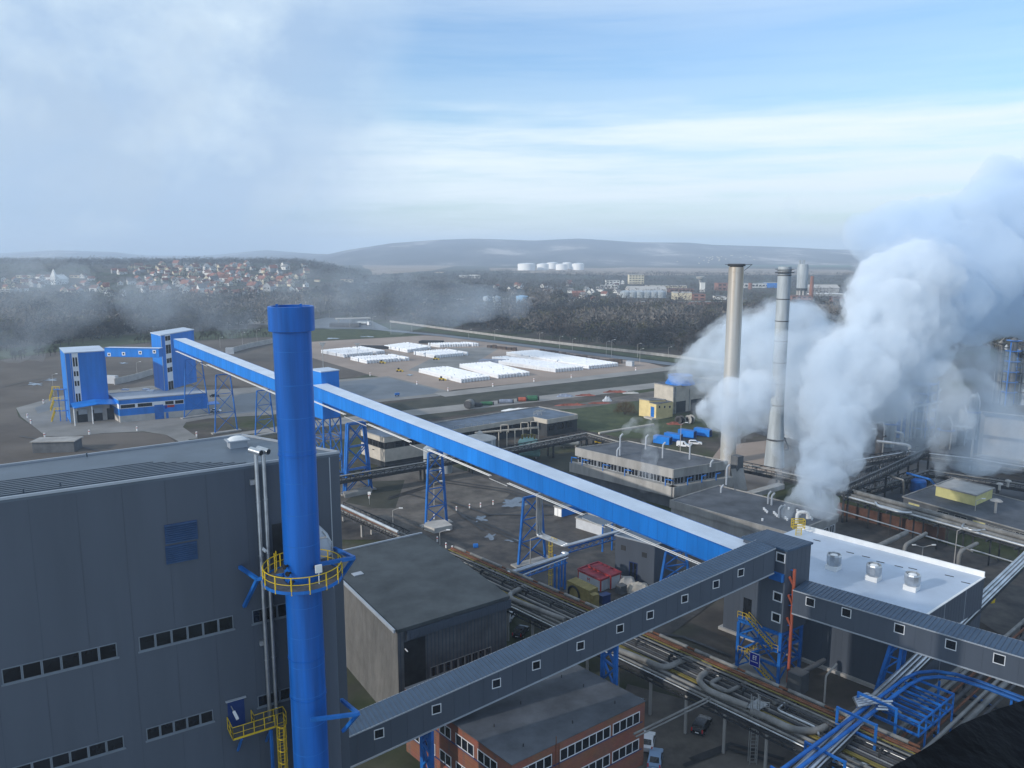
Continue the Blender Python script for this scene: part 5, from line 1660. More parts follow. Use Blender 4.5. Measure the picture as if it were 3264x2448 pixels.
# ---- main pipe rack
def main_rack():
    z = 6.6
    a, b = P(1615, 1927, z), P(2565, 2382, z)
    d = (b - a).normalized(); n = Vector((-d.y, d.x, 0))
    if n.y < 0: n = -n
    wdt = max(abs((P(2158, 2062, z + .6) - a).dot(n)), 5.0)
    L = (b - a).length
    T0, T1 = -24.0, L + 16
    at = lambda t, o, h=0: a + d * t + n * o + Vector((0, 0, h))
    t = thing('main_pipe_rack', 'broad rack of rusty, yellow and grey pipes crossing diagonally under the grey gallery', 'pipe rack', at(L / 2, wdt / 2, -z))
    st = MB()
    tt = T0
    while tt < T1:
        for o in (0.3, wdt - .3):
            q = at(tt, o); MB().beam((q.x, q.y, 0), (q.x, q.y, z - .4), .34, .34).build('post', 'concrete', t)
            f = at(tt, o, -z); 
        st.beam(at(tt, 0, -.3), at(tt, wdt, -.3), .3, .4); st.beam(at(tt, wdt * .55, .9), at(tt, wdt, .9), .25, .3); st.beam(at(tt, wdt * .55, -.2), at(tt, wdt * .55, .9), .25, .25); st.beam(at(tt, wdt - .1, -.2), at(tt, wdt - .1, .9), .25, .25)
        tt += 6.0
    for o in (0, wdt): st.beam(at(T0, o, -.45), at(T1, o, -.45), .25, .4)
    for k in range(int((T1 - T0) / 3)): st.beam(at(T0 + k * 3, 0, -1.2), at(T0 + k * 3 + 1.5, 0, -.5), .1, .1); st.beam(at(T0 + k * 3 + 1.5, 0, -.5), at(T0 + k * 3 + 3, 0, -1.2), .1, .1)
    st.beam(at(T0, 0, -1.2), at(T1, 0, -1.2), .18, .2)
    st.build('steelwork', 'rack_steel', t)
    rows = [(0.0, .02, .10, 'galvanised'), (.05, .2, .17, 'pipe_grey'), (.11, .1, .12, 'pipe_dark'), (.17, .25, .22, 'pipe_grey'), (.30, .18, .15, 'pipe_yellow'), (.35, .16, .14, 'pipe_yellow'), (.42, .2, .2, 'pipe_dark'), (.49, .15, .12, 'concrete'), (.56, .2, .2, 'pipe_dark'), (.63, .1, .12, 'pipe_grey'), (.70, .1, .15, 'pipe_dark'), (.78, .2, .2, 'pipe_silver'),
            (.60, 1.2, .13, 'pipe_dark'), (.70, 1.2, .12, 'pipe_grey'), (.80, 1.2, .11, 'pipe_yellow'), (.86, 1.25, .16, 'pipe_rust'), (.91, 1.25, .13, 'pipe_rust')]
    for o, h, r, m_ in rows:
        MB().tube([at(T0, wdt * o, h), at(T1, wdt * o, h)], r, 8).build('pipe', m_, t, smooth=True)
    # broken runs of white lagging on the far edge
    x = T0
    lg = MB(); cl = MB()
    while x < T1 - 6:
        l = random.choice((3.5, 5.0, 7.0, 9)); lg.tube([at(x, wdt * 1.0, 1.3), at(x + l, wdt * 1.0, 1.3)], .27, 10); x += l + 1.3
    cl.tube([at(T0, wdt * 1.0, 1.3), at(x, wdt * 1.0, 1.3)], .17, 8)
    lg.build('lagged_pipe', 'pipe_grey', t, smooth=True); cl.build('bare_pipe', 'pipe_rust', t, smooth=True)
    # thick grey pipe with expansion loops
    loop = lambda *q: MB().pipe(*q).build('loop_pipe', 'pipe_grey', t, smooth=True)
    h = .75
    s = lambda px: [P(u, v, z + h) for u, v in px]
    loop(s([(1675, 1868), (1622, 1895), (1632, 1910), (1800, 1976)]), .42, 1.4, 12)
    loop(s([(1960, 2068), (2050, 2102), (2118, 2132), (2182, 2102), (2210, 2100), (2226, 2106)]), .42, 1.6, 12)
    loop(s([(2226, 2106), (2272, 2126), (2222, 2164), (2252, 2200), (2384, 2252)]), .44, 1.8, 12)
    loop(s([(2378, 2177), (2318, 2206), (2290, 2195), (2262, 2178), (2300, 2158)]), .28, 1.2, 10)
    loop(s([(2466, 2240), (2490, 2232), (2530, 2250), (2660, 2310)]), .30, 1.2, 10)
    loop(s([(2395, 2268), (2440, 2285), (2530, 2328), (2605, 2330), (2640, 2312)]), .44, 1.8, 12)
    g = MB(); g.pipe(s([(2520, 2225), (2476, 2262), (2600, 2318), (2612, 2345)]), .16, .6, 8); g.build('silver_line', 'galvanised', t, smooth=True)
    g = MB(); g.pipe(s([(2020, 2340), (2262, 2222)]), .14, .6, 8); g.pipe([p + Vector((.2, -.4, -.1)) for p in s([(2020, 2340), (2262, 2222)])], .1, .6, 8)
    tag(g.build('branch_pipe', 'pipe_grey', smooth=True), 'pair of thin grey pipes crossing from the brick office to the rack', 'pipe')
    # ladder mast in front of the rack
    q = P(2400, 2440); lm = thing('ladder_mast', 'slim grey lattice ladder mast in front of the main pipe rack', 'mast', q)
    zt = hz(2222, q); m = MB()
    for dx, dy in ((-.45, 0), (.45, 0), (.45, .7), (-.45, .7)): m.beam(q + Vector((dx, dy, 0)), q + Vector((dx, dy, zt)), .1, .1)
    for i in range(int(zt / .5)): m.beam(q + Vector((-.45, 0, i * .5)), q + Vector((.45, 0, i * .5)), .05, .05); m.beam(q + Vector((.45, 0, i * .5)), q + Vector((.45, .7, i * .5 + .5)), .04, .04)
    m.build('lattice', 'steel', lm)
    b = MB().abox(q.x + .6, q.y + 1.6, zt - 2.2, 2.6, 1.6, .12, 0, .7); railing(b, [(q.x - .4, q.y + .8, zt - 2.1), (q.x + 1.8, q.y + .4, zt - 2.1)], 1.1, .04, .8); b.build('platform', 'steel', lm)
    for i, (u, v) in enumerate(((2560, 2190), (2610, 2215))):
        pass
    q = P(2542, 2200); k = MB().abox(q.x, q.y, 0, 2.4, 2.2, 3.0, 0, .7); k.tube([q + Vector((0, 0, 2.6)), q + Vector((5, 3, 3.2))], .4, 10)
    tag(k.build('valve_chamber', 'concrete_dark'), 'grey concrete valve chamber at the foot of the orange standpipe', 'chamber')
    q = P(2627, 2238); k = MB().pipe([q, q + Vector((0, 0, 4.2)), q + Vector((2.0, 1.2, 5.4))], .14, .4, 8); tag(k.build('goose_lamp', 'concrete_pale', smooth=True), 'pale bent lamp post beside the hall, right of the valve chamber', 'lamp post')
main_rack()


# ---- blue and silver pipe bridge at lower right
def blue_bridge():
    zb, zs = 8.6, 7.9
    t = thing('blue_pipe_bridge', 'bright blue twin pipes on portal frames running to the lower right corner', 'pipework', P(2750, 2420))
    m = MB(); 
    A0 = P(2480, 2462, zb); A1 = P(2905, 2146, zb); C1 = P(3015, 2143, zb); E1 = P(3275, 2236, zb)
    dirA = (A1 - A0).normalized(); nA = Vector((-dirA.y, dirA.x, 0))
    dirE = (E1 - C1).normalized(); nE = Vector((-dirE.y, dirE.x, 0))
    X = P(2955, 2110, zb)
    for o in (0, 1.1):
        a0, x, e1 = A0 - dirA * 12 - nA * o, X - (nA + nE) * o * .9, E1 + dirE * 10 - nE * o
        m.pipe([a0, x, e1], .24, 7, 12)
    m.build('blue_pipe', 'blue_steel', t, smooth=True)
    s = MB()
    B0, B1 = P(2572, 2462, zs), P(2940, 2105, zs)
    B2 = P(3262, 1842, zs)
    dB_ = (B1 - B0).normalized(); nB = Vector((-dB_.y, dB_.x, 0))
    for o, r in ((0, .26), (.62, .22), (1.2, .26), (-.5, .12)):
        s.tube([B0 - dB_ * 14 + nB * o, B1 + dB_ * 60 + nB * o], r, 10)
    s.build('silver_pipe', 'pipe_silver', t, smooth=True)
    tr = MB(); tr.box((B0 + B1) / 2 + dB_ * 20 + nB * .4 + Vector((0, 0, -.35)), dB_ * ((B1 - B0).length / 2 + 36), nB * 1.2, (0, 0, .05)); tr.build('tray', 'rack_steel', t)
    def portal(t_, w0, w1, top, bot):
        p0, p1 = A0 + dirA * t_ + nA * w0, A0 + dirA * t_ + nA * w1
        f = MB()
        for p in (p0, p1): f.beam((p.x, p.y, bot), (p.x, p.y, top), .3, .3)
        for h in (top - .15, top - 2.2, top - 4.0): f.beam((p0.x, p0.y, h), (p1.x, p1.y, h), .26, .26)
        f.build('portal', 'blue_steel', t)
    LA = (A1 - A0).length
    for f_, tp in ((.02, zb - .2), (.24, zb - .2), (.46, zb + 1.4), (.62, zb + 1.4)): portal(LA * f_, -3.6, 1.2, tp, 0)
    # row of cross beams standing to the right of the bend
    for k in range(6):
        f = MB(); p = A0 + dirA * (LA * (.68 + k * .062)); 
        q0, q1 = p - nA * .2, p - nA * 5.6
        for h in (0, -1.7): f.beam(q0 + Vector((0, 0, h - .4)), q1 + Vector((0, 0, h - .4)), .22, .26)
        f.beam(q1 + Vector((0, 0, -.3)), q1 + Vector((0, 0, -2.3)), .2, .2)
        if k % 2: f.beam(q1 + Vector((0, 0, -2)), Vector((q1.x, q1.y, 0)), .22, .22)
        f.build('cross_frame', 'blue_steel', t)
    f = MB(); p, q = A0 + dirA * (LA * .68) - nA * 5.6, A0 + dirA * (LA * .99) - nA * 5.6
    for h in (-.5, -2.2): f.beam(p + Vector((0, 0, h)), q + Vector((0, 0, h)), .18, .2)
    f.build('edge_beam', 'blue_steel', t)
    for u in (2995, 3225):
        p = P(u, 2165 if u < 3100 else 2225, zb) ; MB().beam((p.x, p.y, 0), (p.x, p.y, zb - .3), .28, .28).build('leg', 'blue_steel', t)
    # silver branch bundle crossing above
    k = MB()
    for i in range(5):
        a = P(2768 + i * 14, 2208 + i * 7, zb + .6); b = P(2822 + i * 12, 2268 + i * 2 - 4, zb - 1.2)
        k.pipe([P(2720 + i * 3, 2226 + i * 6, zb + .6), a, b], .17, .7, 8)
    for i in range(4): k.tube([P(2792 + i * 6, 2260 - i * 8, zb + .9), P(2830 + i * 5, 2262 - i * 9, zb + .9)], .14, 8)
    k.build('branch_bundle', 'galvanised', t, smooth=True)
    # lower rack with dull pipes alongside
    lt = thing('lower_pipe_rack', 'low rack of dull brown and grey pipes below the blue pipe bridge', 'pipe rack', P(2950, 2380))
    zl = 4.2
    L0, L1 = P(2640, 2520, zl), P(3320, 1930, zl); dl = (L1 - L0).normalized(); nl = Vector((-dl.y, dl.x, 0))
    for i, (r, m_) in enumerate(((.3, 'pipe_grey'), (.2, 'pipe_rust'), (.35, 'pipe_dark'), (.18, 'pipe_rust'), (.25, 'concrete'), (.4, 'pipe_grey'), (.2, 'pipe_dark'))):
        MB().tube([L0 - nl * i * 1.0, L1 - nl * i * 1.0], r, 8).build('pipe', m_, lt, smooth=True)
    w = MB(); c = (L0 + L1) / 2 - nl * 8.2; w.box((c.x, c.y, 2.0), dl * (L1 - L0).length / 2, nl * 1.0, (0, 0, .5)); w.build('trough', 'concrete_dark', lt)
    s2 = MB()
    for f_ in np.linspace(.05, .95, 12):
        q = L0.lerp(L1, f_)
        s2.beam(q + nl * .5 + Vector((0, 0, -.6)), q - nl * 7 + Vector((0, 0, -.6)), .3, .3)
        for o in (0, -6.5): s2.beam((q + nl * o) + Vector((0, 0, -.6)), Vector(((q + nl * o).x, (q + nl * o).y, 0)), .3, .3)
    s2.build('steelwork', 'rack_steel', lt)
    # thick bent pipes near the corner
    for lab, px, r, z_ in (('thick grey pipe ending by the dark ledge, upper of two', [(2740, 2330), (2790, 2352), (2898, 2400), (2915, 2412)], .38, 5.5), ('thick dull grey pipe ending by the dark ledge, lower of two', [(2690, 2340), (2830, 2400), (2868, 2440), (2880, 2470)], .5, 4.8)):
        k = MB().pipe([P(u, v, z_) for u, v in px], r, 1.2, 12); tag(k.build('thick_pipe', 'pipe_grey', smooth=True), lab, 'pipe')
    k = MB().pipe([P(2888, 2305, 2), P(2893, 2318, 3.6), P(2896, 2350, 2.4), P(2880, 2362, 1.2)], .55, 1.2, 12); tag(k.build('elbow_pipe', 'pipe_grey', smooth=True), 'upright grey elbow pipe right of the blue portals', 'pipe')
    k = MB()
    for dv in (0, 18): k.pipe([P(2718, 2414 + dv, 6.5), P(2816, 2420 + dv, 6.5), P(2830, 2440 + dv, 5.5)], .14, .4, 8)
    tag(k.build('white_lines', 'white_paint', smooth=True), 'pair of short white pipes at the bottom edge by the dark ledge', 'pipe')
    k = MB(); a, b = P(3098, 2214, .9), P(3190, 2270, .9); k.tube([a, b], .22, 8); tag(k.build('ground_pipe', 'blue_steel', smooth=True), 'single blue pipe lying low on the brown ground at right', 'pipe')
blue_bridge()


def ledge():
    px = [(2800, 2475, 7.0), (2850, 2440, 7.0), (2925, 2401, 7.3), (3068, 2303, 7.8), (3180, 2262, 8.2), (3300, 2215, 8.6)]
    top = [D(*p) for p in px]
    n = len(top); vs, fs = [], []
    rows = 16
    for i in range(rows):
        f = i / (rows - 1)
        for j in range(33):
            x = j / 32 * (n - 1); k = min(int(x), n - 2)
            p = top[k].lerp(top[k + 1], x - k)
            q = Vector((p.x * .55 + 1.3, p.y * .38 + .4, p.z - .9))
            r = p.lerp(q, f)
            nz = noise.fractal(Vector((r.x * 1.3, r.y * 1.3, r.z)), 1.0, 2.0, 4)
            r.z += nz * .03; vs.append(r)
    for i in range(rows - 1):
        for j in range(32): a = i * 33 + j; fs.append((a, a + 1, a + 34, a + 33))
    m = MB().add(vs, fs)
    lo = [Vector((v.x, v.y, v.z - 1.2)) for v in vs[:33]]
    m.add(list(vs[:33]) + lo, [(j, j + 1, 34 + j, 33 + j) for j in range(32)])
    mat('wet_felt', (0.004, 0.0045, 0.006), 0.6, var=.5, scale=2.5, spec=.06, bump=.35, bscale=5)
    tag(m.build('roof_ledge', 'wet_felt', smooth=True), 'black crumpled wet roofing felt ledge close by in the lower right corner', 'ledge')
ledge()
# ================================================================== RIGHT OF THE PLANT: chimneys, tanks, process towers
def tall_chimneys():
    c = D(2348, 842, 240); c.z = 0
    t = thing('steel_chimney', 'tall brown stained stainless steel chimney with a ring walkway at its top', 'chimney', c)
    zt = hz(842, c); r = 2.28
    pr = [(r * 1.06, 0), (r * 1.03, 25)]
    MB().lathe(c, [(r * 1.05, 0), (r * 1.04, 24), (r, zt - .8)], 36).build('shaft', 'stained_steel', t, smooth=True)
    k = MB()
    for z in np.arange(4, zt - 2, 2.9): k.lathe(c, [(r * 1.05 - .05 * z / zt * r, z - .05), (r * 1.075 - .05 * z / zt * r, z), (r * 1.05 - .05 * z / zt * r, z + .05)], 36)
    k.build('seam_ring', 'stained_steel', t, smooth=True)
    k = MB().lathe(c, [(r, zt - .6), (r * 1.16, zt - .4), (r * 1.16, zt - .15), (r * 1.05, zt + .1), (r * .9, zt), (r * .85, zt - 2), (.1, zt - 2.1)], 36)
    k.beam((c.x + r, c.y, zt - .1), (c.x + r * 2.0, c.y - .6, zt - .1), 1.2, .15); k.beam((c.x + r, c.y, zt - 2), (c.x + r * 1.9, c.y - .6, zt - .2), .15, .15)
    k.beam((c.x - r, c.y, zt - .1), (c.x - r * 1.5, c.y - .6, zt - .1), .8, .12)
    k.build('top_walkway', 'rack_steel', t, smooth=True)
    c = D(2502, 850, 235); c.z = 0
    t = thing('pale_chimney', 'pale grey ringed chimney with flared conical foot rising from the steam', 'chimney', c)
    zt = hz(850, c); r = 1.95
    MB().lathe(c, [(r * 1.55, 0), (r * 1.18, 12), (r * 1.08, 15), (r, 22), (r * .98, zt)], 36).build('shaft', 'stack_pale', t, smooth=True)
    k = MB()
    for z in (zt - 1.2, zt - 2.5, zt - 9.5, zt - 16, zt - 22, zt - 28.5, zt - 35, zt - 41.5): k.lathe(c, [(r, z - .12), (r * 1.05, z - .1), (r * 1.05, z + .1), (r, z + .12)], 36)
    k.build('seam_ring', 'pipe_dark', t, smooth=True)
    z = hz(868, c); k = MB().lathe(c, [(r, z - .2), (r * 1.42, z - .15), (r * 1.42, z + .05), (r, z + .1)], 36); k.ring(c, r * 1.38, z + .9, .06, None, 36)
    k.build('ring_walkway', 'rack_steel', t, smooth=True)
    z = hz(1398, c); k = MB(); k.tube([(c.x + math.cos(a) * r * 1.5, c.y + math.sin(a) * r * 1.5, z) for a in np.linspace(-math.pi, .2, 15)], .25, 8)
    k.pipe([(c.x + r * 1.4, c.y - .4, z), (c.x + r * 2.1, c.y - .6, z - 3), (c.x + r * 1.5, c.y - 1, z - 3.4)], .22, .8); k.build('collar_pipe', 'pipe_dark', t, smooth=True)
tall_chimneys()


def cooling_block():
    t, wl, wr, z = block('cooling_block', 'pale concrete cooling block with blue fan cone on its roof, steaming', (2086, 1222), (2146, 1233), (2290, 1214), foot=1318, wall='cream', roof='concrete_dark')
    q = P(2168, 1222, z); k = MB().lathe(q, [(6.2, z), (4.9, z + 2.2), (5.0, z + 3.6), (4.6, z + 3.6), (4.4, z + 1.0)], 28); k.build('fan_cone', 'blue_steel', t, smooth=True)
    k = MB()
    for tt in (.15, 1.2): k.tube([wr.pt(tt, 0, .3), wr.pt(tt, z, .3)], .35, 8)
    for f in (.35, .7): wr.panel(k, wr.L * f, wr.L * f + .3, 0, z, .01, .2)
    k.build('downpipe', 'galvanised', t)
    for f in (.02, .37, .72): wr.panel(MB(), wr.L * f + .6, wr.L * (f + .26), 0, z * .42, .01, .05).build('air_inlet', 'black_band', t)
    t, wl, wr, z = block('yellow_substation', 'small cream yellow building with blue door, rear taller part', (2038, 1272), (2070, 1277), (2122, 1274), foot=1331, wall='yellow_wall', roof='concrete_dark')
    k = MB(); a, b = P(2070, 1283, z - .7), P(2091, 1289, z - .7); c = P(2144, 1281, z - .7)
    L_, F_, R_ = P(2068, 1284, z - .8), P(2092, 1290, z - .8), P(2145, 1281, z - .8)
    an = MB().prism([L_, F_, R_, quad4(L_, F_, R_)], 0, z - .8); an.build('annexe', 'yellow_wall', t)
    an = MB().prism([p.lerp((L_ + R_) / 2, .06) for p in (L_, F_, R_, quad4(L_, F_, R_))], z - .79, z - .6); an.build('annexe_roof', 'concrete_dark', t)
    w = Wall(F_, R_); w2 = Wall(L_, F_)
    for u in (2102, 2118.5, 2135): x, zz = w.uv(u, 1297); w.window(t, x - .5, x + .5, zz - .5, zz + .5, .08, 1, ('cream', 'glass_dark'), 'window', .05)
    k = MB(); w2.panel(k, w2.L * .3, w2.L * .75, .8, z - 2.0, .01, .06); k.build('door', 'blue_steel', t)
    k = MB(); w2.panel(k, -.5, w2.L, 0, .7, .01, 2.0); k.build('step', 'concrete_pale', t)
cooling_block()


def containers():
    a0 = R(-38)
    for i, (u, v, lab) in enumerate(((2112, 1414, 'leftmost blue storage container behind the vented concrete roof'), (2146, 1405, 'second blue storage container, just left of the white van'), (2190, 1394, 'third blue storage container with roof ladder, behind the white cars'), (2240, 1389, 'rightmost blue storage container, partly in steam'))):
        q = P(u, v); t = thing('storage_container', lab, 'container', q, 'blue storage containers by the car park'); t.rotation_euler.z = a0
        m = MB().abox(0, 0, .15, 6.06, 2.44, 2.5)
        for k in range(20):
            for s in (-1, 1): m.abox(-2.9 + k * .305, s * 1.235, .3, .15, .05, 2.2)
        o = bpy.data.objects.new('shell', m.mesh('container_shell', 'blue_paint')); C.objects.link(o); o.parent = t
        m = MB().abox(0, 0, 2.65, 6.0, 2.4, .06)
        o = bpy.data.objects.new('roof', m.mesh('container_roof', 'blue_steel')); C.objects.link(o); o.parent = t
        m = MB(); [m.abox(3.05, s * .58, .3, .05, 1.1, 2.2) for s in (-1, 1)]; [m.tube([(3.12, s * .25, .3), (3.12, s * .25, 2.5)], .04, 5) for s in (-1, 1)]
        o = bpy.data.objects.new('door', m.mesh('container_door', 'blue_dark')); C.objects.link(o); o.parent = t
    for i, (u, v, m_, lab) in enumerate(((2166, 1352, 'pipe_dark', 'dark cable reel standing on edge by the red gravel heap'), (2198, 1350, 'concrete', 'pale cable reel standing on edge right of the dark reel'))):
        q = P(u, v); t = thing('cable_reel', lab, 'reel', q); d = Vector((.8, .6, 0))
        for s in (-.9, .9): MB().tube([q + d * s + Vector((0, 0, 1.7)), q + d * (s + .15) + Vector((0, 0, 1.7))], 1.7, 20).build('flange', m_, t)
        MB().tube([q + d * -.9 + Vector((0, 0, 1.7)), q + d * .95 + Vector((0, 0, 1.7))], 1.0, 16).build('drum', 'black_rubber', t)
    q = P(1998 - 120, 1419); t = thing('yellow_truck', 'small yellow loader beside the dark pipe bridge junction', 'loader', P(1911, 1417)); q = P(1911, 1417)
    MB().abox(q.x, q.y, .7, 3.2, 1.6, 1.0).build('body', 'yellow_paint', t); MB().abox(q.x + .3, q.y, 1.7, 1.4, 1.4, 1.2).build('cab', 'glass_dark', t)
    for x in (-1, 1):
        for y in (-.8, .8): MB().tube([(q.x + x, q.y + y - .15, .5), (q.x + x, q.y + y + .15, .5)], .5, 12).build('wheel', 'black_rubber', t)
containers()


mat('brick_dark', (0.11, 0.055, 0.038), .9, var=.4, scale=.3)


def process_plant():
    # lattice fronted building behind the pale chimney
    t, wl, wr, z = block('pipe_fronted_building', 'grey process building covered with upright pipes, half lost in steam', (2508, 1272), (2532, 1276), (2700, 1290), foot=1400, wall='stack_pale', roof='concrete_pale')
    k = MB()
    for i in range(14): x = wr.L * (i + .5) / 14; k.tube([wr.pt(x, .5, .5), wr.pt(x, z - 1 - (i % 3), .5)], .22, 6)
    for f in (.3, .55, .85): k.tube([wr.pt(0, z * f, .7), wr.pt(wr.L, z * f, .7)], .18, 6)
    k.build('pipe', 'pipe_grey', t)
    q = P(2600, 1275, z); k = MB().tube([q, q + Vector((0, 0, 9))], .5, 8); k.build('vent', 'stack_pale', t)
    # blue steel towers in the steam
    for lab, u, v, top, w_, m_ in (('blue steel process tower in the steam, left of a taller grey one', 2875, 1400, 1268, 6, 'blue_steel'), ('grey and blue process tower with railed head in the steam', 2945, 1395, 1228, 8, 'concrete_dark')):
        q = P(u, v); zt = hz(top, q); t = thing('process_tower', lab, 'tower', q)
        MB().abox(q.x, q.y + w_ / 2, 0, w_ * .6, w_ * .6, zt - 1, 0, .7).build('core', m_, t)
        f = MB()
        for k in range(6):
            z = zt * (k + 1) / 6
            f.abox(q.x, q.y + w_ / 2, z - .2, w_, w_, .2, 0, .7)
        for a in range(4):
            x, y = q.x + w_ * .68 * math.cos(.7 + math.pi / 4 + a * math.pi / 2), q.y + w_ / 2 + w_ * .68 * math.sin(.7 + math.pi / 4 + a * math.pi / 2)
            f.beam((x, y, 0), (x, y, zt + 1), .35, .35)
        f.build('frame', 'blue_steel', t)
        p = MB()
        for k in range(4): p.pipe([(q.x - w_ * .5 + k * w_ * .3, q.y - 1.2, 0), (q.x - w_ * .5 + k * w_ * .3, q.y - 1.2, zt * (.6 + .1 * k)), (q.x - w_ * .2 + k * w_ * .3, q.y + 2, zt * (.6 + .1 * k))], .3, 1, 8)
        p.build('riser', 'pipe_silver', t, smooth=True)
    # column cluster at the right edge
    q0 = P(3215, 1300)
    for i, (u, top, r, m_) in enumerate(((3172, 1085, 1.3, 'pipe_grey'), (3190, 1098, 1.0, 'stack_pale'), (3212, 1075, 1.8, 'concrete_dark'), (3236, 1108, 1.2, 'pipe_grey'), (3256, 1090, 1.7, 'stack_pale'), (3290, 1100, 1.6, 'pipe_grey'))):
        q = P(u, 1285 + 4 * (i % 3)); zt = hz(top, q)
        t = thing('process_column', ('slender ' if r < 1.4 else 'stout ') + ('pale' if m_ == 'stack_pale' else 'grey' if m_ == 'pipe_grey' else 'dark') + ' process column of the tall cluster at the right edge, column ' + 'first second third fourth fifth sixth'.split()[i] + ' from left', 'column', q, 'process columns at the right edge')
        MB().lathe(q, [(r, 0), (r, zt * .5), (r * .8, zt * .55), (r * .8, zt - 1), (.2, zt)], 16).build('shell', m_, t, smooth=True)
        f = MB()
        for z in np.linspace(zt * .2, zt * .95, 6): f.lathe(q, [(r * .9, z), (r * 1.7, z), (r * 1.7, z + .2), (r * .9, z + .2)], 12)
        f.tube([(q.x - r * 1.3, q.y - r, 0), (q.x - r * 1.3, q.y - r, zt - 2)], .25, 6)
        f.build('walkway', 'blue_steel' if i in (2, 3) else 'rack_steel', t)
    for u, v, top, r, m_, lab in ((2700, 1440, 1330, 1.6, 'pipe_grey', 'grey upright vessel at the left side of the main steam plume foot'), (2800, 1455, 1345, 1.2, 'pipe_dark', 'slim dark upright vessel beside the steam plume'), (2830, 1425, 1300, 1.9, 'stack_pale', 'pale upright vessel before the blue process tower'), (3010, 1430, 1330, 1.7, 'concrete_dark', 'dark upright vessel right of the process towers'), (3060, 1420, 1300, 1.3, 'pipe_grey', 'slim grey upright vessel left of the pale hall'), (3095, 1400, 1255, 1.6, 'stack_pale', 'tall pale upright vessel behind the gooseneck pipe')):
        q = P(u, v); zt = hz(top, q); t = thing('process_vessel', lab, 'vessel', q)
        MB().lathe(q, [(r, 0), (r, zt - 1), (r * .6, zt - .2), (.1, zt)], 18).build('shell', m_, t, smooth=True)
        k = MB(); k.lathe(q, [(r, zt * .6), (r * 1.6, zt * .6), (r * 1.6, zt * .6 + .2), (r, zt * .6 + .2)], 14); k.build('walkway', 'blue_steel' if u % 20 else 'rack_steel', t)
        k = MB().pipe([(q.x + r * .5, q.y - r, 0), (q.x + r * .5, q.y - r * 1.2, zt * .85), (q.x + r * .2, q.y - r * .3, zt + .6)], .22, .8, 8); k.build('riser', 'pipe_silver', t, smooth=True)
    # buildings
    t, wl, wr, z = block('pale_works_hall', 'large pale windowless hall at the right edge behind thin steam', (3128, 1312), (3140, 1330), (3330, 1352), foot=1500, wall='concrete', roof='concrete_dark')
    k = MB(); wr.panel(k, 0, wr.L, z * .62, z * .68, .01, .1); k.build('band', 'concrete_dark', t)
    k = MB()
    for i in range(5): k.tube([wr.pt(-2, 1.5 + i * .9, 1.2), wr.pt(wr.L, 1.2 + i * .9, 1.2)], .25, 6)
    k.build('wall_pipe', 'pipe_grey', t)
    # flat roofed building at the right with yellow penthouse
    l, f, r = (2880, 1585), (3300, 1704), (3420, 1640)
    t, wl, wr, z = block('flat_roof_plant', 'long flat dark roofed plant building at right with grey front and small windows', l, f, r, foot=1760, wall='concrete_dark', roof='bitumen', lip=.3)
    for u, v in ((2913, 1614), (3005, 1640), (3062, 1655), (3120, 1672), (3170, 1688), (3215, 1700), (3250, 1708)):
        x, zz = wl.uv(u, v); wl.window(t, x - 1.5, x + 1.5, zz - .8, zz + .8, .1, 2, ('concrete', 'glass_dark' if u % 3 else 'yellow_pale'), 'window', .05)
    k = MB(); x, zz = wl.uv(2960, 1632); wl.panel(k, x - 2.6, x + 2.6, zz - .7, zz + .5, .01, .1); k.build('pale_panel', 'container_white', t)
    for u, v in ((3065, 1560), (3095, 1566), (3212, 1552), (3185, 1562)):
        q = P(u, v, z); k = MB().lathe(q, [(.3, z), (.3, z + 1.4), (.8, z + 1.5), (.7, z + 1.8), (.1, z + 2.0)], 12); k.build('roof_vent', 'concrete_pale', t, smooth=True)
    q = P(3172, 1635, z); k = MB().lathe(q, [(.28, z), (.28, z + 2.9), (1.4, z + 3.0), (1.0, z + 3.3), (.1, z + 3.6)], 16); k.build('mushroom_vent', 'concrete_pale', t, smooth=True)
    zz = z + 2.6
    t, wl, wr, z2 = block('yellow_penthouse', 'yellow walled penthouse with pale flat roof on the dark flat roof', (2984, 1548), (3110, 1580), (3165, 1556), z=zz, wall='yellow_pale', roof='concrete_pale', lip=.35)
    q = P(2925, 1568, 0); zt = hz(1533, q); t = thing('blue_tank', 'bright blue round tank beside the steaming yellow penthouse', 'tank', q)
    MB().lathe(q, [(2.0, 0), (2.0, zt), (1.7, zt + .35), (.1, zt + .5)], 28).build('shell', 'blue_steel', t, smooth=True)
    k = MB(); k.ring(q, 2.03, .4, .1, None, 28); k.tube([q + Vector((2, 0, 0)), q + Vector((2.1, 0, zt))], .08, 6); k.build('fitting', 'blue_dark', t)
    k = MB(); k.pipe([P(2890, 1508, 6), P(2965, 1528, 6), P(2978, 1545, 4)], .3, 1, 8); tag(k.build('blue_pipe', 'blue_steel', smooth=True), 'blue pipe leading to the yellow penthouse vent', 'pipe')
    k = MB(); k.pipe([P(2806, 1490, 1), P(2806, 1490, 1) + Vector((0, 0, 0.1)), P(2820, 1512, 5), P(2880, 1530, 8), P(2882, 1590, 0)], .22, .8, 8); tag(k.build('bent_pipe', 'concrete', smooth=True), 'thin bent grey pipe left of the blue tank', 'pipe')
    k = MB(); q = P(2890, 1408); k.pipe([q, q + Vector((0, 0, 11)), q + Vector((3, 2, 12)), q + Vector((14, 6, 13))], .5, 1.5, 10); tag(k.build('riser_pipe', 'pipe_silver', smooth=True), 'silver riser pipe bending right among the steam', 'pipe')
    k = MB(); q = P(3092, 1500); k.pipe([q, q + Vector((0, 0, 13)), q + Vector((-6, 1, 13.6))], .35, 1.5, 10); tag(k.build('gooseneck_pipe', 'pipe_silver', smooth=True), 'tall silver gooseneck pipe before the pale hall', 'pipe')
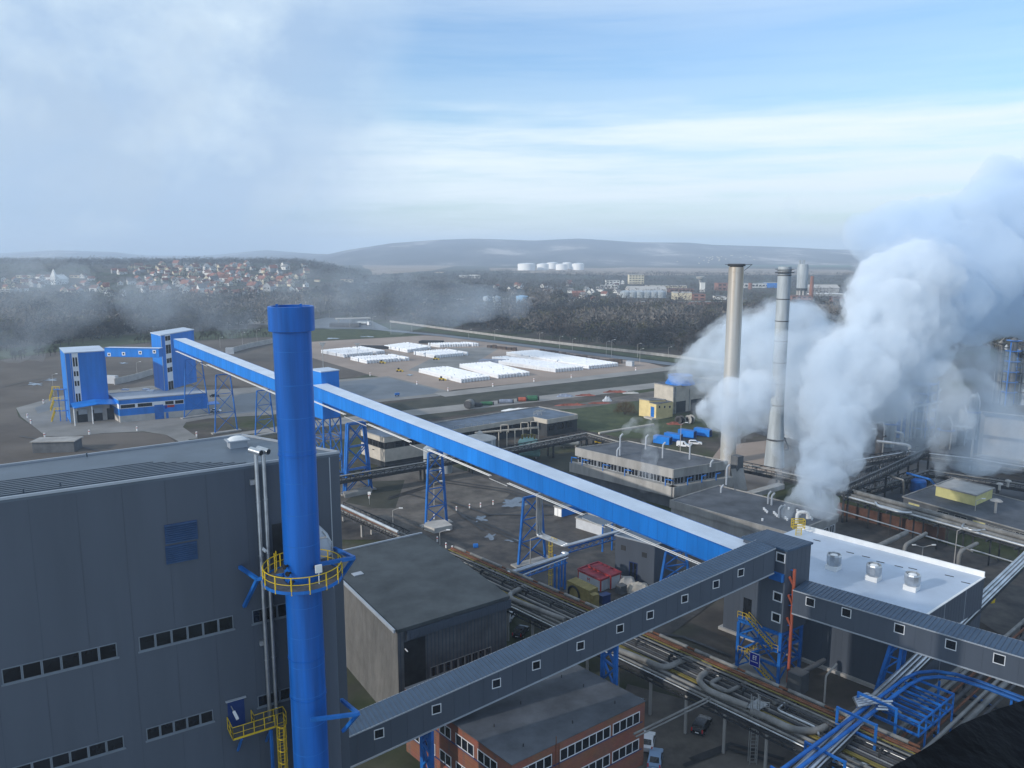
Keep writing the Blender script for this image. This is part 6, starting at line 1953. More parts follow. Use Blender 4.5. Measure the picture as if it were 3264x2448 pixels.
    for u, v, lab in ((2868, 1428, 'curved silver pipe end below the blue process tower'), (2890, 1470, 'curved silver pipe end above the dark diagonal bridge')):
        q = P(u, v); k = MB().pipe([q + Vector((-9, 2, 6)), q + Vector((-1, 0, 5.4)), q + Vector((.5, -.2, 5)), q + Vector((.5, -.2, 2))], .45, 1.2, 10); tag(k.build('curved_pipe', 'pipe_silver', smooth=True), lab, 'pipe')
    # grey pipe rack behind the white hall
    zr = 6.0
    a, b = P(2690, 1580, zr), P(3320, 1756, zr); d = (b - a).normalized(); n = Vector((-d.y, d.x, 0))
    if n.y < 0: n = -n
    t = thing('grey_pipe_rack', 'long rack of fat grey pipes behind the white roofed hall', 'pipe rack', (a + b) / 2 - Vector((0, 0, zr)))
    L = (b - a).length
    for o, h, r_, m_ in ((2.2, .9, .62, 'pipe_grey'), (0, .6, .42, 'pipe_grey'), (-.9, .3, .3, 'pipe_silver'), (1.0, .2, .2, 'pipe_rust'), (-3.2, -2.8, .16, 'galvanised'), (3.2, .3, .2, 'pipe_grey')):
        MB().tube([a + n * o + Vector((0, 0, h)), b + n * o + Vector((0, 0, h))], r_, 12).build('pipe', m_, t, smooth=True)
    s = MB()
    for i in range(int(L / 5.5)):
        p = a + d * (2 + i * 5.5)
        for o in (-1.2, 3): MB().beam((p + n * o).to_2d().to_3d(), p + n * o + Vector((0, 0, -.2)), .32, .32).build('post', 'rack_steel', t)
        s.beam(p - n * 3.4 + Vector((0, 0, -.1)), p + n * 3.5 + Vector((0, 0, -.1)), .3, .3)
    for o in (-1.2, 3): s.beam(a + n * o + Vector((0, 0, -.3)), b + n * o + Vector((0, 0, -.3)), .25, .35)
    s.build('steelwork', 'rack_steel', t)
    k = MB()
    k.pipe([a + d * L * .2 + n * -.9 + Vector((0, 0, .7)), a + d * L * .24 - n * 2.8 + Vector((0, 0, .7)), a + d * L * .36 - n * 2.8 + Vector((0, 0, .7)), a + d * L * .4 - n * .9 + Vector((0, 0, .7))], .3, 1.2, 10)
    k.build('loop_pipe', 'pipe_silver', t, smooth=True); k = MB()
    k.pipe([a + d * L * .64 + n * 1.0 + Vector((0, 0, .8)), a + d * L * .66 - n * 1.6 + Vector((0, 0, .8)), a + d * L * .72 - n * 1.6 + Vector((0, 0, .8)), a + d * L * .74 + n * 1.0 + Vector((0, 0, .8))], .22, 1.0, 10)
    k.build('loop_pipe', 'pipe_silver', t, smooth=True)
    for i, (p0, p1, r_) in enumerate((((2785, 1748), (2890, 1698), .55), ((2884, 1738), (2952, 1700), .4), ((3058, 1760), (3115, 1732), .4), ((3062, 1742), (3100, 1757), .2))):
        A = P(*p1, 5.6); B = P(*p0, 5.0)
        k = MB().pipe([A, B, Vector((B.x, B.y, 0))], r_, 1.2, 10); tag(k.build('branch_pipe', 'pipe_grey', smooth=True), ['fat grey branch pipe from the rack to the white hall', 'thinner grey branch pipe bending down behind the white hall', 'grey branch pipe bending down near the far corner of the white hall', 'thin pale hooked pipe near the far corner of the white hall'][i], 'pipe')
    k = MB(); c = (P(2640, 1640) + P(2890, 1720)) / 2
    A, B = P(2668, 1640), P(3010, 1728); w = Wall(A, B); w.panel(k, 0, w.L, 0, 3.2, -.3, 0); k.build('x', 'brick') if 0 else None
    tag(k.build('retaining_wall', 'brick_dark'), 'long low brown brick wall under the grey pipe rack', 'wall')
    # grey walkway joining works
    k = MB(); a, b = P(2330, 1594, 3), P(2490, 1548, 3); k.beam(a, b, 2.2, 1.2); tag(k.build('covered_way', 'concrete'), 'long grey covered way beside the stub chimney', 'walkway')
process_plant()


# ================================================================== YARD
def yard():
    bag = MB(); n = 10
    prof = [(.40, 0), (.50, .12), (.53, .55), (.49, .98), (.36, 1.1), (.14, 1.14), (.10, 1.22)]
    o = len(bag.v)
    for r, z in prof:
        for j in range(8):
            a = math.pi / 8 + j * math.pi / 4; k = 1.0 / max(abs(math.cos(a)), abs(math.sin(a))) * .93
            bag.v.append((r * k * math.cos(a), r * k * math.sin(a), z))
    for i in range(len(prof) - 1):
        for j in range(8): a, b = i * 8 + j, i * 8 + (j + 1) % 8; bag.f.append((a, b, b + 8, a + 8)); bag.m.append(0)
    bag.f.append(tuple(range(48, 56))); bag.m.append(0)
    me = bag.mesh('bulk_bag', 'bag')
    blocks = [((1332, 1188), (1467, 1222), (1564, 1211)), ((1462, 1172), (1584, 1208), (1691, 1198)), ((1524, 1152), (1768, 1188), (1862, 1180)), ((1612, 1133), (1875, 1178), (1972, 1168)),
              ((1317, 1131), (1384, 1143), (1494, 1133)), ((1224, 1111), (1298, 1125), (1374, 1113)), ((1115, 1148), (1167, 1160), (1307, 1150)), ((1022, 1126), (1096, 1141), (1228, 1127)), ((1362, 1103), (1400, 1108), (1529, 1104))]
    front, rest = [], []
    for bi, (l, f, r) in enumerate(blocks):
        L_, F_, R_ = P(*l), P(*f), P(*r)
        u, v = L_ - F_, R_ - F_
        nu, nv = max(3, int(u.length / 1.2)), max(3, int(v.length / 1.75))
        for i in range(nu):
            for j in range(nv):
                if bi >= 4 and (i % 9 == 8 or j % 13 == 12): continue
                if bi == 2 and i > nu * .72 and j < nv * .45: continue
                q = F_ + u * ((i + .5) / nu) + v * ((j + .5) / nv)
                for lv in (0, 1):
                    if lv and (random.random() < .03): continue
                    qq = (q.x + random.uniform(-.05, .05), q.y + random.uniform(-.05, .05), lv * 1.12 + .06, bi)
                    (front if (j == 0 or i == 0) and bi in (0, 1, 2) else rest).append(qq)
    front.sort(key=lambda p: p[1]); rest += front[296:]; front = front[:296]
    labs = ['white bulk bag in the near edge of the stack closest to the paved apron', 'white bulk bag in the near edge of the nearer stack right of the first', 'white bulk bag in the near edge of the large middle stack']
    for x, y, z, bi in front:
        ob = bpy.data.objects.new('bulk_bag', me); C.objects.link(ob); ob.location = (x, y, z); ob.rotation_euler.z = .7 + random.uniform(-.12, .12); ob.scale = (1.12, 1.12, 1)
        tag(ob, labs[bi], 'bag', 'white bulk bags along stack edges ' + str(bi + 1) if 0 else ['bags edging the stack by the apron', 'bags edging the second near stack', 'bags edging the large middle stack'][bi])
    m = MB(); ca, sa = math.cos(.7), math.sin(.7)
    for x, y, z, bi in rest:
        h = 1.1 + random.uniform(-.06, .06); w0, w1 = .54, .33
        vs = []
        for ww, zz in ((.45, z), (w0, z + .5), (w0 * .95, z + .92), (w1, z + h), (.1, z + h + .1)):
            for a, b in ((-1, -1), (1, -1), (1, 1), (-1, 1)): vs.append((x + ww * (a * ca - b * sa), y + ww * (a * sa + b * ca), zz))
        m.add(vs, [(k * 4 + i, k * 4 + (i + 1) % 4, k * 4 + 4 + (i + 1) % 4, k * 4 + 4 + i) for k in range(4) for i in range(4)] + [(16, 17, 18, 19)])
    tag(m.build('bulk_bags', 'bag'), 'mass of white bulk bags stacked in long blocks across the yard', 'bags', kind='stuff')
    # dark pallets and brown boxes along the far side
    def heap(name, lab, px, cnt, m_, cat, h=(1.5, 2.4)):
        pass
    pal = MB().abox(0, 0, 0, 3.2, 2.4, 1.9).mesh('x', 'brown_material'); 
    pm = MB()
    for k in range(5): pm.abox(0, 0, k * .42, 2.6 - .1 * (k % 2), 2.2, .34)
    pme = pm.mesh('pallet_stack', 'brown_material')
    pts = [((1560 + i * 16), 1108 + i * 2.0) for i in range(6)] + [(1728 + i * 11.5, 1122 + i * 2.0) for i in range(20)] + [(1950 + i * 13, 1156 + i * 1.2) for i in range(3)]
    for u, v in pts:
        q = P(u, v); ob = bpy.data.objects.new('pallet_stack', pme); C.objects.link(ob); ob.location = q; ob.rotation_euler.z = random.uniform(-.5, -.1); ob.scale = (random.uniform(.9, 1.5), random.uniform(.8, 1.2), random.uniform(.8, 1.25))
        tag(ob, 'brown stack of pallets along the far edge of the yard by the road', 'pallets', 'brown pallet stacks along the road')
    for u, v, w_, lab in ((1590, 1158, 24, 'long dark tarpaulin covered row behind the near bag stacks'), (1200, 1112, 26, 'dark low bank of covered goods behind the far bags'), (1370, 1095, 16, 'small dark bank of covered goods beside the farthest bags')):
        q = P(u, v); k = MB().prism([(q.x - w_ / 2, q.y), (q.x + w_ / 2, q.y - 3), (q.x + w_ / 2 + 2, q.y + 3), (q.x - w_ / 2 + 2, q.y + 6)], 0, 1.9); tag(k.build('covered_row', 'bag_dark' if u > 1500 else 'black_rubber'), lab, 'goods')
    q = P(2008, 1167); t = thing('gate_cabin', 'small white cabin at the far right corner of the yard', 'cabin', q); MB().abox(q.x, q.y, .1, 4, 3, 2.8, 0, -.6).build('body', 'container_white', t); MB().abox(q.x, q.y, 2.9, 4.3, 3.3, .15, 0, -.6).build('roof', 'light_trim', t); MB().abox(q.x + .6, q.y - 1.55, .9, .9, .1, 1.1, 0, -.6).build('window', 'glass_dark', t)
    def loader(u, v, lab):
        q = P(u, v); t = thing('wheel_loader', lab, 'loader', q); t.scale = (.75,) * 3
        MB().abox(q.x, q.y, .8, 3.6, 1.7, .9).abox(q.x + 2.6, q.y, .3, 1.0, 2.3, .8).build('body', 'yellow_paint', t); MB().abox(q.x - .3, q.y, 1.7, 1.3, 1.4, 1.3).build('cab', 'glass_dark', t)
        for x in (-1.2, 1.2):
            for y in (-.85, .85): MB().tube([(q.x + x, q.y + y - .2, .65), (q.x + x, q.y + y + .2, .65)], .65, 12).build('wheel', 'black_rubber', t)
    loader(1217, 1159, 'yellow wheel loader in front of the left bag stacks'); loader(1388, 1147, 'yellow wheel loader in front of the middle bag stacks'); loader(1272, 1185, 'yellow loader parked on open yard left of the near stacks'); loader(1408, 1213, 'dark yellow loader at the corner of the nearest bag stack')
    q = P(1266, 1262); t = thing('blue_barrow', 'small blue cart alone on the wet paved apron', 'cart', q); MB().abox(q.x, q.y, .5, 2, 1.2, .9, 0, .4).build('box', 'blue_steel', t); [MB().tube([(q.x + s, q.y - .7, .3), (q.x + s, q.y - .5, .3)], .3, 10).build('wheel', 'black_rubber', t) for s in (-.6, .6)]
yard()


def lamp_posts():
    def post(u, v, vt, lab, kind=0, grp=None):
        q = P(u, v); zt = hz(vt, q); r = .12 if zt < 14 else .2
        t = thing('yard_mast' if kind == 2 else 'street_lamp', lab, 'light mast' if kind == 2 else 'street lamp', q, grp)
        m = MB().tube([q, Vector((q.x, q.y, zt))], [r, r * .6], 8); m.build('post', 'concrete_pale' if kind != 2 else 'steel', t, smooth=True)
        if kind == 0:
            a = MB().tube([(q.x, q.y, zt), (q.x + 1.5, q.y + .3, zt + .5)], .07, 6); a.build('arm', 'concrete_pale', t); MB().abox(q.x + 1.9, q.y + .3, zt + .42, .9, .35, .16).build('lamp', 'white_paint', t)
        elif kind == 1:
            a = MB()
            for s in (-1, 1): a.tube([(q.x, q.y, zt), (q.x + s * 1.8, q.y - .3, zt + .6)], .08, 6)
            a.build('arm', 'concrete_pale', t); b = [MB().abox(q.x + s * 2.1, q.y - .3, zt + .55, .8, .35, .16).build('lamp', 'white_paint', t) for s in (-1, 1)]
        else:
            k = MB(); k.prism([(q.x - .3, q.y - .3), (q.x + .3, q.y - .3), (q.x + .3, q.y + .3), (q.x - .3, q.y + .3)], zt - 2.6, zt - 2.4)
            vs = [(q.x - .25, q.y, zt - 2.4), (q.x + .25, q.y, zt - 2.4), (q.x + 1.9, q.y, zt), (q.x - 1.9, q.y, zt)]; vs += [(x, y + .5, z) for x, y, z in vs]
            k.add(vs, [(0, 1, 2, 3), (7, 6, 5, 4), (0, 4, 5, 1), (1, 5, 6, 2), (2, 6, 7, 3), (3, 7, 4, 0)]); k.build('lamp_head', 'steel', t)
    post(1031, 1190, 1092, 'tall yard light mast with wedge shaped head beside the blue chimney', 2)
    post(1140, 1138, 1094, 'light mast with wedge shaped head behind the left bag stacks', 2)
    roadside = [(1050, 1016, 990), (1115, 1046, 1011), (1189, 1048, 1011), (1246, 1067, 1030), (1313, 1060, 1030), (1494, 1080, 1052), (1577, 1085, 1052), (1720, 1095, 1063), (1784, 1113, 1075), (1824, 1119, 1082), (1932, 1137, 1090), (1949, 1140, 1085), (2032, 1140, 1097), (2039, 1161, 1114), (2130, 1140, 1108)]
    for u, v, vt in roadside: post(u, v, vt, 'grey street lamp in the row along the public road past the yard', 0, 'street lamps along the public road')
    for u, v, vt in ((702, 1110, 1077), (773, 1100, 1062), (820, 1095, 1052), (172, 1262, 1195), (437, 1194, 1156)): post(u, v, vt, 'slim street lamp on the lane behind the blue loading complex', 0, 'street lamps behind the loading complex')
    for u, v, vt, lab in ((1253, 1682, 1627, 'bent lamp post beside the trestle on the concrete block'), (1402, 1737, 1697, 'short bent lamp post in front of the concrete block'), (1384, 1612, 1540, 'thin pole behind the blue trestle'), (1690, 1855, 1718, 'thin pole beside the silver pipes'), (1808, 1912, 1862, 'bent lamp post before the mustard machine'), (3040, 1810, 1692, 'tall pale lamp post behind the white hall'), (3103, 1680, 1597, 'bent lamp post before the flat plant building'), (2168, 1438, 1352, 'lamp pole among the blue containers')): post(u, v, vt, lab, 0)
    post(2938, 1790, 1744, 'twin armed lamp post behind the white hall roof', 1)
    # black and white marker posts
    mk = MB().tube([(0, 0, 0), (0, 0, 1.9)], .28, 8); mk.tube([(0, 0, 1.2), (0, 0, 1.5)], .3, 8, 1); me = mk.mesh('marker_post', ['white_paint', 'red_paint'])
    for u, v in ((139, 1286), (285, 1385), (437, 1374), (627, 1391), (99, 1350), (88, 1332), (143, 1395), (1180, 1198), (1329, 1226), (1428, 1247), (1571, 1233), (1702, 1217), (1821, 1205), (2026, 1181), (1455, 1630), (1497, 1622), (1532, 1618), (1572, 1610), (1384, 1656), (1394, 1728), (1422, 1748), (1442, 1758), (1177, 1590)):
        q = P(u, v); o = bpy.data.objects.new('marker_post', me); C.objects.link(o); o.location = q; o.scale = (1, 1, .9) if v < 1450 else (.6, .6, .7)
        tag(o, 'short white marker post with red band at the edge of the paving' if v < 1450 else 'small red and white marker post on the muddy ground', 'marker post', 'marker posts on the paving edge' if v < 1450 else 'marker posts on the muddy ground')
    k = MB(); c = P(1397, 1702); 
    k.prism([P(1352, 1690), P(1385, 1702), P(1442, 1690), P(1418, 1672), P(1360, 1676)], 0, 1.3); tag(k.build('concrete_block', 'concrete_pale'), 'big low concrete foundation block under the blue trestle', 'foundation')
    k = MB(); k.prism([P(1094, 1580), P(1100, 1590), P(1186, 1572), P(1180, 1562)], 0, 1.2); tag(k.build('concrete_plinth', 'concrete'), 'long concrete plinth below the dark pipe bridge', 'foundation')
    q = P(1178, 1610); t = thing('road_sign', 'small roadside sign on a post in the grass below the pipe bridge', 'sign', q); MB().tube([q, q + Vector((0, 0, 3))], .06, 6).build('post', 'steel', t); MB().box(q + Vector((0, 0, 3.2)), (.4, 0, 0), (0, .03, 0), (0, 0, .4)).build('plate', 'white_paint', t)
    k = MB().tube([P(1516, 1746) + Vector((-.5, 0, .4)), P(1516, 1746) + Vector((.5, .2, .4))], .55, 12); tag(k.build('blue_drum', 'blue_steel'), 'small blue drum lying on the mud', 'drum')
    q = P(185, 1436); t = thing('flat_hut', 'long low dark hut with pale flat roof behind the grey shed roof', 'building', q); k = MB().abox(q.x, q.y, 0, 13, 6, 3.6, 0, .1); k.build('wall', 'concrete_dark', t); MB().abox(q.x, q.y, 3.6, 14, 7, .3, 0, .1).build('roof', 'concrete', t)
    # concrete walls
    def wall(name, lab, px, h, m_):
        k = MB(); q = [P(*p) for p in px]
        for a, b in zip(q, q[1:]): k.beam(a + Vector((0, 0, h / 2)), b + Vector((0, 0, h / 2)), .4, h)
        tag(k.build(name, m_), lab, 'wall')
    wall('concrete_wall', 'long pale concrete wall between the two loading towers', [(365, 1227), (430, 1212), (487, 1194)], 3.2, 'concrete_pale')
    wall('concrete_wall', 'pale concrete wall curving past the upper blue gallery towards the yard', [(726, 1128), (800, 1108), (868, 1094)], 3.4, 'concrete_pale')
    wall('boundary_wall', 'low pale boundary wall along the road in front of the woods', [(1243, 1027), (1450, 1055), (1671, 1084), (2150, 1140), (2300, 1160)], 1.7, 'concrete')
    k = MB(); q = P(357, 1222); k.abox(q.x, q.y, 0, 6, 2.5, 4.0, 0, -.2); tag(k.build('white_container', 'container_white'), 'pale container standing at the end of the concrete wall', 'container')
    k = MB(); q = P(733, 1128); k.abox(q.x, q.y, 0, 5, 2.5, 4.0, 0, .2); tag(k.build('grey_container', 'container_white'), 'pale container by the wall near the upper blue gallery', 'container')
lamp_posts()


def scrap_row():
    def vessel(u, v, L, r, m_, lab, rot=.15):
        q = P(u, v); d = Vector((math.cos(rot), math.sin(rot), 0)); t = thing('old_vessel', lab, 'vessel', q)
        c = q + Vector((0, 0, r))
        MB().tube([c - d * L / 2, c - d * (L / 2 - r * .4), c + d * (L / 2 - r * .4), c + d * L / 2], [r * .55, r, r, r * .55], 16).build('shell', m_, t, smooth=True)
        k = MB(); [k.tube([c + d * (s * L / 2 * 1.02), c + d * (s * L / 2 * 1.02 + .4 * s)], r * .85, 12) for s in (-1, 1)]; k.build('end_flange', 'pipe_dark', t)
    vessel(1497, 1301, 4, 1.9, 'pipe_grey', 'grey half round shell at the left end of the scrap vessels', 1.2)
    vessel(1523, 1297, 3, 1.0, 'pipe_dark', 'dark old vessel next to the grey half round shell')
    vessel(1551, 1292, 5.4, .85, 'green_paint', 'long thin green vessel in the scrap row')
    vessel(1612, 1286, 6.0, .95, 'bag_dark', 'grey-blue old vessel with brown end in the scrap row')
    vessel(1664, 1280, 3.6, 1.0, 'orange_pole', 'orange red vessel in the scrap row')
    vessel(1696, 1278, 5.2, 1.25, 'green_paint', 'short fat green vessel at the right end of the scrap row')
    def heap(u, v, s, m_, lab):
        q = P(u, v); vs = []
        for i in range(11):
            for j in range(7):
                x, y = -1 + i / 5, -1 + j / 3; d = max(0, 1 - x * x) * max(0, 1 - y * y)
                vs.append((q.x + x * s[0], q.y + y * s[1] + x * s[0] * .12, s[2] * d * (1 + .8 * noise.noise(Vector((u + x * 4, y * 3, 1)))) - .02))
        tag(MB().add(vs, [(i * 7 + j, i * 7 + j + 1, i * 7 + j + 8, i * 7 + j + 7) for i in range(10) for j in range(6)]).build('material_heap', m_), lab, 'heap')
    heap(1800, 1264, (3.9, 1.8, 1.3), 'bag_dark', 'low blue-grey heap of materials behind the lawn')
    heap(1865, 1261, (5.0, 1.5, 0.8), 'rust', 'long low red-brown heap of steel behind the lawn')
    heap(1960, 1250, (6.1, 1.8, 0.9), 'rust', 'long rust red heap farther right in the materials yard')
    heap(1820, 1292, (7.2, 1.5, 0.9), 'rust', 'rust red heap of bars at the lawn edge, nearest the long building')
    heap(1910, 1286, (5.5, 1.5, 0.7), 'rust', 'rust red heap at the lawn edge before the pale stacks')
    heap(1935, 1278, (2.2, 1.8, 2.0), 'container_white', 'pale pink and white wrapped stack beside the lawn')
    heap(2010, 1253, (3.9, 1.8, 0.7), 'concrete_pale', 'scattered pale materials left of the cooling block')
    heap(1665, 1307, (9, 1.6, .9), 'white_paint', 'narrow white heap along the edge of the long flat roof')
    heap(2150, 1352, (3.3, 1.8, 1.0), 'rust', 'reddish gravel heap left of the dark cable reel')
    q = P(1990, 1320)
scrap_row()

bridge('pipe_bridge', 'dark pipe bridge between the process towers and the pale hall', [(2720, 1470), (2900, 1440), (3100, 1462), (3330, 1500)], 1455, (2890, 1500), 2.0, ('rack_steel', 'pipe_silver', 'rack_steel'))
bridge('pipe_bridge', 'dark pipe bridge low behind the flat dark plant roof', [(2790, 1556), (2960, 1500), (3180, 1532), (3330, 1556)], 1540, (2860, 1590), 1.8, ('rack_steel', 'pipe_grey', 'rack_steel'))
# ================================================================== FAR TOWN, TANK FARM, WORKS
def far_ground(u, v):
    """point of the terrain seen at a pixel"""
    r = ray(u, v); lo = 200.0
    for y in np.arange(300, 4200, 6):
        p = Q(u, v, float(y))
        if p.z <= gh(p.x, p.y): return Vector((p.x, p.y, gh(p.x, p.y)))
    return Q(u, v, 4200.0)


mat('wall_white', (0.72, 0.71, 0.68), 0.8, var=.05)
mat('wall_cream', (0.62, 0.55, 0.40), 0.8, var=.08)
mat('wall_grey', (0.36, 0.36, 0.36), 0.85, var=.1)
mat('tile_red', (0.24, 0.105, 0.075), 0.9, var=.2)
mat('tile_brown', (0.15, 0.085, 0.065), 0.9, var=.2)
mat('tile_grey', (0.17, 0.17, 0.175), 0.9, var=.2)
mat('brick_far', (0.26, 0.12, 0.085), 0.9, var=.2, scale=.05)


def tanks():
    for i, (u0, u1, vb, vt, y) in enumerate(((1650, 1706, 861, 837, 2900), (1711, 1749, 856, 838, 2960), (1743, 1778, 857, 834, 3150), (1771, 1810, 858, 839, 2940), (1793, 1822, 856, 834, 3160), (1823, 1862, 857, 837, 2950))):
        a, b = Q(u0, vb, y), Q(u1, vb, y); c = (a + b) / 2; r = (b - a).length / 2; zb = c.z; zt = Q(u0, vt + 4, y).z
        t = thing('storage_tank', ['largest white storage tank at the left end of the distant tank farm', 'white storage tank second from the left in the distant tank farm', 'white storage tank in the rear row of the tank farm, left', 'white storage tank in the front middle of the tank farm', 'white storage tank in the rear row of the tank farm, right', 'white storage tank at the right end of the distant tank farm'][i], 'storage tank', (c.x, c.y, zb))
        MB().lathe(c, [(r, zb - 6), (r, zt)], 32).build('shell', 'white_tank', t, smooth=True)
        MB().lathe(c, [(r, zt), (r * 1.01, zt + .3), (r * .5, zt + 2.6), (.1, zt + 3.4)], 32).build('roof', 'white_tank', t, smooth=True)
    bm_ = MB(); q = [Q(1560, 862, 2800), Q(1900, 862, 2800), Q(1910, 858, 3300), Q(1560, 858, 3300)]
    zt = Q(1700, 861, 2900).z
    bm_.prism([(p.x, p.y) for p in q], -2, zt - .2); tag(bm_.build('tank_terrace', 'field_tan'), kind='structure')
tanks()


def box_building(lab, u0, u1, vb, vt, dep=14, wall='wall_white', roof='tile_grey', rows=0, cat='building', name='works_building', pitch=0.0, rot=None, base=None):
    p = far_ground((u0 + u1) / 2, vb)
    y = p.y
    a, b = Q(u0, vb, y), Q(u1, vb, y); zt = Q((u0 + u1) / 2, vt, y).z; z0 = min(p.z, a.z)
    w = b.x - a.x; c = ((a.x + b.x) / 2, y + dep / 2)
    rot = random.uniform(-.12, .12) if rot is None else rot
    t = thing(name, lab, cat, (c[0], c[1], z0))
    MB().abox(c[0], c[1], z0 - 2, w, dep, zt - z0 + 2, 0, rot).build('wall', wall, t)
    m = MB(); ca, sa = math.cos(rot), math.sin(rot)
    if pitch:
        e = 1.0; pts = [(-w / 2 - e, -dep / 2 - e, zt), (w / 2 + e, -dep / 2 - e, zt), (w / 2 + e, dep / 2 + e, zt), (-w / 2 - e, dep / 2 + e, zt), (-w / 2 - e, 0, zt + pitch), (w / 2 + e, 0, zt + pitch)]
        m.add([(c[0] + x * ca - y_ * sa, c[1] + x * sa + y_ * ca, z) for x, y_, z in pts], [(0, 1, 5, 4), (2, 3, 4, 5), (1, 2, 5), (3, 0, 4), (3, 2, 1, 0)])
    else: m.abox(c[0], c[1], zt, w + .8, dep + .8, .5, 0, rot)
    m.build('roof', roof, t)
    for r_ in range(rows):
        n = max(2, min(9, int(w / 6))); hh = (zt - z0) / rows
        for i in range(n):
            x = -w / 2 + (i + .5) * w / n; yy = -dep / 2 - .06
            MB().abox(c[0] + x * ca - yy * sa, c[1] + x * sa + yy * ca, z0 + hh * r_ + hh * .35, w / n * .62, .12, hh * .38, 0, rot).build('window', 'glass_dark', t)
    return t


def industry():
    B = box_building
    B('tall pale office block with rows of balconies in the far works', 2004, 2052, 906, 876, 14, 'wall_cream', 'wall_grey', 4)
    B('white block of flats with dark window rows left of the tall office', 1931, 1975, 908, 893, 12, 'wall_white', 'tile_grey', 2)
    B('low white building below the white block of flats', 1915, 1970, 920, 909, 14, 'wall_white', 'wall_grey', 1)
    B('small white works house below the low white building', 1902, 1925, 925, 914, 12, 'wall_white', 'tile_grey', 1)
    B('long pale grey hall with pitched roof in the far works', 2006, 2125, 940, 926, 40, 'wall_white', 'concrete_pale', 0, pitch=6)
    B('long flat beige works range behind the pitched hall', 2060, 2190, 918, 911, 20, 'wall_cream', 'concrete_pale', 1)
    B('red brick range behind the cream hall', 2136, 2210, 932, 921, 25, 'brick_far', 'tile_brown', 1)
    B('cream hall with tall front right of the round tanks', 2150, 2208, 957, 934, 30, 'wall_cream', 'concrete_pale', 0)
    B('red brick block beside the cream hall', 2209, 2248, 958, 938, 25, 'brick_far', 'tile_brown', 2)
    B('slim white silo building in the far works', 2233, 2247, 932, 902, 8, 'wall_white', 'wall_white', 0)
    B('red brick works block left of the steel chimney', 2288, 2330, 926, 903, 25, 'brick_far', 'tile_brown', 2)
    B('white and grey range just right of the steel chimney', 2372, 2450, 918, 904, 18, 'wall_white', 'wall_grey', 1)
    B('blue clad works hall between the two chimneys', 2444, 2480, 918, 902, 20, 'blue_paint', 'wall_grey', 0)
    B('low white shed among the far works below the red brick block', 2280, 2320, 956, 944, 14, 'wall_white', 'tile_grey', 0)
    B('brick boiler house with rows of windows right of the pale chimney', 2522, 2588, 972, 944, 25, 'brick_far', 'tile_brown', 3)
    B('pale flat building in front of the brick boiler house', 2518, 2582, 995, 978, 18, 'wall_cream', 'wall_white', 0)
    B('dark low shed right of the pale flat building', 2583, 2630, 988, 975, 14, 'wall_grey', 'wall_grey', 1)
    B('wide grey warehouse with pale roof right of the far silo', 2585, 2675, 935, 918, 30, 'wall_grey', 'concrete_pale', 0, pitch=5)
    B('long white roofed warehouse in front of the grey warehouse', 2585, 2695, 945, 938, 30, 'wall_grey', 'wall_white', 0)
    B('brown brick building at the right end of the far works', 2660, 2700, 965, 948, 20, 'brick_far', 'tile_brown', 1)
    B('ruined brown frame building above the white gable house', 2020, 2075, 990, 972, 12, 'brick_far', 'tile_grey', 1)
    B('long low brick viaduct-like range across the middle of the works', 2030, 2330, 972, 963, 8, 'brick_far', 'concrete', 0, rot=0.02)
    B('orange roofed house amid bare trees left of the works', 1826, 1862, 950, 934, 12, 'brick_far', 'tile_red', 0, pitch=3)
    B('white villa among bare trees left of the works', 1815, 1842, 962, 953, 10, 'wall_white', 'tile_grey', 1, pitch=2)
    B('white gabled house with red roof at the edge of the dark wood', 2048, 2072, 1014, 1004, 9, 'wall_white', 'tile_red', 0, pitch=4, name='village_house', cat='house')
    B('small white farm houses beside the wood road', 2280, 2312, 1041, 1034, 10, 'wall_white', 'tile_grey', 0)
    B('long low pale shed in the wood left of the blue tank', 1560, 1640, 967, 954, 14, 'wall_grey', 'wall_grey', 1)
    B('long thin pale conveyor shed in the middle of the wood', 1447, 1615, 955, 952, 6, 'wall_white', 'wall_white', 0, rot=.02)
    B('orange clad hall beside the blue and white tank', 1686, 1720, 968, 948, 12, 'orange_pole', 'wall_grey', 0)
    B('white flat houses at the foot of the hills left of the tanks', 1463, 1492, 886, 878, 20, 'wall_white', 'wall_white', 0)
    B('second white flat house at the foot of the hills', 1496, 1530, 887, 877, 20, 'wall_white', 'wall_white', 1)
    B('sunlit orange roofed barn below the tan field', 1386, 1414, 870, 867, 20, 'wall_cream', 'tile_red', 0)
    B('sunlit ochre house row at the edge of the wood', 1085, 1124, 898, 891, 12, 'wall_cream', 'tile_red', 1)
    B('small sunlit ochre house left of the ochre row', 1001, 1018, 899, 892, 10, 'wall_cream', 'tile_red', 0)
    for i, u in enumerate((52, 126, 222)):
        B(['long white apartment block at the far left of the town', 'long white apartment block left of the church spire', 'long pale pink apartment block right of the church spire'][i], u, u + (46 if i < 2 else 40), 886, 878, 14, 'wall_cream' if i != 1 else 'wall_white', 'tile_red' if i == 2 else 'wall_grey', 1)
    B('pair of grey-white tower blocks at the left edge of the wood', 2, 36, 952, 924, 14, 'wall_grey', 'wall_grey', 5)
    B('second grey-white tower block at the left edge of the wood', 42, 62, 948, 923, 14, 'wall_grey', 'wall_grey', 5)
    B('square pale house right of the church in the wood edge', 218, 242, 942, 928, 12, 'wall_cream', 'tile_grey', 1)
    # squat round tanks before the pitched hall
    for i, u in enumerate((1994, 2016, 2040, 2063, 2084, 2105)):
        p = far_ground(u, 949); r = 8.3; t = MB().lathe(p, [(r, p.z - 1), (r, p.z + 8), (r * .6, p.z + 10), (.2, p.z + 10.8)], 20).build('round_tank', 'stack_pale', smooth=True)
        tag(t, 'squat pale round tank in the row before the pitched far hall', 'tank', 'squat tanks of the far works')
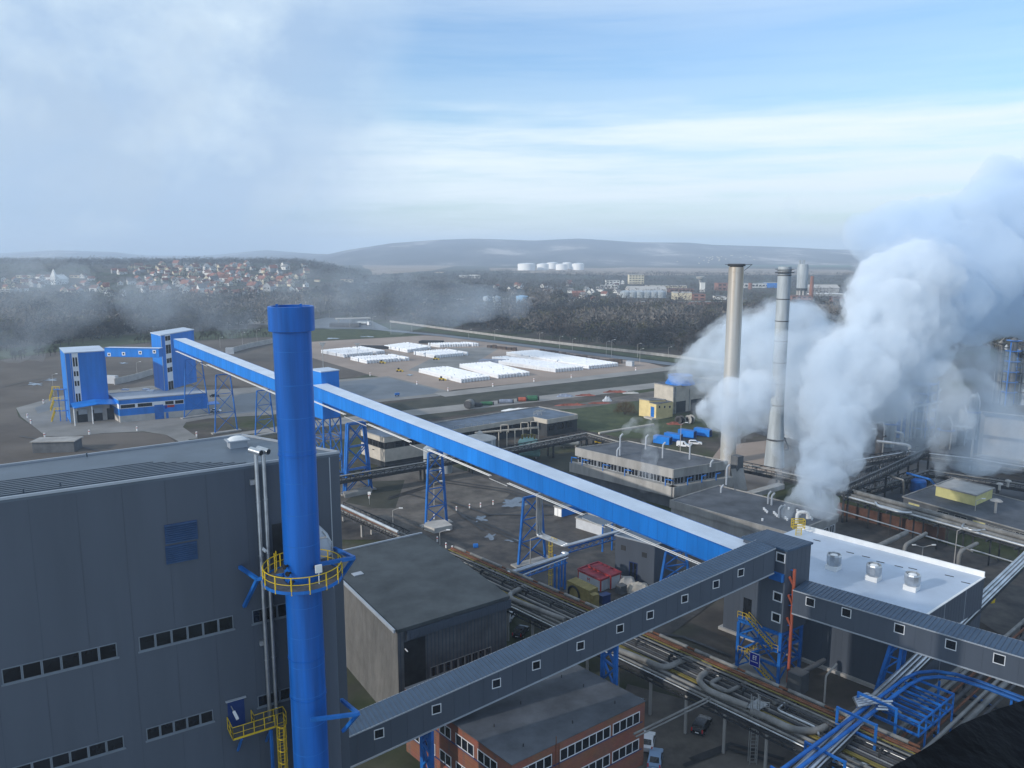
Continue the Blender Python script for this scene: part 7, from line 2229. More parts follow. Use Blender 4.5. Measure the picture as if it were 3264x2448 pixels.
    # blue and white tank in the wood
    p = far_ground(1664, 986); zt = Q(1664, 944, p.y).z; r = (Q(1682, 960, p.y).x - Q(1646, 960, p.y).x) / 2
    t = thing('wood_tank', 'big round tank, light blue above and white below, standing in the wood', 'tank', p)
    h = zt - p.z
    MB().lathe(p, [(r, p.z - 1), (r, p.z + h * .38)], 24).build('lower_shell', 'wall_white', t, smooth=True)
    mat('pale_blue', (0.22, 0.38, 0.55), .6, var=.08)
    MB().lathe(p, [(r * 1.05, p.z + h * .38), (r * 1.05, zt), (r * .3, zt + 1), (.1, zt + 1.2)], 24).build('upper_shell', 'pale_blue', t, smooth=True)
    p = far_ground(1695, 972); tag(MB().lathe(p, [(4, p.z), (4, p.z + 9), (.5, p.z + 10)], 16).build('grey_silo', 'stack_pale', smooth=True), 'small grey silo between the blue tank and the orange hall', 'silo')
    for i, u in enumerate((1553, 1583)): p = far_ground(u, 985); tag(MB().lathe(p, [(5, p.z), (5, p.z + 14), (.5, p.z + 15.5)], 18).build('round_tank', 'stack_pale', smooth=True), 'grey round tank hazy in the wood left of the blue and white tank', 'tank', 'hazy pair of wood tanks')
    # big silo tower of the far works, water tower, brick chimney
    p = far_ground(2553, 970); zt = Q(2553, 842, p.y).z; zm = Q(2553, 918, p.y).z; r = (Q(2570, 880, p.y).x - Q(2536, 880, p.y).x) / 2
    t = thing('prill_tower', 'tall grey round silo tower on legs behind the pale chimney', 'tower', p)
    MB().lathe(p, [(r, zm), (r, zt - 3), (r * .9, zt)], 24).build('shell', 'stack_pale', t, smooth=True)
    MB().lathe(p, [(r * 1.02, zm - 3), (r * 1.02, zm)], 24).build('ring_beam', 'rack_steel', t, smooth=True)
    k = MB(); [k.beam((p.x + r * .8 * math.cos(a), p.y + r * .8 * math.sin(a), p.z), (p.x + r * .8 * math.cos(a), p.y + r * .8 * math.sin(a), zm - 3), 2.2, 2.2) for a in np.linspace(0, 2 * math.pi, 9)[:-1]]; k.build('leg', 'concrete', t)
    k = MB(); [k.abox(p.x + x, p.y, zt, 2.5, 2.5, 5) for x in (-r * .6, r * .1)]; k.build('roof_hut', 'stack_pale', t)
    p = far_ground(2584, 965); zt = Q(2584, 880, p.y).z; tag(MB().lathe(p, [(3.2, p.z), (2.0, zt)], 16).build('brick_chimney', 'brick_far', smooth=True), 'slim red brick chimney beside the far silo tower', 'chimney')
    p = far_ground(2391, 922); zt = Q(2391, 902, p.y).z; tag(MB().lathe(p, [(3.6, p.z), (3.6, zt)], 14).build('brown_silo', 'brick_far', smooth=True), 'short brown silo right of the steel chimney', 'silo')
    p = far_ground(2232, 910); zt, zm = Q(2232, 882, p.y).z, Q(2232, 893, p.y).z
    t = thing('water_tower', 'flared concrete water tower above the far works', 'water tower', p); MB().lathe(p, [(3, p.z), (3, zm), (7, zm + 3)], 16).build('stem', 'concrete', t, smooth=True); MB().lathe(p, [(7.5, zm + 3), (9.5, zt), (.5, zt + 1)], 20).build('bowl', 'concrete_pale', t, smooth=True)
    # church
    p = far_ground(174, 908); zs, zt = Q(174, 880, p.y).z, Q(174, 856, p.y).z
    t = thing('church', 'pale church with a tall pointed white spire in the far town', 'church', p)
    w_ = 7.5; MB().abox(p.x, p.y, p.z - 2, w_, w_, zs - p.z + 2).build('tower', 'wall_white', t)
    vs = [(p.x + a * w_ / 2, p.y + b * w_ / 2, zs) for a, b in ((-1, -1), (1, -1), (1, 1), (-1, 1))] + [(p.x, p.y, zt)]
    MB().add(vs, [(0, 1, 4), (1, 2, 4), (2, 3, 4), (3, 0, 4), (3, 2, 1, 0)]).build('spire', 'wall_white', t)
    k = MB(); h = 9; c = (p.x + 2, p.y + 14)
    k.prism([(c[0] - 7, c[1] - 12), (c[0] + 7, c[1] - 12), (c[0] + 7, c[1] + 12), (c[0] - 7, c[1] + 12)], p.z - 2, p.z + h); k.add([(c[0] - 7.5, c[1] - 12, p.z + h), (c[0] + 7.5, c[1] - 12, p.z + h), (c[0], c[1] - 12, p.z + h + 7), (c[0] - 7.5, c[1] + 12, p.z + h), (c[0] + 7.5, c[1] + 12, p.z + h), (c[0], c[1] + 12, p.z + h + 7)], [(0, 1, 2), (5, 4, 3), (1, 4, 5, 2), (3, 0, 2, 5)]); k.build('nave', 'wall_white', t)
    # low road-side buildings behind the loading complex
    for i, (u0, u1, vb, vt, m_) in enumerate(((508, 585, 1040, 1029, 'wall_grey'), (590, 645, 1036, 1028, 'wall_grey'), (652, 676, 1030, 1018, 'wall_cream'), (700, 770, 1032, 1024, 'wall_grey'), (790, 868, 1034, 1022, 'wall_grey'), (360, 420, 1035, 1031, 'wall_white'))):
        B('low grey roadside shed behind the blue towers, ' + ['widest at left', 'second from left', 'tall square one', 'fourth along', 'nearest the chimney', 'thin white one far left'][i], u0, u1, vb, vt, 9, m_, 'wall_grey', 0, name='roadside_shed')
industry()


def town():
    protos = []
    specs = [('wall_white', 'tile_red'), ('wall_white', 'tile_brown'), ('wall_cream', 'tile_red'), ('wall_cream', 'tile_brown'), ('wall_white', 'tile_grey'), ('wall_grey', 'tile_red')]
    for k, (w, r) in enumerate(specs):
        W_, L_, h, p = 8.5 + k % 3, 11 + k % 2 * 3, 4.2 + (k % 3) * .9, 4.5
        m = MB()
        m.prism([(-W_ / 2, -L_ / 2), (W_ / 2, -L_ / 2), (W_ / 2, L_ / 2), (-W_ / 2, L_ / 2)], -2.5, h)
        m.add([(-W_ / 2, -L_ / 2, h), (W_ / 2, -L_ / 2, h), (0, -L_ / 2, h + p), (-W_ / 2, L_ / 2, h), (W_ / 2, L_ / 2, h), (0, L_ / 2, h + p)], [(0, 1, 2), (5, 4, 3)])
        e = .5
        m.add([(-W_ / 2 - e, -L_ / 2 - e, h - .3), (0, -L_ / 2 - e, h + p + .15), (0, L_ / 2 + e, h + p + .15), (-W_ / 2 - e, L_ / 2 + e, h - .3)], [(0, 1, 2, 3)], 1)
        m.add([(W_ / 2 + e, -L_ / 2 - e, h - .3), (0, -L_ / 2 - e, h + p + .15), (0, L_ / 2 + e, h + p + .15), (W_ / 2 + e, L_ / 2 + e, h - .3)], [(0, 1, 2, 3)], 1)
        m.abox(W_ * .2, L_ * .2, h + p * .4, .9, .9, p * .8, 1)
        for i in range(2): m.box((-W_ / 4 + i * W_ / 2, -L_ / 2 - .02, h * .55), (.7, 0, 0), (0, .03, 0), (0, 0, .8), 2)
        protos.append(m.mesh('town_house', [w, r, 'glass_dark']))
    labs = ['white town house with red roof on the far hillside', 'white town house with brown roof on the far hillside', 'cream town house with red roof on the far hillside', 'cream town house with brown roof on the far hillside', 'white town house with grey roof on the far hillside', 'grey town house with red roof on the far hillside']
    done = []
    def add(u, v, k=None, s=1.0, lab=None, grp=None):
        p = far_ground(u, v)
        k = random.randrange(6) if k is None else k
        o = bpy.data.objects.new('town_house', protos[k]); C.objects.link(o)
        o.location = p; o.rotation_euler.z = random.choice((-.9, -.7, -.3, .5, .8, 1.2)) + random.uniform(-.2, .2)
        o.scale = (s * random.uniform(.85, 1.2),) * 2 + (s * random.uniform(.9, 1.15),)
        tag(o, lab or labs[k], 'house', grp or 'hillside ' + labs[k].split(' on ')[0].replace('town house', 'houses'))
    n = 0
    while n < 215:
        u = random.gauss(700, 150); v = random.uniform(846, 948)
        if not (350 < u < 985): continue
        if v > 915 and random.random() < .45: continue
        if abs(u - (742 + (948 - v) * .55)) < 9: continue
        if any((u - a) ** 2 + 3 * (v - b) ** 2 < 60 for a, b in done): continue
        done.append((u, v)); add(u, v, s=.82 if random.random() < .8 else 1.15); n += 1
    n = 0
    while n < 34:
        u, v = random.uniform(0, 350), random.uniform(884, 935)
        if any((u - a) ** 2 + 3 * (v - b) ** 2 < 130 for a, b in done): continue
        done.append((u, v)); add(u, v, s=.8); n += 1
    for i in range(26):
        u, v = random.uniform(1560, 1990), random.uniform(898, 965)
        add(u, v, random.choice((0, 1, 4, 5)), .8, 'small valley house among bare trees near the far works', 'valley houses near the far works')
    vp = MB().abox(0, 0, -4, 13, 13, 13); vp.add([(-7, -7, 9), (7, -7, 9), (7, 7, 9), (-7, 7, 9), (0, 0, 13)], [(0, 1, 4), (1, 2, 4), (2, 3, 4), (3, 0, 4)], 1)
    vme = vp.mesh('village_house', ['wall_cream', 'tile_brown'])
    dg = bpy.context.evaluated_depsgraph_get()
    for i in range(26):
        u = random.gauss(2290, 75); v = 826 + random.uniform(-9, 12) + (2290 - u) * .08
        hit, loc, *_ = S.ray_cast(dg, Vector((0, 0, H)) + ray(u, v) * 2500, ray(u, v).normalized(), distance=9000)
        if not hit: continue
        o = bpy.data.objects.new('village_house', vme); C.objects.link(o); o.location = loc; o.rotation_euler.z = random.uniform(0, 3); o.scale = (.5, .5, .42)
        tag(o, 'tiny white house of the village high on the distant hill', 'house', 'hill village houses')
bpy.context.view_layer.update()
town()


# ================================================================== VEGETATION
mat('twig_brown', (0.062, 0.050, 0.042), 1, var=.35, scale=.3, spec=.05)
mat('twig_grey', (0.090, 0.080, 0.072), 1, var=.35, scale=.3, spec=.05)
mat('twig_dark', (0.036, 0.033, 0.031), 1, var=.35, scale=.3, spec=.05)
mat('twig_olive', (0.070, 0.066, 0.034), 1, var=.35, scale=.3, spec=.05)
mat('twig_pale', (0.15, 0.135, 0.12), 1, var=.3, scale=.3, spec=.05)
mat('twig_ochre', (0.11, 0.072, 0.035), 1, var=.35, scale=.3, spec=.05)


def bare_tree(seed, h=12.0, wide=.55, twigs=260):
    r = random.Random(seed); m = MB()
    m.tube([(0, 0, -.5), (.1, 0, h * .25), (r.uniform(-.3, .3), r.uniform(-.3, .3), h * .5), (r.uniform(-.5, .5), r.uniform(-.5, .5), h * .9)], [h * .028, h * .022, h * .014, h * .003], 6, 0)
    limbs = []
    for i in range(11):
        a = r.uniform(0, 2 * math.pi); z = h * r.uniform(.22, .6); L = h * wide * r.uniform(.45, .8)
        p = Vector((0, 0, z)); q = p + Vector((math.cos(a) * L * .6, math.sin(a) * L * .6, L * .55)); e = q + Vector((math.cos(a) * L * .35, math.sin(a) * L * .35, L * .5))
        m.tube([p, q, e], [h * .012, h * .008, h * .003], 4, 0, False); limbs.append((q, e))
    for i in range(twigs):
        q, e = r.choice(limbs); p = q.lerp(e, r.random())
        d = Vector((r.gauss(0, 1), r.gauss(0, 1), r.gauss(.7, .7))).normalized() * h * r.uniform(.08, .2)
        if p.z + d.z > h * 1.05: d.z *= .3
        w = Vector((r.gauss(0, 1), r.gauss(0, 1), r.gauss(0, 1))).normalized() * h * .011
        m.add([p - w, p + w, p + d + w * .4 + Vector((r.gauss(0, .2), r.gauss(0, .2), 0)), p + d - w * 1.4], [(0, 1, 2, 3)], 1)
    return m


def in_poly(px, py, poly):
    n = len(poly); c = np.zeros(len(px), bool); j = n - 1
    for i in range(n):
        xi, yi = poly[i]; xj, yj = poly[j]
        c ^= ((yi > py) != (yj > py)) & (px < (xj - xi) * (py - yi) / (yj - yi + 1e-9) + xi); j = i
    return c


def scatter(poly, n, y0, y1, ang=(-.85, .75), seed=1, fall=1.0):
    g = np.random.default_rng(seed); out = []
    while len(out) < n:
        y = np.sqrt(g.uniform(y0 * y0, y1 * y1, 4000)); x = g.uniform(*ang, 4000) * y
        k = g.random(4000) < np.minimum(1, (y0 / y) ** fall); x, y = x[k], y[k]
        z = np.array([gh(a, b) for a, b in zip(x, y)])
        dy, dz = y, z - H
        dep = dy * math.cos(PT) - dz * math.sin(PT); upc = dy * math.sin(PT) + dz * math.cos(PT)
        u, v = CX + F * x / dep, CY - F * upc / dep
        ok = in_poly(u, v, poly)
        out += list(zip(x[ok], y[ok], z[ok]))
    return out[:n]


WOOD = [(-250, 1150), (190, 1108), (480, 1072), (700, 1060), (880, 1038), (1058, 1008), (1243, 1021), (1450, 1050), (1671, 1076), (2150, 1128), (2520, 1165), (3450, 1185), (3450, 985), (2520, 985), (2050, 985), (1900, 975), (1750, 950), (1600, 930), (1400, 912), (1150, 905), (1000, 938), (850, 952), (500, 952), (250, 957), (-250, 965)]


def woods():
    protos = []
    kinds = [('twig_brown', 'brown bare tree at the front of the wood across the road'), ('twig_grey', 'grey bare tree at the front of the wood across the road'), ('twig_dark', 'dark bare tree at the front of the wood across the road'), ('twig_olive', 'olive tinged bare tree at the front of the wood across the road')]
    for s in range(8):
        m = bare_tree(20 + s, 11 + s % 4, .45 + .07 * (s % 3)); k = [0, 1, 2, 0, 1, 2, 3, 1][s]
        protos.append((m.mesh('bare_tree', ['trunk', kinds[k][0]]), k))
    edge = [(-20, 1120), (190, 1106), (480, 1071), (700, 1058), (880, 1036), (1058, 1006), (1243, 1019), (1450, 1047), (1671, 1072), (2150, 1124), (2400, 1150)]
    r = random.Random(5); n = 0
    while n < 280:
        t = r.uniform(-30, 2420); v = np.interp(t, [e[0] for e in edge], [e[1] for e in edge]) - abs(r.gauss(0, 1)) * 24 + 4
        p = far_ground(t, v) if v < 1000 else P(t, v)
        me, k = r.choice(protos)
        o = bpy.data.objects.new('bare_tree', me); C.objects.link(o); o.location = (p.x, p.y, gh(p.x, p.y)); o.rotation_euler.z = r.uniform(0, 6.3)
        s = r.uniform(.6, 1.15); o.scale = (s * r.uniform(.9, 1.3), s * r.uniform(.9, 1.3), s)
        tag(o, kinds[k][1], 'tree', kinds[k][1].split(' tree')[0] + ' trees of the wood front'); n += 1
    # the wood behind them: uncountable twigs
    def mass(name, lab, pts, per, hmin, hmax, mats, wid=.55, sd=3):
        g = np.random.default_rng(sd); V, Fc, MI = [], [], []
        pts = np.array(pts); N_ = len(pts)
        hh = g.uniform(hmin, hmax, N_); mi = g.integers(0, len(mats), N_)
        patch_ = np.array([noise.noise(Vector((x * .006, y * .006, 7))) for x, y, _ in pts])
        mi = np.where(patch_ > .22, 0, np.where(patch_ < -.12, len(mats) - 1, mi)); hh = hh * (1 + .5 * patch_)
        k = per
        th = g.uniform(0, 2 * math.pi, (N_, k)); ph = g.uniform(-.55, 1, (N_, k)); rr = np.cbrt(g.uniform(.15, 1, (N_, k)))
        cr = np.sqrt(np.maximum(0, 1 - ph * ph)) * rr
        cx = pts[:, 0:1] + cr * np.cos(th) * hh[:, None] * wid; cy = pts[:, 1:2] + cr * np.sin(th) * hh[:, None] * wid; cz = pts[:, 2:3] + hh[:, None] * (.52 + .48 * ph * rr)
        c = np.stack([cx, cy, cz], -1)
        d = np.stack([g.normal(0, 1, (N_, k)) + .8 * np.cos(th), g.normal(0, 1, (N_, k)) + .8 * np.sin(th), np.abs(g.normal(.9, .6, (N_, k)))], -1)
        d /= np.linalg.norm(d, axis=-1, keepdims=True); d *= (hh[:, None] * g.uniform(.12, .28, (N_, k)))[..., None]
        w = g.normal(0, 1, (N_, k, 3)); w /= np.linalg.norm(w, axis=-1, keepdims=True); w *= (hh[:, None] * g.uniform(.02, .05, (N_, k)))[..., None]
        q = np.stack([c - w, c + w, c + d + w * .5, c + d - w * .9], 2).reshape(-1, 3)
        nf = N_ * k
        me = bpy.data.meshes.new(name); me.vertices.add(nf * 4); me.vertices.foreach_set('co', q.astype(np.float32).ravel())
        me.loops.add(nf * 4); me.loops.foreach_set('vertex_index', np.arange(nf * 4, dtype=np.int32)); me.polygons.add(nf); me.polygons.foreach_set('loop_start', np.arange(0, nf * 4, 4, dtype=np.int32)); me.polygons.foreach_set('loop_total', np.full(nf, 4, dtype=np.int32))
        for m_ in mats: me.materials.append(M[m_])
        me.polygons.foreach_set('material_index', np.repeat(mi, k).astype(np.int32)); me.update(calc_edges=True)
        o = bpy.data.objects.new(name, me); C.objects.link(o); tag(o, lab, 'wood', kind='stuff')
    mass('woodland', 'grey-brown leafless woodland filling the middle distance', scatter(WOOD, 5300, 520, 1500, seed=2, fall=1.3), 52, 6, 15, ['twig_pale', 'twig_brown', 'twig_olive', 'twig_grey', 'twig_brown', 'twig_dark'])
    TOWN = [(-250, 968), (250, 960), (500, 955), (850, 955), (1000, 940), (1160, 905), (1090, 868), (985, 832), (500, 834), (-250, 838)]
    mass('town_trees', 'bare trees and bushes between the houses of the far town', scatter(TOWN, 2600, 950, 2600, seed=4, fall=.4), 26, 5, 12, ['twig_grey', 'twig_brown', 'twig_dark'], .6, 6)
    RIDGE = [(-250, 858), (350, 852), (700, 845), (900, 850), (1000, 875), (1140, 900), (1180, 890), (1085, 858), (985, 830), (500, 830), (-250, 835)]
    mass('ridge_wood', 'dark wooded ridge above the far town', scatter(RIDGE, 2300, 1500, 3200, seed=9, fall=.2), 20, 9, 17, ['twig_brown', 'twig_dark', 'twig_grey'], .7, 8)
    VALLEY = [(1150, 908), (1400, 914), (1600, 932), (1750, 952), (1900, 978), (2050, 988), (2520, 988), (2800, 1000), (2800, 876), (1900, 872), (1550, 868), (1150, 885)]
    mass('valley_wood', 'dark wooded valley floor around the far works', scatter(VALLEY, 3600, 950, 2700, (-.25, .55), seed=11, fall=.5), 24, 5, 12, ['twig_brown', 'twig_dark', 'twig_grey'], .65, 10)
    # hedge of small olive poplars behind the loading complex
    hd = [bare_tree(70 + i, 6, .3, 150).mesh('young_poplar', ['trunk', 'twig_olive']) for i in range(2)]
    for i in range(46):
        f = i / 45; u = 430 + f * 440 + r.uniform(-3, 3); v = np.interp(u, [430, 620, 870], [1092, 1082, 1068]) + r.uniform(-2, 8)
        p = P(u, v); o = bpy.data.objects.new('young_poplar', r.choice(hd)); C.objects.link(o); o.location = p; o.rotation_euler.z = r.uniform(0, 6); s = r.uniform(.7, 1.2); o.scale = (s, s, s * 1.1)
        tag(o, 'small olive young poplar in the row behind the blue towers', 'tree', 'young poplars behind the blue towers')
    for i in range(14):
        u = r.uniform(-20, 180); v = 1150 - u * .12 + r.uniform(-6, 8); p = P(u, v); o = bpy.data.objects.new('young_poplar', r.choice(hd)); C.objects.link(o); o.location = p; s = r.uniform(.7, 1.2); o.scale = (s, s, s)
        tag(o, 'small olive young poplar at the left field edge', 'tree', 'young poplars at the left field edge')
    # round brown bush by the lawn
    q = P(1992, 1322); t = thing('round_bush', 'round ochre-brown leafless bush by the lawn, left of the yellow building', 'bush', q)
    b = MB(); rr = random.Random(3)
    for i in range(1500):
        a, c_, k = rr.uniform(0, 6.28), rr.uniform(-.2, 1), rr.random() ** .4
        s = math.sqrt(max(0, 1 - c_ * c_)); p = q + Vector((4.6 * k * s * math.cos(a), 3.6 * k * s * math.sin(a), 1.2 + 3.9 * k * c_))
        d = Vector((math.cos(a) * s, math.sin(a) * s, c_ + .4)) * rr.uniform(.5, 1.3); w = Vector((rr.gauss(0, 1), rr.gauss(0, 1), rr.gauss(0, 1))).normalized() * .06
        b.add([p - w, p + w, p + d], [(0, 1, 2)])
    b.build('crown', 'twig_ochre', t); k = MB()
    for i in range(9): a = i * .7; k.tube([q, q + Vector((1.6 * math.cos(a), 1.4 * math.sin(a), 2.6))], [.12, .05], 5)
    k.build('trunk', 'trunk', t)
woods()
# ================================================================== STEAM, SMOKE AND HAZE
def vol_mat(name, dens, col=(1, 1, 1), aniso=0.0, nscale=None, lo=.42, hi=.62):
    m = bpy.data.materials.new(name); m.use_nodes = True; t = m.node_tree; t.nodes.clear()
    out = N(t, 'ShaderNodeOutputMaterial'); v = N(t, 'ShaderNodeVolumePrincipled')
    v.inputs['Color'].default_value = col + (1,); v.inputs['Density'].default_value = dens; v.inputs['Anisotropy'].default_value = aniso
    if nscale:
        tc = N(t, 'ShaderNodeTexCoord'); n = N(t, 'ShaderNodeTexNoise', i_Scale=nscale, i_Detail=4, i_Roughness=.55); t.links.new(tc.outputs['Object'], n.inputs['Vector'])
        r = N(t, 'ShaderNodeMapRange', i_1=lo, i_2=hi, i_3=0.0, i_4=dens); t.links.new(n.outputs['Fac'], r.inputs[0]); t.links.new(r.outputs[0], v.inputs['Density'])
    t.links.new(v.outputs[0], out.inputs['Volume'])
    M[name] = m; return m


vol_mat('steam_dense', .36, (.90, .95, 1.0), nscale=.17, lo=.31, hi=.60)
vol_mat('steam_soft', .13, (.885, .945, 1.0), nscale=.12, lo=.28, hi=.60)
vol_mat('steam_fringe', .085, (.90, .95, 1.0), nscale=.20, lo=.38, hi=.70)
vol_mat('wisp_steam', .19, (.93, .965, 1.0), nscale=.28, lo=.40, hi=.66)
vol_mat('cloud_soft', .17, (.82, .91, 1.0), nscale=.045, lo=.22, hi=.50)
vol_mat('sky_smoke', .016, (.90, .96, 1.0), nscale=.012, lo=.44, hi=.66)
vol_mat('steam_thin', .17, (.86, .93, 1.0), nscale=.07, lo=.38, hi=.68)
vol_mat('smoke_thin', .021, (.80, .90, 1.0), nscale=.020, lo=.36, hi=.74)
vol_mat('haze_air', .00020, (.69, .83, 1.0))


def tex(name, scale, depth=4):
    x = bpy.data.textures.new(name, 'CLOUDS'); x.noise_scale = scale; x.noise_depth = depth; x.noise_basis = 'ORIGINAL_PERLIN'; return x


def plume(name, label, pts, m, vox, d1, d2, fill=2, fringe=None, grow=1.0, parent=None):
    """pts: (u, v, radius in photo pixels, depth)"""
    b = MB(); rr = random.Random(len(pts) * 7 + int(pts[0][0]))
    S_ = []
    for k, (u, v, r, dep) in enumerate(pts):
        c = D(u, v, dep); R_ = r / F * dep * grow; S_.append((c, R_))
        for i in range(fill):
            dv = Vector((rr.gauss(0, 1), rr.gauss(0, 1), rr.gauss(0, 1))).normalized(); S_.append((c + dv * R_ * .75, R_ * rr.uniform(.35, .6)))
    ico = bmesh.new(); bmesh.ops.create_icosphere(ico, subdivisions=2, radius=1)
    iv = [v.co.copy() for v in ico.verts]; fc = [tuple(v.index for v in f.verts) for f in ico.faces]; ico.free()
    for c, R_ in S_: b.add([c + v * R_ for v in iv], fc)
    o = b.build(name, m, parent)
    rm = o.modifiers.new('remesh', 'REMESH'); rm.mode = 'VOXEL'; rm.voxel_size = vox
    sm_ = o.modifiers.new('smooth', 'SMOOTH'); sm_.factor = .5; sm_.iterations = 2
    for i, (sc, st) in enumerate((d1, d2, (d1[1] * .5, d2[1] * .62))):
        dp = o.modifiers.new('billow', 'DISPLACE'); dp.texture = tex(name + str(i), sc); dp.strength = st; dp.mid_level = .5; dp.texture_coords = 'GLOBAL'
    if parent is not None:
        o['kind'] = 'stuff'; return o
    if fringe: plume('wisp', None, pts, fringe, vox * 1.2, (d1[0] * .8, d1[1] * 1.5), (d2[0] * 1.1, d2[1] * 1.8), fill, None, 1.2, o)
    return tag(o, label, 'steam', kind='stuff')


plume('steam_plume', 'huge white steam plume rising from the dark flat roof at right', [(2500, 1640, 18, 158), (2520, 1605, 28, 159), (2560, 1575, 42, 160), (2600, 1605, 46, 160), (2640, 1620, 38, 160), (2590, 1510, 56, 162), (2650, 1530, 52, 162), (2620, 1440, 70, 165), (2685, 1460, 66, 165), (2660, 1360, 84, 168), (2725, 1380, 72, 168), (2690, 1270, 100, 172), (2740, 1200, 115, 175), (2800, 1110, 125, 178), (2720, 1120, 90, 178), (2850, 1020, 140, 182), (2780, 960, 95, 182), (2830, 900, 105, 185), (2910, 890, 130, 186), (2930, 1050, 120, 186), (2860, 1160, 110, 182), (2800, 1260, 90, 178), (2640, 1180, 90, 176), (2620, 1280, 80, 174)], 'steam_dense', .5, (5.0, 3.6), (1.8, 1.6), 3, 'steam_fringe')
plume('steam_cloud', 'grey-blue drifting upper steam cloud at the right edge', [(2960, 960, 160, 196), (3080, 860, 180, 200), (2950, 790, 135, 202), (2820, 780, 95, 202), (2750, 740, 66, 202), (2860, 700, 70, 202), (2940, 705, 76, 204), (3060, 740, 135, 206), (3180, 700, 150, 208), (3210, 590, 95, 208), (3290, 900, 200, 210), (3310, 640, 150, 210), (3090, 1000, 110, 205)], 'cloud_soft', 1.0, (9.0, 4.5), (3.5, 2.2), 3)
plume('steam_plume', 'broad steam bank drifting right from the blue fan cone', [(2165, 1198, 32, 262), (2205, 1172, 52, 264), (2265, 1135, 72, 266), (2335, 1110, 95, 266), (2420, 1095, 108, 262), (2490, 1040, 85, 258), (2550, 1035, 82, 256), (2500, 1180, 120, 256), (2400, 1215, 100, 262), (2600, 1110, 105, 250), (2620, 1230, 115, 248), (2320, 1210, 75, 264), (2260, 1205, 55, 264), (2660, 1130, 90, 248), (2450, 1290, 80, 256), (2560, 1330, 85, 250)], 'steam_soft', .8, (6.0, 4.0), (2.2, 1.9), 3, 'steam_fringe')
plume('steam_veil', 'thin steam veil hiding the middle of the pale chimney', [(2480, 1130, 90, 212), (2560, 1150, 100, 212), (2520, 1240, 90, 210), (2600, 1280, 90, 210), (2450, 1250, 70, 212), (2640, 1180, 90, 210)], 'steam_thin', .9, (7.0, 4.0), (2.6, 1.8), 2)
plume('steam_puff', 'bright steam puff from the white vent before the steel chimney', [(2317, 1470, 10, 186), (2322, 1440, 18, 186), (2334, 1400, 30, 186), (2342, 1355, 50, 187), (2300, 1335, 44, 187), (2385, 1345, 44, 187), (2350, 1295, 56, 188), (2285, 1290, 46, 188), (2405, 1285, 54, 188), (2245, 1310, 34, 188), (2330, 1250, 52, 190), (2420, 1230, 55, 190)], 'steam_dense', .4, (3.4, 2.4), (1.3, 1.1), 3, 'steam_fringe')
plume('steam_wisp', 'thin steam wisps at the foot of the pale chimney', [(2465, 1590, 14, 160), (2475, 1545, 26, 160), (2500, 1490, 36, 161), (2530, 1440, 44, 162), (2490, 1430, 34, 162), (2560, 1400, 46, 163)], 'steam_soft', .5, (4, 2.4), (1.4, 1.0), 3)
plume('steam_puff', 'steam puff rising beside the yellow penthouse', [(2985, 1530, 10, 170), (2990, 1500, 18, 170), (3000, 1462, 30, 171), (2984, 1420, 28, 171), (3008, 1385, 40, 172), (2990, 1325, 46, 173), (3030, 1270, 62, 174), (3000, 1210, 64, 175), (3060, 1330, 44, 174)], 'steam_soft', .45, (3.4, 2.4), (1.3, 1.1), 3, 'steam_fringe')
plume('steam_haze', 'broad thin steam drifting over the process towers at right', [(2860, 1290, 90, 190), (2960, 1330, 110, 190), (3080, 1290, 120, 190), (3180, 1350, 110, 190), (3120, 1430, 90, 188), (3230, 1430, 80, 188), (2900, 1400, 70, 188), (3190, 1210, 95, 196), (3060, 1150, 100, 196), (2960, 1200, 90, 196)], 'steam_thin', 1.0, (8, 5), (3, 2), 2)
plume('steam_wisp', 'faint steam wisp in front of the concrete process building', [(2048, 1605, 14, 158), (2054, 1555, 22, 158), (2066, 1505, 32, 158), (2070, 1455, 34, 159)], 'wisp_steam', .45, (3.5, 2.0), (1.3, .9), 3)
plume('steam_wisp', 'faint steam wisps above the vents of the concrete process building', [(1978, 1395, 10, 190), (1995, 1370, 20, 190), (2030, 1355, 28, 191), (2075, 1370, 30, 191), (2060, 1400, 22, 190), (2100, 1345, 22, 192)], 'wisp_steam', .5, (3.5, 2.0), (1.3, .9), 3)
plume('smoke_drift', 'thin blue-grey smoke drifting over the wood at left', [(30, 1020, 110, 440), (150, 990, 110, 440), (280, 975, 80, 445), (240, 910, 80, 450), (400, 940, 55, 450), (60, 910, 100, 450), (120, 1080, 60, 430), (40, 1100, 60, 430)], 'smoke_thin', 4.0, (26, 16), (9, 7), 2)
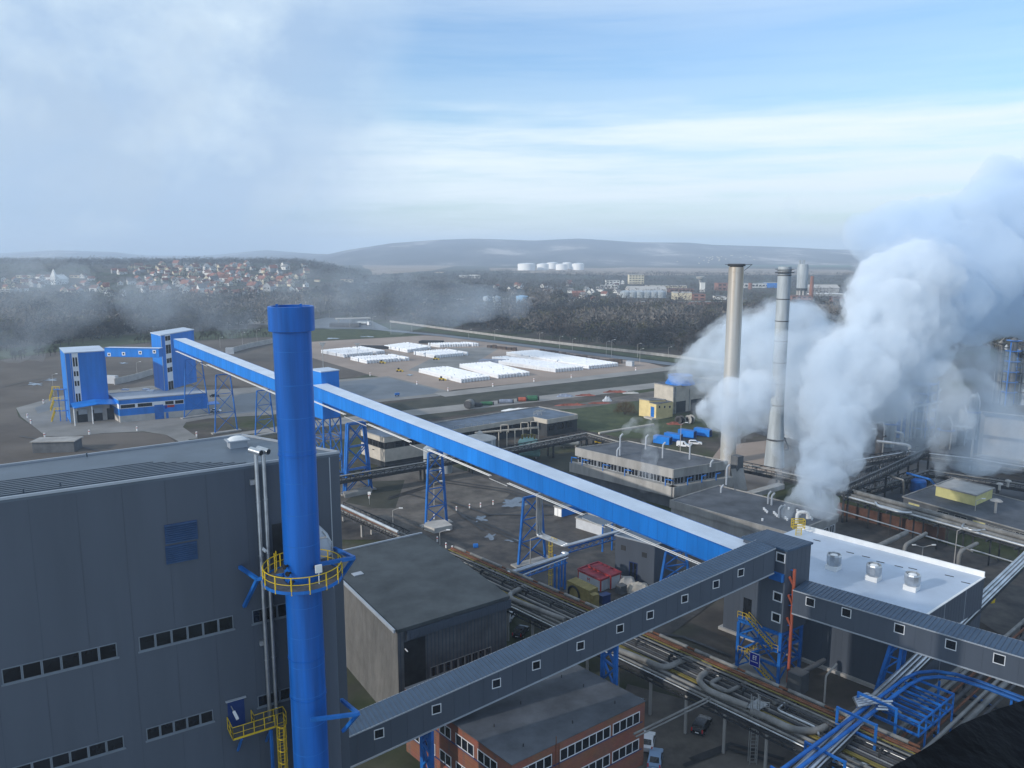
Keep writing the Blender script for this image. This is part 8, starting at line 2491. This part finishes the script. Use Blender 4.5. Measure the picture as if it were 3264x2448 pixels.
plume('smoke_drift', 'thin smoke drifting over the wood right of the blue chimney', [(480, 970, 95, 455), (600, 975, 100, 455), (730, 975, 95, 455), (860, 955, 95, 455), (980, 945, 90, 450), (1090, 950, 100, 450), (1200, 960, 105, 452), (1310, 965, 100, 455), (1420, 965, 85, 458), (1530, 965, 75, 460), (1280, 1030, 50, 450), (1640, 975, 55, 462)], 'smoke_thin', 4.0, (24, 14), (9, 6), 2)


def smoke_bank():
    # plant smoke over the upper left sky, plus an unseen bank added for shade
    plume('smoke_bank', 'ragged blue-grey smoke bank drifting across the upper left sky', [(-100, 250, 300, 360), (150, 420, 260, 360), (330, 600, 200, 365), (560, 160, 150, 370), (580, 330, 130, 370), (860, 560, 150, 375), (780, 640, 110, 375), (60, 640, 220, 360), (640, 700, 90, 380), (1000, 480, 90, 380), (420, 760, 90, 380), (-250, 500, 300, 350)], 'sky_smoke', 7, (45, 30), (18, 14), 2)
    b = MB(); rr = random.Random(3)
    ico = bmesh.new(); bmesh.ops.create_icosphere(ico, subdivisions=2, radius=1); iv = [v.co.copy() for v in ico.verts]; fc = [tuple(v.index for v in f.verts) for f in ico.faces]; ico.free()
    for i in range(16):
        c = Vector((-175 + rr.uniform(-45, 45), -12 + rr.uniform(-75, 65), 98 + rr.uniform(-18, 22))); R_ = rr.uniform(24, 36)
        b.add([c + v * R_ for v in iv], fc)
    o = b.build('shade_steam_bank', 'shade_steam'); rm = o.modifiers.new('remesh', 'REMESH'); rm.mode = 'VOXEL'; rm.voxel_size = 5
    dp = o.modifiers.new('billow', 'DISPLACE'); dp.texture = tex('bank', 25); dp.strength = 18; dp.texture_coords = 'GLOBAL'
    tag(o, 'added unseen steam bank left of the frame, shading the foreground from the sun', 'steam', kind='stuff')
vol_mat('wisp_thin', .05, (.72, .85, 1.0), nscale=.09, lo=.42, hi=.7)
vol_mat('shade_steam', .007, (.97, .98, 1.0))
smoke_bank()


plume('smoke_wisp', 'small grey smoke wisp in the sky above the pale chimney', [(2525, 640, 30, 300), (2515, 690, 34, 300), (2500, 735, 24, 300), (2640, 610, 22, 300)], 'wisp_thin', 1.6, (9, 5), (4, 3), 3)


def haze():
    b = MB().box((0, 5200, 107), (7600, 0, 0), (0, 5900, 0), (0, 0, 115))
    tag(b.build('haze', 'haze_air'), kind='stuff')
haze()
